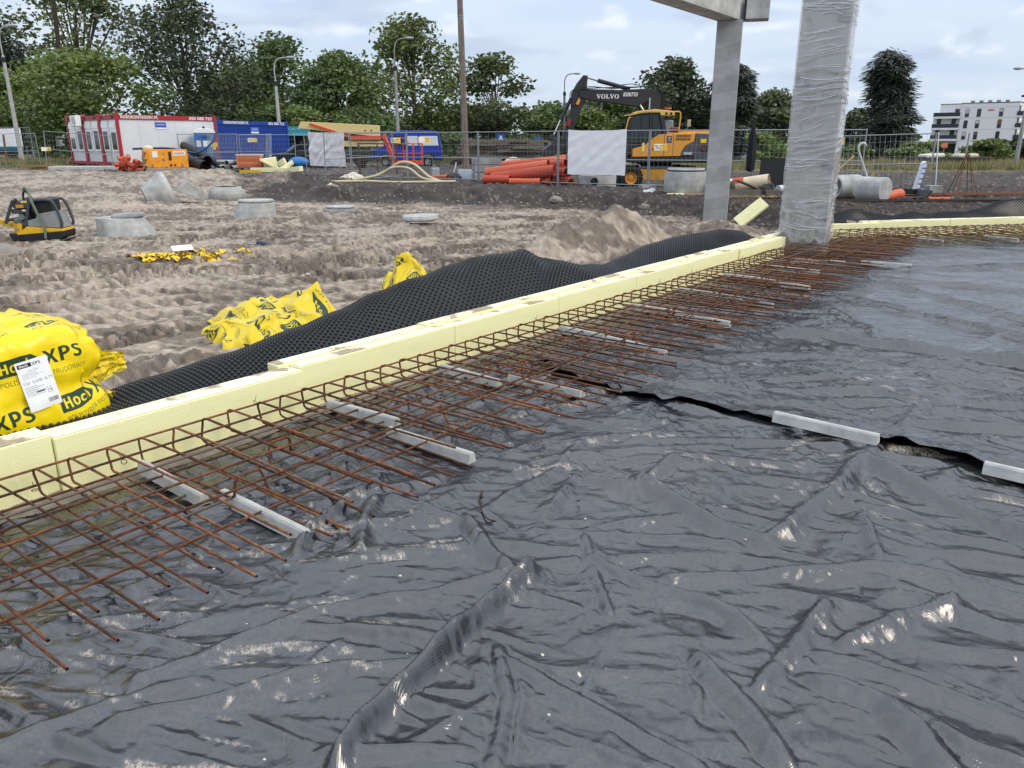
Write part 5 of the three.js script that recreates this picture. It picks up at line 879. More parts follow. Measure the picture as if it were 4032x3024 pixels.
// heap of orange fittings
{
  const elbow = join([new THREE.TubeGeometry(new THREE.QuadraticBezierCurve3(V(-0.22, 0, 0), V(0, 0, 0), V(0.14, 0.18, 0)), 10, 0.11, 14), cy(0.13, 0.13, 0.1, 16, -0.2, 0, 0, 0, 0, Math.PI / 2), tr(0.115, 0.02, 6, 16, 0.14, 0.18, 0, 0, Math.PI / 2)]);
  let first; for (let i = 0; i < 15; i++) { const x = -20.1 + rr(-0.95, 0.75), z = -42.0 + rr(-0.35, 0.35), y = -0.02 + (i > 9 ? 0.42 : i > 4 ? 0.2 : 0) + rr(0, 0.05) + 0.1; const m = new THREE.Mesh(elbow, i % 3 ? M.orangePipe : M.orangePipeDark); m.name = numbered('pipe_elbow'); m.position.set(lerp(x, -20.0, i > 9 ? 0.5 : 0), y, z); m.rotation.set(rr(0, 6), rr(0, 6), rr(0, 6)); m.castShadow = m.receiveShadow = true; m.userData = { label: 'orange pipe elbow in the heap of fittings left of the generator', category: 'pipe fitting', group: 'orange pipe elbows heaped by the generator' }; scene.add(m); }
}
// big black corrugated pipes and hoses
const corr = std(0x232527, 0.55);
function fatPipe(label, pts, r) { const c = new THREE.CatmullRomCurve3(pts.map((p) => V(...p))), n = Math.round(c.getLength() / 0.05), g = new THREE.TubeGeometry(c, n, r, 22), P = g.attributes.position, N = g.attributes.normal; for (let i = 0; i <= n; i++) for (let k = 0; k <= 22; k++) { const o = i * 23 + k, d = (i % 2 ? -0.02 : 0); P.setXYZ(o, P.getX(o) + N.getX(o) * d, P.getY(o) + N.getY(o) * d, P.getZ(o) + N.getZ(o) * d); } g.computeVertexNormals(); const inner = new THREE.TubeGeometry(c, 12, r * 0.9, 18); return single('corrugated_pipe', [g, inner], new THREE.MeshStandardMaterial({ color: 0x26282a, roughness: 0.5, side: THREE.DoubleSide }), label, 'pipe', [0, 0, 0], 0, { group: 'black corrugated pipes beside the generator' }); }
fatPipe('thick black corrugated pipe curving forward, its open end towards us', [[-18.4, 0.5, -43.6], [-17.4, 0.46, -43.0], [-16.6, 0.28, -42.2], [-15.95, 0.2, -41.6]], 0.32);
fatPipe('long black corrugated pipe slanting down from the red container side', [[-18.6, 1.25, -45.6], [-17.4, 0.85, -44.6], [-15.6, 0.15, -43.2]], 0.22);
fatPipe('short black corrugated pipe lying on the curved one behind the generator', [[-18.0, 0.8, -44.2], [-17.3, 0.72, -43.3]], 0.23);
fatPipe('short black corrugated pipe end right of the topmost one', [[-17.2, 0.5, -44.4], [-16.5, 0.48, -43.4]], 0.24);
single('blue_hose', tube([[-19.9, 1.1, -42.2], [-18.0, 1.12, -42.2], [-16.7, 0.9, -42.4], [-16.0, 1.35, -42.8], [-15.75, 2.0, -43.2]], 0.055, 50, 8), std(0x163a66, 0.5), 'dark blue hose arching from the generator up past the toilet', 'hose');
for (const [i, w] of ['leftmost', 'second from left', 'upper right', 'lower right'].entries()) pipe(`grey pipe end beside the thick black pipe, ${w} of four`, [-15.7 + i * 0.28, 0.12 + (i > 1 ? (i === 2 ? 0.3 : 0.05) : 0.15 - i * 0.1), -44.2], [-15.5 + i * 0.22, 0.1 + (i === 2 ? 0.3 : 0.05), -42.2], 0.1, false, std(0x9a9ea0, 0.5), 'grey pipe ends');
single('yellow_girder', [bx(3.0, 0.05, 0.3), bx(3.0, 0.2, 0.04, 0, -0.1, 0.12), bx(0.06, 0.2, 0.3, 1.48, -0.08, 0)], std(0xd09a2c, 0.6, 0, { map: mottle(128, [255, 245, 230], 0.2, 4, 1) }), 'yellow steel girder lying in front of the thick black pipe', 'girder', [-16.1, 0.05, -41.0], 0.05);
single('yellow_girder', [bx(1.1, 0.14, 0.14)], std(0xd4ac1e, 0.6), 'short yellow steel bar on the dark soil below the brick pallet', 'girder', [-13.6, -0.02, -41.4], -0.08);
{ // wrapped bricks on a pallet
  const t = thing('brick_pallet', 'pallet of orange bricks in clear wrapping behind the fence', 'bricks', [-14.2, -0.03, -43.4], 0.1), bm = [0xc8714e, 0xd28460, 0xbd6446].map((c) => std(c, 0.8));
  palletShape(t, 0, M.oldWood); const g = join(rb(0.155, 0.1, 0.2, 0.008)); for (let r = 0; r < 6; r++) for (let i = 0; i < 8; i++) for (let d = 0; d < 3; d++) { if (d === 1 && r < 5 && i > 0 && i < 7) continue; const m = sharedPart(t, 'brick', g, bm[(r * 7 + i * 3 + d) % 3]); m.position.set(-0.57 + i * 0.163 + (r % 2) * 0.02, 0.2 + r * 0.104, -0.22 + d * 0.22); }
  part(t, 'plastic_cap', rb(1.36, 0.05, 0.72, 0.02, 0.01, 0.8, 0), std(0xe9cfc4, 0.4));
  const s = thing('slab_stack', 'low stack of pale slabs on boards left of the brick pallet', 'slabs', [-15.5, -0.02, -43.6], 0.05); for (let i = 0; i < 4; i++) part(s, 'slab', rb(0.95, 0.11, 0.6, 0.02, rr(-0.04, 0.04), 0.1 + i * 0.125, rr(-0.04, 0.04)), i < 3 ? M.oldWood : M.concreteLight);
}
for (let i = 0; i < 4; i++) fencePanel(['front', 'second', 'third', 'rearmost'][i] + ' of the spare fence panels leaning on the blue container', [-17.4 - i * 0.12, -46.3 - i * 0.1], [-13.95 - i * 0.12, -46.3 - i * 0.1], { lean: -0.28, y: -0.02 });
reseed(909);
for (const [x, y, z, w, h, d, a, b, c, l] of [[-12.9, 0.25, -42.9, 1.3, 0.12, 0.5, 0, 0.2, -0.5, 'pale foam board leaning steeply beside the brick pallet'], [-13.1, 0.32, -43.4, 0.7, 0.6, 0.4, 0.1, 0.3, 0.1, 'white block of foam behind the leaning foam board'], [-12.7, 0.04, -41.9, 2.0, 0.22, 0.3, 0, 0.02, 0, 'long pale foam board lying flat below the foam heap'], [-11.9, 0.22, -42.2, 0.8, 0.14, 0.4, 0.3, 0.3, 0.5, 'foam offcut tilted to the right in the foam heap'], [-11.3, 0.08, -41.6, 0.7, 0.26, 0.4, 0, -0.3, 0.1, 'foam block by the banner post at the right end of the heap'], [-12.2, 0.36, -42.5, 0.5, 0.4, 0.12, 0.2, -0.4, 0.5, 'small upright foam offcut on top of the foam heap']]) single('foam_offcut', rb(w, h, d, 0.012), std(0xe6e2b4, 0.8), l, 'foam board', [x, y, z]).rotation.set(a, b, c);
single('blue_sack', sph(0.5, 16, 10).scale(1.1, 0.55, 0.7), std(0x2b72b8, 0.5), 'blue and black rubbish sack behind the foam heap', 'sack', [-11.35, 0.42, -42.6]);
{ const pts = [[-11.6, 0.0, -43.2], [-11.5, -0.2, -41], [-10.6, -0.15, -38.5], [-9.4, 0.0, -35.5], [-8.4, -0.25, -32.6]].map((p) => [p[0], baseLevel(p[0], p[2]) + 0.06, p[2]]); single('black_cable', tube(pts, 0.02, 60, 5), M.black, 'thin black cable snaking down from the fence to the dark soil', 'cable'); }

// ---------------------------------------------------------------- van, car, lift basket and odds and ends behind the fence
{
  const t = thing('panel_van', 'blue van with papered side windows parked behind the fence', 'van', [-7.6, -0.2, -57.6], 0.16), B = std(0x14389a, 0.3), tr2 = std(0x22262c, 0.6);
  const side = [[-2.45, 0.42], [-2.55, 0.75], [-2.48, 1.12], [-1.85, 1.28], [-1.2, 2.1], [-0.9, 2.3], [-0.2, 2.42], [2.15, 2.4], [2.36, 2.25], [2.5, 1.2], [2.5, 0.45], [1.98, 0.42], [1.9, 0.66], [1.7, 0.8], [1.5, 0.83], [1.3, 0.8], [1.1, 0.66], [1.02, 0.42], [-1.0, 0.42], [-1.08, 0.66], [-1.28, 0.8], [-1.5, 0.83], [-1.72, 0.78], [-1.88, 0.64], [-1.95, 0.42]];
  part(t, 'body', ext(side, 1.92, 0.08), B);
  part(t, 'windscreen', ext([[-1.74, 1.4], [-1.16, 2.14], [-1.04, 2.14], [-1.62, 1.38]], 1.7, 0, -0.035, 0, 0), M.darkGlass);
  for (const s of [1, -1]) { part(t, 'door_window', ext([[-1.35, 1.42], [-0.95, 2.05], [-0.25, 2.08], [-0.25, 1.42]], 0.02, 0, 0, 0, s * 0.962), M.darkGlass); part(t, 'side_window', ext([[-0.05, 1.42], [-0.05, 2.06], [0.82, 2.06], [0.82, 1.42]], 0.02, 0, 0, 0, s * 0.962), std(0xd4dade, 0.5), { label: 'side window papered white' }); part(t, 'side_window', ext([[0.94, 1.42], [0.94, 2.06], [2.2, 2.06], [2.26, 1.42]], 0.02, 0, 0, 0, s * 0.962), std(0xd4dade, 0.5), { label: 'rear side window papered white' }); part(t, 'rubbing_strip', bx(3.9, 0.1, 0.03, 0.5, 0.86, s * 0.965), tr2); part(t, 'door_gap', bx(0.02, 1.5, 0.01, -0.15, 1.35, s * 0.962), tr2); part(t, 'mirror', rb(0.12, 0.26, 0.14, 0.03, -1.3, 1.55, s * 1.08), M.black); part(t, 'headlight', rb(0.12, 0.2, 0.34, 0.03, -2.46, 0.98, s * 0.72), phy(0xdfe6ea, 0.1)); part(t, 'tail_lamp', rb(0.05, 0.4, 0.14, 0.02, 2.5, 1.1, s * 0.84), std(0x9c1c20, 0.4)); }
  part(t, 'bumper', [rb(0.24, 0.3, 1.9, 0.06, -2.5, 0.56, 0), rb(0.2, 0.26, 1.9, 0.05, 2.46, 0.52, 0)], tr2); part(t, 'number_plate', bx(0.02, 0.11, 0.5, -2.63, 0.58, 0), M.white);
  const ty = lathe([[0.2, -0.1], [0.3, -0.11], [0.33, -0.08], [0.335, 0], [0.33, 0.08], [0.3, 0.11], [0.2, 0.1]], 26).rotateX(Math.PI / 2), rim = [cy(0.07, 0.07, 0.06, 12, 0, 0, 0.05, Math.PI / 2), tr(0.2, 0.03, 6, 22, 0, 0, 0.07)]; for (let i = 0; i < 5; i++) { const g = bx(0.05, 0.2, 0.04, 0, 0.11, 0.07); g.rotateZ(i * Math.PI * 0.4); rim.push(g); }
  const tg = join(ty), rg = join(rim); for (const [x, z] of [[-1.48, 0.86], [1.5, 0.86], [-1.48, -0.86], [1.5, -0.86]]) { const w = new THREE.Group(); w.name = 'wheel'; w.position.set(x, 0.335, z); if (z < 0) w.rotation.y = Math.PI; t.add(w); sharedPart(w, 'tyre', tg, M.rubber); sharedPart(w, 'rim', rg, std(0xb9bec2, 0.3, 0.7)); }
}
{
  const t = thing('parked_car', 'dark car partly hidden between the teal awning and the small banner', 'car', [-14.2, -0.1, -54], 0.35), B = std(0x10202e, 0.25);
  part(t, 'body', ext([[-2.0, 0.3], [-2.05, 0.62], [-1.9, 0.78], [-0.95, 0.92], [-0.35, 1.38], [0.6, 1.44], [1.4, 1.1], [1.9, 1.0], [2.0, 0.6], [1.95, 0.3]], 1.65, 0.1), B); part(t, 'windscreen', ext([[-0.86, 0.95], [-0.34, 1.35], [-0.26, 1.33], [-0.74, 0.93]], 1.4, 0, -0.05, 0.02, 0), phy(0xaab8be, 0.1)); part(t, 'side_glass', ext([[-0.7, 0.96], [-0.25, 1.32], [0.55, 1.36], [1.1, 1.04], [1.0, 0.96]], 1.67, 0), M.darkGlass); part(t, 'headlight', [rb(0.14, 0.14, 0.3, 0.03, -1.98, 0.66, 0.6), rb(0.14, 0.14, 0.3, 0.03, -1.98, 0.66, -0.6)], phy(0xe6ebee, 0.1)); part(t, 'number_plate', bx(0.02, 0.11, 0.5, -2.07, 0.45, 0), M.white);
  const ty = join(lathe([[0.16, -0.09], [0.27, -0.1], [0.3, 0], [0.27, 0.1], [0.16, 0.09]], 22).rotateX(Math.PI / 2)); for (const [x, z] of [[-1.25, 0.75], [1.25, 0.75], [-1.25, -0.75], [1.25, -0.75]]) sharedPart(t, 'tyre', ty, M.rubber).position.set(x, 0.3, z);
}
{
  const t = thing('awning_shelter', 'open shelter with a teal and white printed awning behind the fence', 'shelter', [-17.2, -0.1, -60.5], 0.2); const awn = new THREE.PlaneGeometry(4.2, 1.5, 12, 6); awn.rotateX(-1.1);
  part(t, 'awning', xf(awn, 0, 2.35, 0.4), std(0x1c8a94, 0.7, 0, { side: THREE.DoubleSide, map: canvasTex(512, 256, (x) => { x.fillStyle = '#2aa6ae'; x.fillRect(0, 0, 512, 256); x.fillStyle = '#cfe9e6'; x.fillRect(0, 186, 512, 70); x.fillStyle = '#e8f4f2'; for (let i = 0; i < 5; i++) x.fillRect(190 + i * 50, 50 + (i % 2) * 8, 34, 36); x.fillStyle = '#d98a5a'; x.fillRect(60, 110, 150, 40); }) }), { own: true });
  for (const x of [-2, -0.7, 0.7, 2]) part(t, 'post', bx(0.07, 2.2, 0.07, x, 1.1, 0.9), M.darkSteel); part(t, 'back_wall', bx(4.2, 2.1, 0.08, 0, 1.05, -0.6), std(0x1b1c1e, 0.9)); for (let i = 0; i < 9; i++) part(t, 'slat', bx(0.04, 1.4, 0.03, -1.9 + i * 0.47, 0.9, 0.86), std(0x7e8486, 0.6, 0.4));
}
{ // cherry picker boom with yellow girder and orange basket
  const t = thing('boom_lift', 'yellow lift boom with an orange work basket behind the fence', 'lift', [-9.1, -0.15, -52], 0), O = std(0xd4502a, 0.5), C2 = std(0xdcc788, 0.6);
  part(t, 'boom', [ext([[-4.6, 2.45], [-4.4, 2.85], [0.6, 2.62], [0.6, 1.9], [0.3, 1.95], [-1.2, 2.1]], 0.35, 0.02), bx(4.4, 0.34, 0.3, -1.4, 1.5, 0.05)], C2); part(t, 'brace', [sbar([-3.8, 2.7, 0.2], [-0.6, 1.7, 0.2], 0.14), bx(1.9, 0.24, 0.5, -0.3, 1.86, 0.1)], O); part(t, 'boom_holes', [cy(0.05, 0.05, 0.02, 10, 0.1, 2.3, 0.19, Math.PI / 2), cy(0.05, 0.05, 0.02, 10, -0.3, 2.3, 0.19, Math.PI / 2)], M.black);
  part(t, 'jib', [sbar([0.9, 1.9, 0.1], [1.55, 0.25, 0.2], 0.22), cy(0.14, 0.14, 0.3, 14, 0.9, 1.95, 0.1, Math.PI / 2)], O); part(t, 'carrier', [rb(4.6, 0.7, 1.9, 0.08, -2.4, 0.75, -0.3)], std(0x2b2d30, 0.6)); const ty = join(cy(0.4, 0.4, 0.3, 20, 0, 0, 0, Math.PI / 2)); for (const x of [-4.2, -2.4, -0.6]) sharedPart(t, 'tyre', ty, M.rubber).position.set(x, 0.42, 0.6);
  const bk = []; const bxs = [1.6, 2.2, 2.8, 3.35], z0 = 0.3, z1 = 1.0; for (const x of bxs) for (const z of [z0, z1]) bk.push(bar([x, 0.3, z], [x, 1.5, z], 0.03)); for (const y of [0.9, 1.5]) for (const z of [z0, z1]) bk.push(bar([1.6, y, z], [3.35, y, z], 0.03)); for (const y of [0.9, 1.5]) for (const x of [1.6, 3.35]) bk.push(bar([x, y, z0], [x, y, z1], 0.03)); bk.push(tube([[1.7, 1.5, z1], [1.75, 1.8, z1], [2.3, 1.82, z1], [2.6, 1.5, z1]], 0.03, 14, 6)); part(t, 'basket_rails', bk, O); part(t, 'basket_floor', [bx(1.85, 0.05, 0.8, 2.47, 0.28, 0.65), bx(1.9, 0.24, 0.04, 2.47, 0.38, 1.04)], O); part(t, 'control_box', rb(0.4, 0.3, 0.25, 0.03, 2.3, 1.3, 0.85), M.darkSteel);
}
{ const t = thing('steel_frame', 'rusty brown steel table frame standing behind the fence gap', 'frame', [-6.6, -0.15, -39.4], 0.15); const m = std(0x4d362a, 0.8); for (const [x, z] of [[-0.9, 0.35], [0.9, 0.35], [-0.9, -0.35], [0.9, -0.35], [0, 0.35]]) part(t, 'leg', bx(0.07, 1.5, 0.07, x, 0.75, z), m); part(t, 'top_rails', [bx(1.9, 0.06, 0.07, 0, 1.51, 0.35), bx(1.9, 0.06, 0.07, 0, 1.51, -0.35), bx(0.07, 0.06, 0.7, -0.9, 1.51, 0), bx(0.07, 0.06, 0.7, 0.9, 1.51, 0)], m); part(t, 'mid_rail', [bx(1.9, 0.05, 0.05, 0, 0.75, 0.35)], m); single('pallet_board', rb(2.2, 0.06, 0.9, 0.01), M.oldWood, 'grey boards lying under the rusty steel frame', 'boards', [-6.3, -0.1, -37.9], 0.2); }
{ // pale hoses and lengths of pipe on the bank edge
  const m = std(0xc9bd9c, 0.6), y = -0.1; single('pale_hose', tube([[-6.2, y, -33.6], [-5.3, 0.25, -33.2], [-4.6, 0.62, -32.9], [-4.0, 0.55, -32.7], [-3.4, 0.1, -32.4], [-2.9, y, -32.2]], 0.055, 60, 8), m, 'pale plastic hose arching highest in front of the blue van', 'hose', [0, 0, 0], 0, { group: 'pale hoses on the bank edge' }); single('pale_hose', tube([[-6.8, y, -33.0], [-5.6, 0.1, -33.0], [-4.9, 0.42, -32.8], [-4.2, 0.4, -32.5], [-3.6, 0.02, -32.3], [-2.6, y, -31.9]], 0.05, 60, 8), m, 'pale plastic hose in the lower arch before the blue van', 'hose', [0, 0, 0], 0, { group: 'pale hoses on the bank edge' }); single('pale_hose', tube([[-7.3, y, -32.0], [-6, y + 0.02, -32.1], [-4.5, y, -31.6], [-2.2, y + 0.05, -31.2]], 0.05, 50, 8), m, 'pale plastic hose lying flat along the bank edge', 'hose', [0, 0, 0], 0, { group: 'pale hoses on the bank edge' });
  const rl = crumpled('white_roll', 'crumpled pale plastic roll lying at the left end of the hoses', [-6.9, -0.12, -34.0], 0.2, 1.5, 0.6, 0.25, 4.4, std(0xd8d2c0, 0.7, 0, { side: THREE.DoubleSide }));
  const j = thing('jerry_can', 'grey plastic canister beside the wooden pole foot', 'canister', [-3.4, -0.15, -35.3], 0.3); part(j, 'body', rb(0.36, 0.5, 0.24, 0.05, 0, 0.25, 0), std(0x9aa4ac, 0.5)); part(j, 'cap', cy(0.05, 0.05, 0.06, 12, 0.1, 0.53, 0), std(0x6d767e, 0.5)); part(j, 'handle', tube([[-0.12, 0.48, 0], [-0.08, 0.58, 0], [0.02, 0.58, 0], [0.04, 0.5, 0]], 0.02, 10, 6), std(0x8b959d, 0.5));
  crumpled('debris_sheet', 'torn black and grey plastic heap beside the grey canister', [-2.6, -0.15, -35.2], 0, 0.9, 0.7, 0.3, 6.2, std(0x34373c, 0.5, 0, { side: THREE.DoubleSide }));
  single('grey_sheet', bx(0.75, 0.5, 0.03), std(0x9aa2ac, 0.6), 'flat grey sheet leaning left of the wooden pole', 'sheet', [-2.05, 0.05, -36.0]).rotation.set(-0.6, 0.2, 0.1); single('white_stake', bx(0.05, 0.55, 0.04), M.white, 'thin white stake sticking up beside the canister', 'stake', [-2.55, 0.3, -35.6]).rotation.set(0, 0, -0.25);
  const cr = thing('wire_crate', 'grey wire crate of stone blocks behind the fence right of the pole', 'crate', [-1.1, -0.15, -35.2], 0.2); part(cr, 'block', rb(1.25, 0.3, 0.9, 0.02, 0, 0.15, 0), M.concreteDark); part(cr, 'block', rb(1.25, 0.28, 0.9, 0.02, 0.02, 0.47, 0), M.concreteDark); part(cr, 'block', rb(1.2, 0.26, 0.9, 0.02, -0.02, 0.77, 0), M.concreteDark);
  single('pipe_offcut', xf(new THREE.TorusGeometry(0.42, 0.12, 10, 20, Math.PI), 0, 0, 0, 0, 0.2), std(0xd0ccbe, 0.6), 'pale half ring pipe offcut left of the orange pipe pile', 'pipe', [0.05, 0.28, -34.6], 0.1);
}
{ // stack of old sleepers
  const t = thing('sleeper_stack', 'untidy stack of grey railway sleepers behind the fence and the orange pipes', 'sleepers', [-0.6, -0.2, -60], 0.05); for (let r = 0; r < 8; r++) for (let i = 0; i < 4; i++) part(t, 'sleeper', rb(2.5 + rr(-0.2, 0.3), 0.2, 0.26, 0.02, (i - 1.5) * 2.0 * (1 - r * 0.06) + rr(-0.3, 0.3), 0.12 + r * 0.23, rr(-0.5, 0.5), 0, rr(-0.1, 0.1), rr(-0.03, 0.03)), M.oldWood);
}
{ // left edge: planks and a concrete kerb slab
  const t = thing('plank_pile', 'pale planks lying across each other at the left edge of the sand', 'planks', [-25.6, -0.1, -44.2], 0.1); for (let i = 0; i < 6; i++) part(t, 'plank', rb(2.6, 0.06, 0.16, 0.01, rr(-0.5, 0.6), 0.06 + i * 0.045, rr(-0.35, 0.35), 0, rr(-0.35, 0.35)), std(0xcfc58e, 0.8, 0, { map: TX.wood }));
  single('concrete_slab', rb(3.6, 0.35, 1.2, 0.03), M.concreteLight, 'long grey concrete slab lying before the red containers', 'slab', [-23.4, 0.0, -44.0], 0.12); single('wooden_post', [sbar([0, 0, 0], [0.15, 1.9, 0.1], 0.09)], std(0xb99558, 0.85, 0, { map: TX.wood }), 'tall raw wooden post leaning on the left fence', 'post', [-32.5, 0.0, -51.5]); single('wooden_post', [sbar([0, 0, 0], [0.1, 1.2, 0.1], 0.06)], M.oldWood, 'thin grey wooden post right of the raw wooden one', 'post', [-30.2, 0.0, -50]); single('wooden_prop', [sbar([0, 0, 0], [0.75, 1.0, -0.4], 0.08)], M.wood, 'slanting wooden prop at the left end of the red containers', 'post', [-28.3, 0.0, -50.6]);
  const car = thing('parked_car', 'dark car half hidden under the long white banner on the left', 'car', [-39.5, 0.2, -62], 0.1); part(car, 'body', ext([[-2, 0.3], [-2.05, 0.7], [-0.9, 0.9], [-0.3, 1.35], [1, 1.38], [1.9, 0.95], [2, 0.3]], 1.7, 0.1), M.blackGloss); const ty = join(cy(0.3, 0.3, 0.2, 18, 0, 0, 0, Math.PI / 2)); for (const x of [-1.25, 1.25]) sharedPart(car, 'tyre', ty, M.rubber).position.set(x, 0.3, 0.8);
}

// ---------------------------------------------------------------- concrete manholes on the sand
reseed(1717);
const wetRing = std(0xffffff, 0.85, 0, { map: TX.concrete, bumpMap: grainBump, bumpScale: 0.004 });
function eccCone(rb0, rt, h, off) { const g = new THREE.CylinderGeometry(rt, rb0, h, 36, 3); const P = g.attributes.position; for (let i = 0; i < P.count; i++) P.setX(i, P.getX(i) + off * (P.getY(i) / h + 0.5)); g.computeVertexNormals(); return g.translate(0, h / 2, 0); }
{ const x = -8.25, z = -16.75, y = -0.52, t = thing('manhole_cone', 'widest manhole cone with its lid slab lying askew, right of the compactor', 'manhole', [x, y, z], 0.2, 'concrete manholes on the sand'); part(t, 'cone', eccCone(0.6, 0.46, 0.4, -0.13), wetRing); single('round_slab', [lathe([[0, 0], [0.31, 0], [0.33, 0.03], [0.32, 0.07], [0, 0.075]], 34)], M.concreteDark, 'round slab tipped on the widest manhole cone', 'slab', [x + 0.06, y + 0.4, z + 0.02]).rotation.set(0.05, 0, 0.03); }
{ const x = -6.85, z = -20.9, y = -0.55, t = thing('manhole_cone', 'manhole cone with a flat lid in the middle of the sand', 'manhole', [x, y, z], 0, 'concrete manholes on the sand'); part(t, 'cone', eccCone(0.56, 0.46, 0.44, 0.06), wetRing); single('round_slab', [lathe([[0, 0], [0.44, 0], [0.45, 0.07], [0, 0.075]], 34)], M.concreteLight, 'pale round lid on the manhole cone in the middle of the sand', 'slab', [x + 0.06, y + 0.44, z]); }
{ const x = -4.85, z = -22.3, y = -0.53, t = thing('manhole_ring', 'low dark manhole ring furthest back on the sand', 'manhole', [x, y, z], 0, 'concrete manholes on the sand'); part(t, 'ring', [lathe([[0.3, 0], [0.5, 0], [0.5, 0.16], [0.3, 0.16]], 34)], M.concreteDark); single('round_slab', [lathe([[0, 0], [0.39, 0], [0.4, 0.06], [0, 0.065]], 32)], M.concreteLight, 'thin round lid on the low dark ring', 'slab', [x - 0.02, y + 0.16, z]); }
single('round_slab', [lathe([[0, 0], [0.4, 0], [0.42, 0.03], [0.42, 0.11], [0, 0.12]], 36)], M.concreteLight, 'round concrete lid lying alone on a sand hump behind the dimpled membrane', 'slab', [-2.15, -0.34, -18.45]).rotation.set(0.02, 0, 0.02);
{ const t = thing('manhole_cone', 'tipped over manhole cone with yellow step irons at the back of the sand', 'manhole', [-10.9, -0.34, -25.3], 0.5, 'concrete manholes on the sand'); const shell = lathe([[0.42, 0], [0.62, 0.0], [0.62, 0.18], [0.38, 0.8], [0.3, 0.8], [0.42, 0.2]], 30, 0, 0, 0); part(t, 'shell', [xf(shell, 0, 0.35, 0, 0, 0, 1.9)], wetRing); part(t, 'step_iron', [tube([[-0.62, 0.52, 0.1], [-0.55, 0.6, 0.1], [-0.3, 0.5, 0.1], [-0.3, 0.42, 0.1]], 0.025, 12, 6)], M.yellow); part(t, 'step_iron', [tube([[-0.66, 0.3, 0.1], [-0.6, 0.36, 0.1], [-0.48, 0.3, 0.1]], 0.025, 10, 6)], M.yellow); part(t, 'broken_wedge', [ext([[0, 0], [0.8, -0.35], [0.95, -0.1], [0.4, 0.3]], 0.6, 0.02, 0.1, 0.35, 0.1)], wetRing); t.position.y = -0.4; }
{ const t = thing('manhole_ring', 'stepped concrete ring behind the tipped over cone', 'manhole', [-9.85, -0.5, -27.3], 0, 'concrete manholes on the sand'); part(t, 'ring', [lathe([[0.4, 0], [0.62, 0], [0.62, 0.34], [0.5, 0.36], [0.5, 0.46], [0.4, 0.46]], 34)], M.concrete); }
single('blue_pipe', tube([[-4.9, groundAt(-4.9, -14.95)[0] + 0.05, -14.95], [-4.3, groundAt(-4.3, -14.75)[0] + 0.06, -14.75], [-3.75, groundAt(-3.75, -14.3)[0] + 0.05, -14.3]], 0.045, 20, 10), std(0x33455c, 0.6), 'short dark blue pipe lying half buried in the sand', 'pipe');
{ // boulders
  const stone = (label, p, s, seed) => { const g = new THREE.IcosahedronGeometry(1, 3), P = g.attributes.position; for (let i = 0; i < P.count; i++) { const v = V().fromBufferAttribute(P, i); const k = 1 + 0.22 * noise(v.x * 1.6 + seed, v.y * 1.6 + v.z) + 0.1 * noise(v.x * 4 + seed, v.z * 4); P.setXYZ(i, v.x * k * s[0], v.y * k * s[1], v.z * k * s[2]); } g.computeVertexNormals(); return single('boulder', g, std(0x8e8880, 0.95, 0, { bumpMap: grainBump, bumpScale: 0.02 }), label, 'stone', p); };
  stone('grey boulder at the foot of the leaning fence panel on the bank', [-6.75, -0.28, -29.6], [0.3, 0.22, 0.22], 3); stone('pale stone low at the left picture edge near the compactor', [-9.2, -0.5, -13.9], [0.35, 0.16, 0.25], 9); stone('small pale stone in the dark soil left of the slender column', [3.3, -0.12, -19.6], [0.12, 0.08, 0.1], 5); stone('brown stone on the dark bank below the white banner', [1.4, -0.35, -25.2], [0.2, 0.13, 0.16], 12);
  single('foam_strip', rb(1.1, 0.05, 0.12, 0.006), xpsFace, 'pale yellow foam strip stuck in the dark soil below the leaning fence panel', 'foam board', [-7.2, -0.3, -29.5]).rotation.set(0.2, 0.3, 0.42);
  const frags = [], pick = [std(0xb5aea3, 0.9), std(0x8d877e, 0.95)]; for (let i = 0; i < 170; i++) { const x = rr(-14, 9), z = rnd() < 0.75 ? bankZ(x) + rr(-0.4, 1.6) : rr(-24, -9); if (Math.max(-toN(x, z), -toN2(x, z)) < 1) continue; const s = rr(0.015, 0.045), g = new THREE.IcosahedronGeometry(s, 0); g.scale(1, 0.6, 1.2); g.rotateY(rr(0, 6)); frags.push(xf(g, x, groundAt(x, z)[0] + s * 0.2, z)); } single('rubble', frags, pick[0], 'scattered pale rubble crumbs on the bank and the sand', 'rubble', [0, 0, 0], 0, { kind: 'stuff' });
}
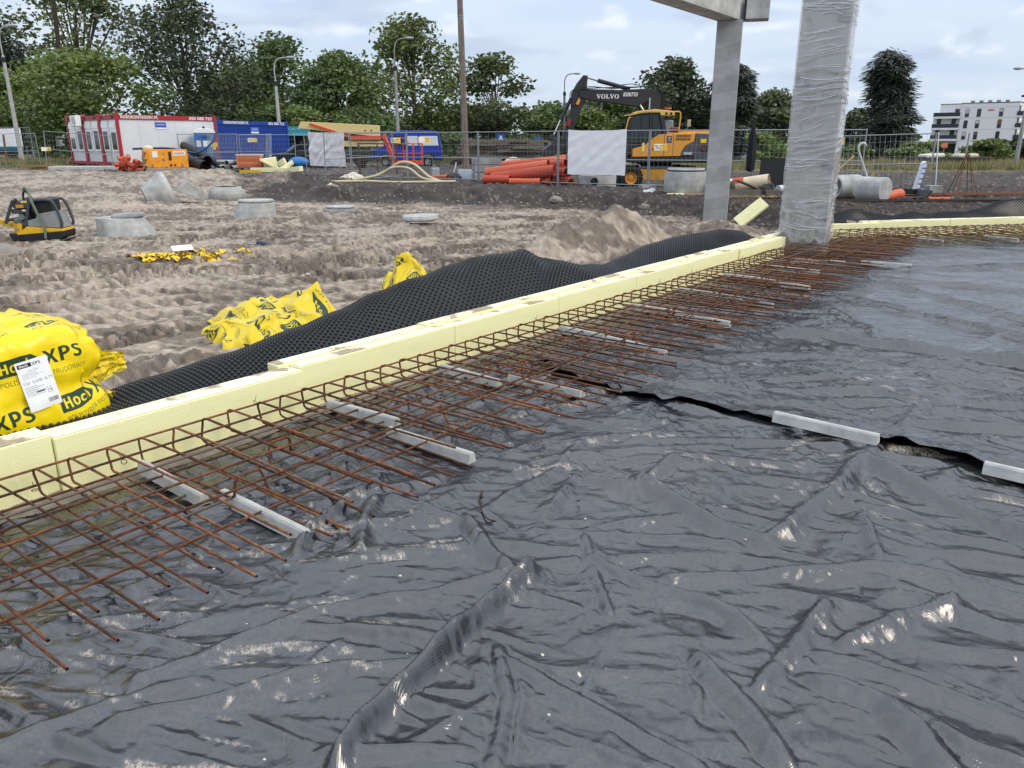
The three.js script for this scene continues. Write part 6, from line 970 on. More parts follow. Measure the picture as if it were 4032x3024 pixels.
// ---------------------------------------------------------------- vibrating plate compactor
{
  const t = thing('plate_compactor', 'yellow and grey vibrating plate compactor with a green lifting strap on the sand', 'compactor', [-9.62, -0.5, -15.9], 0.12), Yc = std(0xe3b21a, 0.45, 0, { map: mottle(128, [255, 250, 240], 0.14, 5, 3) }), Gc = std(0x8b8d8e, 0.6, 0, { map: mottle(128, [255, 252, 248], 0.12, 4, 2) }), Dc = std(0x3c4248, 0.55), Bc = std(0x17181a, 0.6);
  part(t, 'base_plate', ext([[-0.46, 0.12], [-0.4, 0.02], [0.3, -0.01], [0.5, 0.02], [0.56, 0.1], [0.56, 0.2], [-0.3, 0.14], [-0.46, 0.16]], 0.62, 0.012), Bc);
  part(t, 'sole', ext([[-0.42, 0.02], [-0.3, -0.03], [0.48, -0.03], [0.66, 0.06], [0.5, 0.03], [-0.3, 0.0]], 0.7, 0.004), std(0x5c5650, 0.8, 0.2));
  part(t, 'yellow_body', ext([[-0.32, 0.13], [-0.12, 0.29], [0.54, 0.245], [0.55, 0.2], [-0.11, 0.14]], 0.6, 0.012), Yc);
  part(t, 'lower_cover', ext([[-0.1, 0.29], [-0.08, 0.41], [0.08, 0.455], [0.12, 0.54], [0.43, 0.59], [0.53, 0.26]], 0.56, 0.015), Gc);
  part(t, 'engine', [rb(0.4, 0.24, 0.46, 0.03, 0.18, 0.67, 0), rb(0.2, 0.2, 0.4, 0.03, -0.15, 0.48, 0)], Bc);
  part(t, 'control_hood', [rb(0.3, 0.15, 0.5, 0.03, -0.17, 0.72, 0.02), rb(0.3, 0.09, 0.46, 0.02, -0.22, 0.59, 0.02)], Dc);
  const bd = part(t, 'badge', bx(0.14, 0.06, 0.008, -0.18, 0.69, 0.275), std(0xc8881c, 0.5)); part(t, 'yellow_tag', bx(0.11, 0.035, 0.008, -0.09, 0.775, 0.273), M.yellow); part(t, 'white_tag', [bx(0.07, 0.03, 0.008, -0.12, 0.61, 0.255)], M.white);
  const bars = (z) => [tube([[-0.5, 0.36, z], [-0.4, 0.58, z], [-0.3, 0.78, z], [-0.22, 0.81, z]], 0.033, 16, 8), tube([[-0.14, 0.3, z], [-0.04, 0.62, z], [0.02, 0.76, z], [0.1, 0.8, z], [0.34, 0.81, z], [0.46, 0.74, z], [0.55, 0.4, z], [0.54, 0.27, z]], 0.03, 36, 8)]; part(t, 'roll_bar', bars(0.27), Dc); part(t, 'roll_bar', bars(-0.27), Dc); part(t, 'cross_bar', [bar([-0.46, 0.42, -0.27], [-0.46, 0.42, 0.27], 0.03, 8), bar([0.36, 0.81, -0.27], [0.36, 0.81, 0.27], 0.028, 8), rb(0.4, 0.02, 0.5, 0.008, 0.16, 0.81, 0)], Dc);
  part(t, 'pump', [rb(0.26, 0.16, 0.3, 0.05, -0.3, 0.36, 0), cy(0.06, 0.06, 0.1, 12, -0.2, 0.48, 0.18, Math.PI / 2)], std(0x77807f, 0.5, 0.3));
  part(t, 'lifting_eye', tube([[-0.2, 0.8, 0.02], [-0.19, 0.92, 0.02], [-0.14, 0.98, 0.02], [-0.08, 0.9, 0.02], [-0.03, 0.8, 0.02]], 0.022, 18, 8), Bc);
  const arm = part(t, 'handle', [sbar([-0.36, 0.27, 0], [-1.9, 0.72, 0], 0.1, 0.12), rb(0.16, 0.26, 0.3, 0.03, -0.36, 0.24, 0)], Yc); part(t, 'hinge_plate', [ext([[-0.3, 0.36], [-0.36, 0.1], [-0.46, 0.04], [-0.34, 0.02], [-0.24, 0.16], [-0.22, 0.34]], 0.04, 0.005, 0, 0, 0.22)], Yc); part(t, 'handle_lettering', text('PLOUTON', 0.045, 0.004, font, 0.22).rotateZ(-0.285).translate(-0.92, 0.435, 0.062), Bc); part(t, 'bolt', [cy(0.02, 0.02, 0.02, 10, -0.51, 0.31, 0.07, Math.PI / 2), cy(0.025, 0.025, 0.02, 10, -0.31, 0.24, 0.25, Math.PI / 2)], M.galv);
  const st = [[-0.16, 0.98, 0.06], [-0.1, 1.04, 0.1], [0.0, 0.96, 0.2], [0.06, 0.84, 0.3], [0.14, 0.6, 0.335], [0.2, 0.4, 0.33], [0.24, 0.24, 0.335], [0.23, 0.06, 0.34]]; const sm = new THREE.CatmullRomCurve3(st.map((p) => V(...p))); const sg = new THREE.TubeGeometry(sm, 40, 0.028, 6); { const P = sg.attributes.position; for (let i = 0; i <= 40; i++) { const c = sm.getPointAt(i / 40); for (let k = 0; k <= 6; k++) { const o = i * 7 + k; P.setZ(o, c.z + (P.getZ(o) - c.z) * 0.16); } } sg.computeVertexNormals(); } part(t, 'lifting_strap', sg, std(0x6f7c6c, 0.9), { own: true });
}
// ---------------------------------------------------------------- concrete rings and clutter right of the fence
{ const t = thing('concrete_ring', 'large concrete shaft ring with a black seal in front of the excavator', 'concrete ring', [5.5, -0.1, -25.2]); part(t, 'ring', [lathe([[0.5, 0], [0.66, 0], [0.66, 0.62], [0.58, 0.64], [0.57, 0.74], [0.5, 0.74], [0.5, 0]], 44)], M.concrete); part(t, 'rubber_seal', [tr(0.585, 0.022, 8, 44, 0, 0.665, 0, Math.PI / 2)], M.black); single('wood_block', rb(0.55, 0.14, 0.2, 0.01), xpsFace, 'yellow foam block under the left side of the large shaft ring', 'foam board', [5.05, -0.17, -24.5], 0.1); single('wood_block', rb(0.5, 0.14, 0.2, 0.01), M.wood, 'short wooden beam under the front of the large shaft ring', 'beam', [5.6, -0.17, -24.42], 0); single('wood_block', rb(0.45, 0.14, 0.2, 0.01), M.wood, 'short wooden beam under the right side of the large shaft ring', 'beam', [6.1, -0.17, -24.5], -0.1); }
{ const t = thing('concrete_ring', 'concrete ring with a pipe hole below the large white banner', 'concrete ring', [3.3, -0.3, -30.7], 0.1); part(t, 'wall', [lathe([[0.58, 0], [0.72, 0], [0.72, 0.5], [0.58, 0.5], [0.58, 0]], 40)], M.concrete); part(t, 'pipe_hole', [tr(0.13, 0.02, 8, 20, -0.25, 0.3, 0.66, 0, -0.35), cy(0.12, 0.12, 0.03, 20, -0.25, 0.3, 0.67, Math.PI / 2, -0.35)], M.black); }
{ const t = thing('concrete_cylinder', 'upended hollow concrete pipe lying half behind the wrapped column', 'concrete pipe', [9.6, 0.18, -22.9], 0); part(t, 'pipe', [xf(lathe([[0.28, -0.5], [0.34, -0.5], [0.34, 0.5], [0.28, 0.5], [0.28, -0.5]], 32), 0, 0, 0, 0, 0.5, Math.PI / 2)], M.concrete); }
{ const t = thing('concrete_cylinder', 'solid concrete cylinder lying end on right of the wrapped column', 'concrete cylinder', [10.0, 0.16, -21.95], 0); part(t, 'cylinder', [xf(lathe([[0, -0.38], [0.31, -0.38], [0.34, -0.35], [0.34, 0.35], [0.31, 0.38], [0, 0.38]], 36), 0, 0, 0, Math.PI / 2, 0.62)], M.concrete); }
single('hooked_pipe', [tube([[0, 0, 0], [-0.3, 0.62, 0], [-0.36, 0.8, 0], [-0.3, 0.92, 0], [-0.2, 0.92, 0], [-0.16, 0.86, 0]], 0.03, 30, 8)], std(0xc6cacd, 0.4, 0.3), 'thin white pipe with a hooked top standing behind the concrete cylinder', 'pipe', [10.05, 0.46, -22.5]);
single('wooden_stick', [bar([0, 0, 0], [0.75, 0.62, -0.2], 0.03)], M.wood, 'yellowish wooden handle leaning behind the hooked white pipe', 'stick', [9.4, 0.4, -23.6]); single('wooden_stick', [sbar([0, 0, 0], [0.25, 0.5, 0], 0.09, 0.04)], M.wood, 'short wooden stake against the tilted fence panel', 'stick', [10.95, 0.05, -24.6]);
single('wrapped_roll', [xf(new THREE.CapsuleGeometry(0.09, 0.8, 6, 16), 0, 0.5, 0)], std(0xffffff, 0.6, 0, { map: canvasTex(128, 512, (x) => { x.fillStyle = '#dfe3ee'; x.fillRect(0, 0, 128, 512); x.fillStyle = '#5d6fc0'; for (let i = 0; i < 7; i++) { x.beginPath(); x.ellipse(64, 40 + i * 72, 44, 15, -0.3, 0, 7); x.fill(); } }) }), 'upright roll in white film with blue marks leaning on the tilted panel', 'roll', [12.15, -0.1, -23.9], 0, { own: true }).rotation.set(0.1, 0, -0.12);
{ const t = thing('black_trough', 'black plastic mortar trough right of the concrete cylinder', 'trough', [11.4, -0.12, -22.9], 0.1); part(t, 'tub', [ext([[-0.55, 0.24], [-0.45, 0.0], [0.45, 0.0], [0.6, 0.2], [0.56, 0.22], [0.42, 0.03], [-0.42, 0.03], [-0.5, 0.24]], 0.7, 0.01), ext([[-0.5, 0.02], [0.5, 0.02], [0.56, 0.22], [-0.54, 0.24]], 0.02, 0, 0, 0, -0.33)], M.black); single('concrete_block', rb(0.42, 0.3, 0.3, 0.02), M.concreteDark, 'square dark concrete block at the foot of the tilted panel', 'block', [12.75, 0.02, -24.0], 0.1); crumpled('white_sack', 'crumpled white sack behind the black trough', [11.15, -0.02, -23.6], 0, 0.5, 0.4, 0.25, 2.2, std(0xdcdad4, 0.8, 0, { side: THREE.DoubleSide })); }
{ const t = thing('rebar_tripod', 'rusty rebar tripod standing on the dark yard', 'rebar', [14.0, -0.12, -24.6]); for (let i = 0; i < 6; i++) { const a = i * 1.05 + 0.3; part(t, 'bar', bar([Math.cos(a) * 0.42, 0, Math.sin(a) * 0.42], [rr(-0.04, 0.04), 1.25, rr(-0.04, 0.04)], 0.012), rustVariants[i % 4]); } }
{ const t = thing('rebar_bundle', 'flat bundle of rusty rebar lying across the ground on the right', 'rebar', [14.3, -0.1, -23.5], 0.0); for (let i = 0; i < 12; i++) part(t, 'bar', bar([-3.6 + rr(-0.5, 0.5), 0.02 + rr(0, 0.05), rr(-0.45, 0.45)], [4.4 + rr(-0.5, 1), 0.02 + rr(0, 0.05), rr(-0.45, 0.45)], 0.012), rustVariants[i % 4]); const u = thing('rebar_bundle', 'dark rebar bundle lying in front of the concrete cylinders', 'rebar', [10.0, -0.14, -21.2], 0.02); for (let i = 0; i < 7; i++) part(u, 'bar', bar([-2.6 + rr(-0.4, 0.4), 0.02 + rr(0, 0.06), rr(-0.16, 0.16)], [3.2 + rr(-0.6, 0.6), 0.02 + rr(0, 0.06), rr(-0.16, 0.16)], 0.014), std(0x2e2622, 0.8)); }
single('black_plate', bx(1.3, 1.0, 0.04), std(0x0e0d0d, 0.35), 'large black sheet standing upright behind the wrapped column', 'sheet', [8.75, 0.42, -26.0], 0.0).rotation.set(-0.1, -0.15, -0.04);
{ // junk between the columns
  const roll = thing('cardboard_tube', 'wide printed cardboard tube lying on the junk between the columns', 'tube', [7.1, 0.2, -24.0], 0); part(roll, 'tube', [xf(lathe([[0.2, -0.65], [0.215, -0.65], [0.215, 0.65], [0.2, 0.65], [0.2, -0.65]], 28), 0, 0, 0, 0, -0.5, Math.PI / 2 + 0.16)], std(0xffffff, 0.75, 0, { side: THREE.DoubleSide, map: mottle(128, [222, 205, 176], 0.1, 4, 1) })); part(roll, 'orange_print', [xf(new THREE.CylinderGeometry(0.219, 0.219, 0.34, 24, 1, true, 0.3, 2.6), 0, 0, 0, 0, -0.5, Math.PI / 2 + 0.16).translate(-0.2, -0.03, -0.11)], std(0xd8502a, 0.7, 0, { side: THREE.DoubleSide })); part(roll, 'white_print', [xf(new THREE.CylinderGeometry(0.2185, 0.2185, 0.3, 24, 1, true), 0, 0, 0, 0, -0.5, Math.PI / 2 + 0.16).translate(-0.44, -0.075, -0.24)], std(0xe4e4e0, 0.7, 0, { side: THREE.DoubleSide }));
  const planks = [['longest plank at the front of the junk between the columns', 1.3, 0.2, 0.05, 6.95, -0.02, -23.3, 0.05, 0], ['upright board end left in the junk between the columns', 0.5, 0.34, 0.04, 6.45, 0.12, -23.6, 0.5, 0.2], ['dark board tilted over the cardboard tube', 0.75, 0.04, 0.3, 6.95, 0.22, -23.45, 0.2, -0.35], ['short board under the right end of the junk', 0.4, 0.16, 0.05, 7.65, 0.0, -23.2, -0.1, 0.06], ['flat plank lowest in the junk between the columns', 1.5, 0.06, 0.2, 6.9, -0.12, -23.2, -0.08, 0]]; for (const [l, w, h, d, x, y, z, ry, rz] of planks) single('scrap_board', rb(w, h, d, 0.008), M.oldWood, l, 'board', [x, y, z]).rotation.set(0, ry, rz);
  crumpled('bin_bag', 'crumpled black plastic bag on the junk beside the cardboard tube', [7.55, 0.0, -23.45], 0, 0.55, 0.5, 0.3, 7.7, std(0x111318, 0.3, 0, { side: THREE.DoubleSide })); single('white_bucket', [lathe([[0.1, 0], [0.12, 0.26], [0.13, 0.26], [0.13, 0.28], [0, 0.28]], 18)], M.white, 'small white bucket behind the slender column', 'bucket', [6.35, 0.1, -24.6]); single('white_roll', [xf(cy(0.1, 0.1, 0.4, 16), 0, 0, 0, 0, 0.6, Math.PI / 2)], std(0xccd2dc, 0.5), 'white plastic drum end beside the wrapped column edge', 'drum', [8.15, 0.08, -23.9]);
  const chips = []; for (let i = 0; i < 40; i++) chips.push(bx(rr(0.05, 0.22), 0.02, rr(0.02, 0.06), 6.6 + rr(-0.5, 1.3), -0.1 + rr(0, 0.03), -22.9 + rr(-0.3, 0.2), 0, rr(0, 3))); single('wood_chips', chips, M.wood, 'splinters of wood scattered before the junk heap', 'wood chips', [0, 0, 0], 0, { kind: 'stuff' });
  crumpled('white_sack', 'white torn plastic lying left of the large shaft ring', [4.4, -0.12, -25.4], 0, 0.5, 0.3, 0.12, 3.9, std(0xd9dce0, 0.6, 0, { side: THREE.DoubleSide }));
}
// twigs and a loop of wire on the black sheet
single('bent_wire', tube([[-0.12, 0.02, -2.9], [-0.13, 0.05, -2.75], [-0.1, 0.02, -2.66], [-0.03, 0.02, -2.62]], 0.003, 20, 5), std(0x3a2a20, 0.8), 'short curl of rusty tie wire lying on the black sheet', 'wire');
{ reseed(3); const c = [], d = []; for (let i = 0; i < 80; i++) { const r = rr(1.5, 6.5), a = rr(-0.62, 0.62), x = r * Math.sin(a), z = -r * Math.cos(a); if (toN(x, z) < 0.5) continue; const s = rr(0.002, 0.0055), g = new THREE.IcosahedronGeometry(s, 0); g.scale(1.3, 0.7, 1); g.rotateY(rr(0, 6)); (i % 3 ? c : d).push(xf(g, x, 0.022, z)); } single('crumbs', c, std(0xd6cfbf, 0.9), 'pale crumbs of foam and concrete scattered over the black sheet', 'crumbs', [0, 0, 0], 0, { kind: 'stuff' }); single('crumbs', d, std(0x2a2420, 0.9), 'dark soil crumbs scattered over the black sheet', 'crumbs', [0, 0, 0], 0, { kind: 'stuff' }); }

// ---------------------------------------------------------------- white apartment block and other far buildings
reseed(2024);
{
  const t = thing('apartment_block', 'white four storey apartment block with dark balconies beyond the yard', 'building', [113.5, -1.3, -206], -0.68);
  const Wt = std(0xdfe1e4, 0.8), Dk = std(0x2c3138, 0.6), win = phy(0x3a3f44, 0.12), blind = std(0x7c5540, 0.7);
  part(t, 'wall', [bx(12.4, 12.2, 11, 6.2, 6.1, -5.5), bx(6.4, 9.3, 9.5, -3.2, 4.65, -6.2), bx(5.2, 2.9, 9, -2.6, 10.7, -6.4)], Wt); part(t, 'roof_edge', [bx(12.6, 0.16, 11.2, 6.2, 12.24, -5.5), bx(5.4, 0.14, 9.2, -2.6, 12.2, -6.4)], Dk); part(t, 'roof_units', [0, 1, 2, 3, 4].map((i) => bx(0.8, 0.7, 0.8, 1.6 + i * 1.9, 12.6, -4)), std(0x8c8f92, 0.7));
  part(t, 'floor_joint', [3.3, 6.0, 8.7, 11.2].map((y) => bx(12.4, 0.05, 0.04, 6.2, y, 0.015)), std(0xb9bcc0, 0.8));
  for (const [i, y] of [9.9, 7.2, 4.5].entries()) for (const [j, x] of [1.4, 4.0, 8.8].entries()) { const w = part(t, 'window', bx(0.86, 1.9, 0.1, x, y, 0.02), Dk); part(w, 'pane', bx(0.74, 1.78, 0.04, x, y, 0.07), win); if ((i + j) % 3 !== 1) part(w, 'blind', bx(0.74, (i * 2 + j) % 4 ? 0.7 : 1.2, 0.02, x, y + 0.5, 0.1), (i + j) % 2 ? blind : std(0xb9bcc0, 0.7)); }
  { const w = part(t, 'window', bx(0.9, 1.5, 0.1, 9.0, 1.6, 0.02), Dk); part(w, 'pane', bx(0.76, 1.36, 0.04, 9.0, 1.6, 0.07), win); const v = part(t, 'window', bx(1.0, 1.2, 0.1, -1.2, 10.4, -1.86), blind); part(v, 'pane', bx(0.8, 0.9, 0.04, -1.2, 10.4, -1.8), win); }
  for (const y of [8.9, 6.15, 3.45]) { const b = part(t, 'balcony', bx(6.2, 0.5, 2.2, -3.1, y, -0.6), Wt); part(b, 'parapet', bx(6.1, 0.95, 0.08, -3.1, y + 0.72, 0.46), Dk); if (y < 8) for (const x of [-5, -1.6]) part(t, 'balcony_door', bx(1.0, 2.0, 0.1, x, y + 1.6, -1.43), win); }
  part(t, 'ground_floor_glazing', bx(6.0, 2.4, 0.3, -3.1, 1.4, -1.3), phy(0x20262c, 0.1)); part(t, 'ground_floor_band', bx(6.2, 0.7, 2.2, -3.1, 2.85, -0.62), std(0x5a6068, 0.7));
  for (const y of [8.9, 6.15, 3.45]) { const b = part(t, 'balcony', bx(1.6, 0.45, 3.4, 13.0, y, -1.4), Wt); part(b, 'parapet', [bx(0.08, 0.95, 3.4, 13.8, y + 0.7, -1.4), bx(1.6, 0.95, 0.08, 13.0, y + 0.7, 0.32)], Dk); part(t, 'balcony_door', bx(0.1, 2.2, 2.6, 12.43, y + 1.5, -1.6), std(0x3a2c28, 0.5)); }
  part(t, 'entrance', bx(0.1, 2.6, 2.8, 12.44, 1.5, -1.6), std(0x2f2623, 0.5)); for (const y of [9.6, 6.9, 4.2]) for (const z of [-5.5, -8.5]) part(t, 'side_window', bx(0.1, 1.8, 1.0, 12.42, y, z), win);
  part(t, 'lettering', text('APRO', 0.42, 0.05, font, 1.4).translate(6.5, 10.5, 0.04), std(0xd03a48, 0.6));
  const n = thing('apartment_block', 'second white apartment block cut by the right picture edge', 'building', [146, -1.3, -220], -0.68); part(n, 'wall', bx(14, 10.4, 12, 7, 5.2, -6), Wt); for (const y of [7.4, 4.6, 1.9]) { const b = part(n, 'balcony', bx(4, 0.4, 1.6, 2, y, 0.6), Wt); part(b, 'parapet', bx(4, 0.9, 0.08, 2, y + 0.65, 1.4), Dk); }
}
function hall(label, x, z, w, h, d, turn, m, y = -0.4) { const t = thing('far_building', label, 'building', [x, y, z], turn); part(t, 'wall', bx(w, h, d, 0, h / 2, 0), m); part(t, 'roof', bx(w + 0.3, 0.25, d + 0.3, 0, h + 0.12, 0), std(0x55595e, 0.8)); for (let i = 0; i < Math.floor(w / 3); i++) part(t, 'window', bx(1.4, 1.1, 0.1, -w / 2 + 1.8 + i * 3, h * 0.6, d / 2 + 0.03), M.darkGlass); return t; }
hall('white hall glimpsed between the trees left of the street lamp', -22.5, -118, 6, 6.4, 8, 0.2, std(0xd7dade, 0.8)); hall('grey hall behind the trees above the blue van', -13, -116, 13, 4.8, 8, 0, std(0x7c8088, 0.8)); hall('low white wall building far behind the fence between the columns', 36, -112, 9, 2.6, 6, 0.2, std(0xb9bcbd, 0.8), -0.6); hall('pale graffiti covered shed behind the leaning wooden pole', -40.4, -70, 2.4, 5.2, 2, 0.3, std(0xffffff, 0.8, 0, { map: canvasTex(128, 256, (x) => { x.fillStyle = '#d9dde0'; x.fillRect(0, 0, 128, 256); for (let i = 0; i < 40; i++) { x.strokeStyle = ['#4b8fa8', '#23303c', '#7fb0c0', '#a9c4cc'][i % 4]; x.lineWidth = 3 + rnd() * 6; x.beginPath(); x.moveTo(rnd() * 128, rnd() * 256); x.quadraticCurveTo(rnd() * 128, rnd() * 256, rnd() * 128, rnd() * 256); x.stroke(); } }) }), 0);
// ---------------------------------------------------------------- poles and street lamps
{ const t = thing('wooden_pole', 'weathered wooden pole rising past the top edge right of the blue van', 'pole', [-2.32, -0.2, -40.4]); part(t, 'shaft', [cy(0.125, 0.18, 10.5, 14, 0, 5.25, 0)], std(0xffffff, 0.92, 0, { map: tex(256, (u, v) => { const n = tfbm(u * 20, v * 3, 4, 20); const k = 124 + n * 60; return [k, k * 0.9, k * 0.82]; }, { rep: 0.5 }), bumpMap: fineBump, bumpScale: 0.01 })); part(t, 'band', [cy(0.148, 0.148, 0.03, 14, 0, 7.4, 0), cy(0.15, 0.15, 0.03, 14, 0, 7.28, 0)], M.galv); t.rotation.z = 0.02; }
{ const t = thing('wooden_pole', 'leaning wooden pole at the upper left against the trees', 'pole', [-35.5, -0.1, -64.5]); part(t, 'shaft', [cy(0.14, 0.21, 15, 14, 0, 7.5, 0)], std(0x8a7f74, 0.92, 0, { map: TX.oldWood })); part(t, 'cross_arm', bx(0.12, 0.12, 0.5, 0, 13.4, 0), M.darkSteel); t.rotation.z = -0.055; }
function lamp(label, x, z, h, side, mat, y = -0.3, reach = 0.9) { const t = thing('street_lamp', label, 'street lamp', [x, y, z], 0, 'street lamps beyond the site'); const H = h - y; part(t, 'post', [cy(0.1, 0.17, H * 0.8, 12, 0, H * 0.4, 0)], mat); part(t, 'arm', tube([[0, H * 0.78, 0], [0, H * 0.92, 0], [side * reach * 0.3, H * 0.985, 0], [side * reach, H, 0]], 0.045, 22, 8), mat); part(t, 'lamp_head', [sph(0.3, 12, 8).scale(1.2, 0.36, 0.6).translate(side * (reach + 0.28), H + 0.0, 0)], std(0x9da3a6, 0.5)); part(t, 'collar', cy(0.15, 0.15, 0.3, 12, 0, H * 0.77, 0), M.darkSteel); return t; }
lamp('concrete street lamp before the dark tree at the far left', -35.0, -57.2, 9.0, 0.9, M.concrete); lamp('grey street lamp above the blue container', -16.7, -58.2, 7.1, 1, M.concrete); lamp('street lamp standing in front of the widest green tree', -9.1, -64.5, 9.1, 1, M.concreteDark); lamp('street lamp with bent arm left of the excavator stick', 5.2, -81.2, 7.9, 1, std(0x5c6066, 0.6)); lamp('street lamp behind the excavator engine cover', 20.5, -95.9, 7.0, 1, M.concreteDark); { const l = lamp('tall rusty topped street lamp at the right picture edge', 39.3, -62.4, 6.75, -1, M.concreteDark, -0.3, 0.9); part(l, 'floodlight', [rb(0.5, 0.16, 0.2, 0.03, -0.3, 5.1, 0.1), rb(0.3, 0.2, 0.2, 0.03, 0.14, 5.1, 0.1)], M.darkSteel); }
single('utility_pole', cy(0.1, 0.14, 7, 10, 0, 3.5, 0), M.oldWood, 'thin bare pole among the bushes under the excavator boom', 'pole', [10.4, -0.4, -95]); 
for (const [u, l] of [[36.2, 'thin fence post standing left of the leafy bush in the far grass'], [41.5, 'thin fence post standing right of the leafy bush in the far grass'], [33.6, 'thin fence post nearest the lone conifer in the far grass']]) single('fence_post', cy(0.06, 0.07, 2.4, 8, 0, 1.2, 0), M.concreteDark, l, 'post', [u, -0.25, -64]);
{ const t = thing('road_sign', 'blue pedestrian crossing sign behind the sleeper stack', 'sign', [-1.0, -0.3, -72]); part(t, 'post', cy(0.04, 0.04, 2.4, 8, 0, 1.2, 0), M.galv); part(t, 'plate', bx(0.75, 0.75, 0.03, 0, 2.1, 0.05), std(0x1c4fa0, 0.5)); part(t, 'triangle', ext([[-0.28, 1.85], [0.28, 1.85], [0, 2.36]], 0.01, 0, 0, 0, 0.072), M.white); part(t, 'figure', [bx(0.05, 0.2, 0.006, 0, 2.02, 0.08)], M.black); const q = thing('road_sign', 'small blue plate sign on two posts left of the excavator bucket', 'sign', [2.3, -0.3, -72]); part(q, 'post', [cy(0.03, 0.03, 2.2, 8, -0.12, 1.1, 0), cy(0.03, 0.03, 2.0, 8, 0.12, 1.0, 0)], M.galv); part(q, 'plate', bx(0.6, 0.34, 0.03, 0, 2.1, 0.05), std(0x2c4f90, 0.5)); const r = thing('road_sign', 'orange and white board on a post before the apartment block', 'sign', [37.6, -0.3, -70]); part(r, 'post', cy(0.03, 0.03, 1.6, 8, 0, 0.8, 0), M.galv); part(r, 'plate', bx(0.5, 0.4, 0.03, 0, 1.5, 0.04), std(0xd8735a, 0.6)); }
{ // covered heaps at the far edge of the yard
  for (const [x, w, l, c] of [[34.4, 3.0, 'dark heap under a white cover, left of three before the apartment block', 0xdad8d2], [38.0, 3.2, 'dark heap under a dirty white cover, middle of three before the apartment block', 0xcfc8ba], [46.2, 3.4, 'dark heap under a white cover, right of three before the apartment block', 0xd6d4cf], [17.6, 2.6, 'dark covered heap seen between the columns', 0x5d6063], [24.5, 2.4, 'blue topped heap seen left of the wrapped column', 0x3f73b8]]) { const t = thing('covered_heap', l, 'heap', [x, -0.3, -66.5], rr(-0.1, 0.1)); part(t, 'stack', rb(w, 0.6, 1.2, 0.12, 0, 0.3, 0), std(0x1c1d20, 0.7)); part(t, 'cover', rb(w * rr(0.4, 0.62), 0.34, 1.3, 0.16, rr(-0.5, 0.5), 0.68, 0, 0, 0, rr(-0.06, 0.06)), std(c, 0.8)); }
}
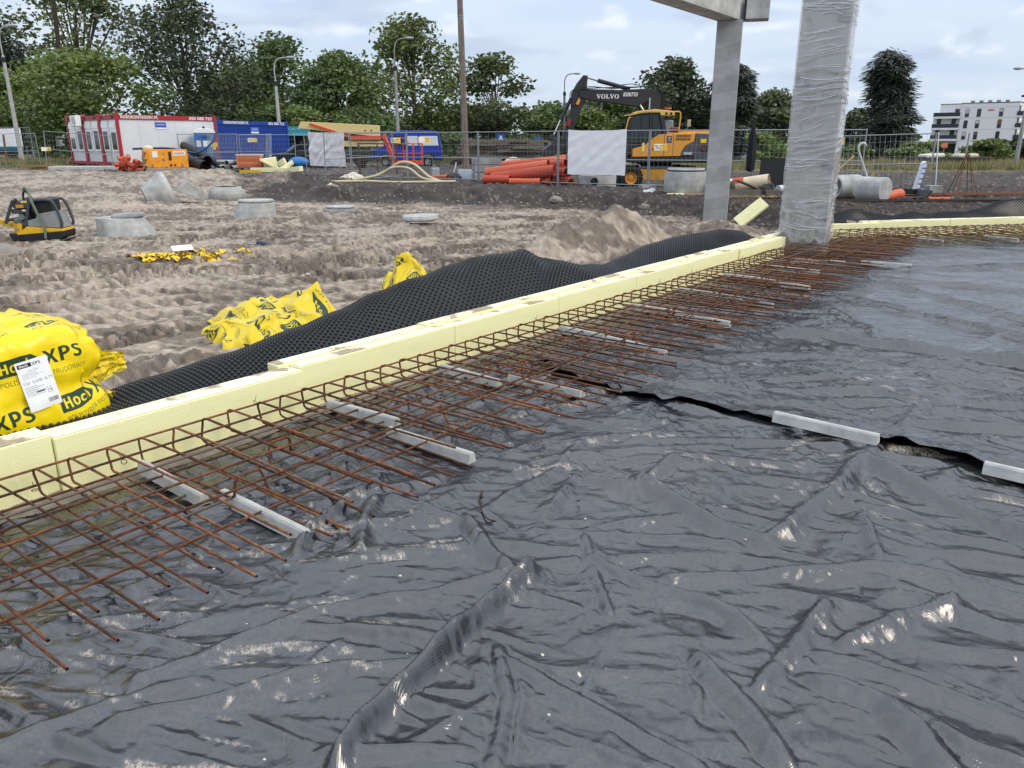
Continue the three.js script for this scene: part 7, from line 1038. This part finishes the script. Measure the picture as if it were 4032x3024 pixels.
// ---------------------------------------------------------------- trees and bushes
const leafMat = new THREE.MeshPhysicalMaterial({ color: 0xffffff, roughness: 0.75, transmission: 0.4, thickness: 0, side: THREE.DoubleSide, vertexColors: true }), bark = std(0x4b4037, 0.95);
const KIND = { L: [0.15, 0.215, 0.04], M: [0.1, 0.16, 0.036], D: [0.055, 0.08, 0.028], S: [0.085, 0.118, 0.03], O: [0.125, 0.17, 0.034], A: [0.042, 0.07, 0.03], P: [0.12, 0.15, 0.06], C: [0.026, 0.046, 0.024] };
function tree(name, label, kind, x, z, top, low, r0) {
  const r = r0 * 1.32;
  const g = -0.35, t = thing(name, label, name.includes('bush') || name === 'young_tree' ? 'bush' : 'tree', [x, g, z], 0, 'trees beyond the site'), col = KIND[kind], H = top - g, lo = Math.max(0.2, low - g), mid = (H + lo) / 2, ry = (H - lo) / 2, con = kind === 'C', small = name === 'young_tree' || name === 'willow_bush';
  const wood = [], lobes = [], nl = small ? 16 : kind === 'S' ? 32 : 44, dist = Math.hypot(x, z), ls = Math.max(0.1, dist * 0.0021) * (con ? 1.1 : 1);
  if (con) { for (let i = 0; i < 95; i++) { const v = (i + rnd()) / 95, yy = lerp(lo * 0.3, H, v), wv = 0.62 + 0.28 * noise(v * 5 + x, 3) * 2 - 0.4 * sstep(0.84, 1, v), a = rr(0, 6.3), rad = r * wv * Math.sqrt(rnd()) * 0.85; lobes.push([Math.cos(a) * rad - (label.includes('leaning') ? v * 1.1 - 0.4 : 0) + 0.4 * noise(v * 4, x), yy, Math.sin(a) * rad, r * rr(0.26, 0.4), r * rr(0.16, 0.26)]); } }
  else for (let i = 0; i < nl; i++) { const a = rr(0, 6.3), v = rr(-1, 1), q = Math.sqrt(1 - v * v) * Math.pow(rnd(), 0.4) * (v > 0.2 ? 0.86 - 0.25 * v : 0.95); const s = rr(0.24, 0.42) * (small ? 1.15 : kind === 'S' ? 0.85 : 1); lobes.push([Math.cos(a) * q * r * 0.86, mid + v * ry * 0.84 + rr(-0.1, 0.1) * ry, Math.sin(a) * q * r * 0.8, r * s, Math.min(ry, r) * s * rr(0.7, 1.0)]); }
  const th = 0.02 * H + 0.05; wood.push(cy(th * 0.35, th, H * 0.72, 9, 0, H * 0.36, 0)); for (const L of lobes.filter((_, i) => i % (con ? 5 : 2) === 0)) { const y0 = lerp(lo * 0.6, L[1], 0.45); wood.push(sweep([[0, y0, 0], [L[0] * 0.45, lerp(y0, L[1], 0.4), L[2] * 0.45], [L[0], L[1], L[2]]], th * 0.22, 5)); }
  part(t, 'trunk', wood, bark);
  const per = con ? 230 : small ? 160 : kind === 'S' ? 125 : 190, P = [], C = [], N = [], leaf = Math.max(0.16, dist * 0.0042) * (con ? 0.9 : 1), a1 = V(), b1 = V(), n1 = V(), eu = new THREE.Euler();
  for (const L of lobes) {
    const tone = rr(0.75, 1.25), warm = rr(0.92, 1.1);
    for (let i = 0; i < per; i++) {
      const a = rr(0, 6.3), v = rr(-0.92, 1), rad = Math.pow(rnd(), 0.36) * (rnd() < 0.12 ? 1.25 : 1), q = Math.sqrt(Math.max(0, 1 - v * v)), x0 = L[0] + Math.cos(a) * q * L[3] * rad, y0 = L[1] + v * L[4] * rad, z0 = L[2] + Math.sin(a) * q * L[3] * rad, s = leaf * rr(0.6, 1.25), d = tone * rr(0.75, 1.3);
      if (con) eu.set(rr(-0.5, 0.5), -a + Math.PI / 2, rr(-0.5, 0.5)); else eu.set(rr(-1.2, 1.2), rr(0, 6.3), rr(-1.2, 1.2)); a1.set(0, con ? -0.35 * s : s * 0.12, (con ? 1.1 : 0.62) * s).applyEuler(eu); b1.set(s * (con ? 0.2 : 0.4), 0, 0).applyEuler(eu); n1.crossVectors(b1, a1).normalize();
      const k = [[x0 - a1.x, y0 - a1.y, z0 - a1.z], [x0 + b1.x, y0 + b1.y, z0 + b1.z], [x0 + a1.x, y0 + a1.y, z0 + a1.z], [x0 - b1.x, y0 - b1.y, z0 - b1.z]]; for (const o of [0, 1, 2, 0, 2, 3]) { P.push(...k[o]); C.push(col[0] * d * warm, col[1] * d, col[2] * d); N.push(n1.x, n1.y, n1.z); }
    }
  }
  const cg = new THREE.BufferGeometry(); cg.setAttribute('position', new THREE.Float32BufferAttribute(P, 3)); cg.setAttribute('normal', new THREE.Float32BufferAttribute(N, 3)); cg.setAttribute('color', new THREE.Float32BufferAttribute(C, 3)); cg.setAttribute('uv', new THREE.Float32BufferAttribute(new Float32Array(P.length / 3 * 2), 2));
  const crown = new THREE.Mesh(cg, leafMat); crown.name = 'crown'; crown.castShadow = crown.receiveShadow = true; t.add(crown); return t;
}
const TREES = [
  ['tall_tree', 'green tree filling the gap between the chestnut and the tree above the foam heap', 'O', -30.5, -92, 9.8, 1.2, 4.6],
  ['bush_tree', 'broad bush filling the space behind the blue container', 'M', -21, -74, 4.6, 0.4, 3.4],
  ['bush_tree', 'broad dark bush behind the lift boom', 'M', -14.5, -78, 4.4, 0.3, 3.6],
  ['bush_tree', 'broad bush behind the wooden pole foot', 'O', -4.5, -88, 5.4, 0.3, 4.2],
  ['bush_tree', 'far bush left of the slender column above the engine cover', 'M', 17.5, -104, 6.2, 0.3, 4.8],
  ['tall_tree', 'dark tree cut by the left picture edge', 'A', -50.9, -81.2, 12.53, 1.47, 4.25],
  ['tall_tree', 'tall airy tree behind the leaning wooden pole, its crown cut by the top edge', 'S', -40.2, -77.1, 16.15, 4.49, 5.74],
  ['maple_tree', 'bright green maple bush right behind the red containers', 'L', -33.1, -64.5, 8.19, 1.25, 5.12],
  ['maple_tree', 'light green tree low at the left edge behind the long banner', 'L', -42.6, -68.7, 6.86, 1.25, 3.60],
  ['chestnut_tree', 'huge dark chestnut tree behind the red container', 'D', -27.2, -68.7, 13.00, 1.45, 5.23],
  ['tall_tree', 'mid green tree right of the huge chestnut', 'M', -24.9, -87.5, 11.80, 1.47, 4.58],
  ['tall_tree', 'dark green tree with gaps above the foam heap', 'M', -17.9, -83.3, 9.91, 1.97, 4.23],
  ['maple_tree', 'widest green tree above the blue van', 'O', -10.2, -85.4, 13.23, 1.99, 5.96],
  ['tall_tree', 'sparse tree right of the wooden pole', 'S', -1.7, -83.3, 9.66, 2.22, 4.36],
  ['willow_bush', 'rounded light green bush above the blue container end', 'L', -16.4, -64.5, 3.95, 1.25, 1.74],
  ['bush_tree', 'bushy tree left of the excavator stick', 'M', 5.1, -99.1, 6.12, 0.58, 3.76],
  ['bush_tree', 'bushy tree between the stick and the boom', 'M', 12.7, -104.3, 7.16, 0.54, 5.45],
  ['bush_tree', 'bushy tree under the excavator boom', 'L', 8.6, -95.9, 4.96, 0.32, 3.95],
  ['chestnut_tree', 'broad dark tree right behind the excavator cab', 'D', 19.0, -95.9, 10.32, 0.61, 4.25],
  ['dark_conifer', 'ragged dark conifer behind the slender column', 'C', 25.4, -93.8, 9.28, 0.34, 2.68],
  ['rounded_tree', 'rounded pale green tree between the two columns', 'P', 34.0, -104.3, 7.41, 0.23, 3.80],
  ['bush_tree', 'low green tree left of the wrapped column edge', 'M', 23.9, -100.1, 6.32, 0.27, 3.17],
  ['dark_conifer', 'leaning dark conifer standing alone right of the wrapped column', 'C', 42.5, -91.7, 10.49, -0.74, 2.91],
  ['bush_tree', 'dark far tree at the left foot of the lone conifer', 'D', 54.1, -125.3, 6.04, -0.76, 3.96],
  ['bush_tree', 'dark far trees massed right of the lone conifer', 'D', 72, -156.7, 4.37, -1.30, 4.6],
  ['young_tree', 'bright young tree in front of the lone conifer', 'L', 37.1, -72.9, 1.46, -0.53, 1.96],
  ['young_tree', 'bright young bush right behind the wrapped column', 'L', 32.0, -75.0, 1.46, -0.58, 1.31],
  ['young_tree', 'leafy bush before the white apartment block', 'L', 46.4, -78.1, 1.7, -0.66, 1.9],
  ['young_tree', 'dark bush at the foot of the right hand lamp post', 'D', 52.7, -83.3, 2.10, -0.80, 2.11],
  ['young_tree', 'bright bush between the columns behind the fence', 'L', 21.0, -66.6, 2.26, -0.16, 1.80],
  ['young_tree', 'green bush below the wide tree behind the blue van', 'M', -5.4, -75.0, 2.37, -0.58, 2.85],
  ['young_tree', 'low green hedge bush behind the sleeper stack', 'M', 1.2, -83.3, 2.22, -0.55, 3.43],
  ['young_tree', 'dark bush left of the red containers', 'M', -35.4, -62.4, 3.15, -0.06, 1.68],
  ['young_tree', 'low bush behind the excavator bucket', 'L', 4.7, -81.2, 1.47, -0.50, 2.58],
  ['young_tree', 'dark undergrowth right of the blue container', 'D', -19.0, -78.1, 2.41, -0.43, 3.22],
];
reseed(31337);
for (const a of TREES) tree(...a);
// ---------------------------------------------------------------- rough grass at the edges of the site
{
  const blades = []; reseed(12); for (let i = 0; i < 9; i++) { const g = new THREE.BufferGeometry(), h = rr(0.5, 1), w = 0.035, b = rr(-0.3, 0.3); g.setAttribute('position', new THREE.Float32BufferAttribute([-w, 0, 0, w, 0, 0, b, h, rr(-0.2, 0.2)], 3)); g.setAttribute('uv', new THREE.Float32BufferAttribute(new Float32Array(6), 2)); g.rotateY(rr(0, 6)); g.translate(rr(-0.3, 0.3), 0, rr(-0.3, 0.3)); g.computeVertexNormals(); blades.push(g); }
  const g = mergeGeometries(blades), mat = new THREE.MeshPhysicalMaterial({ color: 0xffffff, roughness: 0.9, transmission: 0.25, thickness: 0, side: THREE.DoubleSide });
  const meadow = (label, n, place, cols) => { const im = new THREE.InstancedMesh(g, mat, n), m = new THREE.Matrix4(), q = new THREE.Quaternion(), c = new THREE.Color(); for (let i = 0; i < n; i++) { const [x, z, s] = place(); q.setFromEuler(new THREE.Euler(0, rr(0, 6), 0)); m.compose(V(x, baseLevel(x, z) - 0.02, z), q, V(s * 1.4, s, s * 1.4)); im.setMatrixAt(i, m); const k = cols[Math.floor(rnd() * cols.length)], v = rr(0.7, 1.3); c.setRGB(k[0] * v, k[1] * v, k[2] * v); im.setColorAt(i, c); } im.name = numbered('rough_grass'); im.castShadow = im.receiveShadow = true; im.userData = { label, category: 'grass', kind: 'stuff' }; scene.add(im); };
  const straw = [0.34, 0.28, 0.14], green = [0.11, 0.14, 0.04], olive = [0.17, 0.17, 0.06];
  meadow('dry rough grass along the far edge of the dark yard', 5200, () => { const x = rr(8, 70); return [x, rr(-56, -72) + 2 * noise(x * 0.3, 1), rr(0.35, 0.9) * (0.6 + 0.6 * rnd())]; }, [straw, straw, olive, green]);
  meadow('rough grass and weeds below the left hand fence and trees', 2600, () => { const x = rr(-46, -27.5); return [x, rr(-48.5, -60), rr(0.25, 0.7)]; }, [olive, straw, green]);
  meadow('weeds between the parked vehicles and the trees', 1600, () => [rr(-22, 8), rr(-63, -76), rr(0.3, 0.8)], [green, olive, green]);
}

renderer.render(scene, camera);
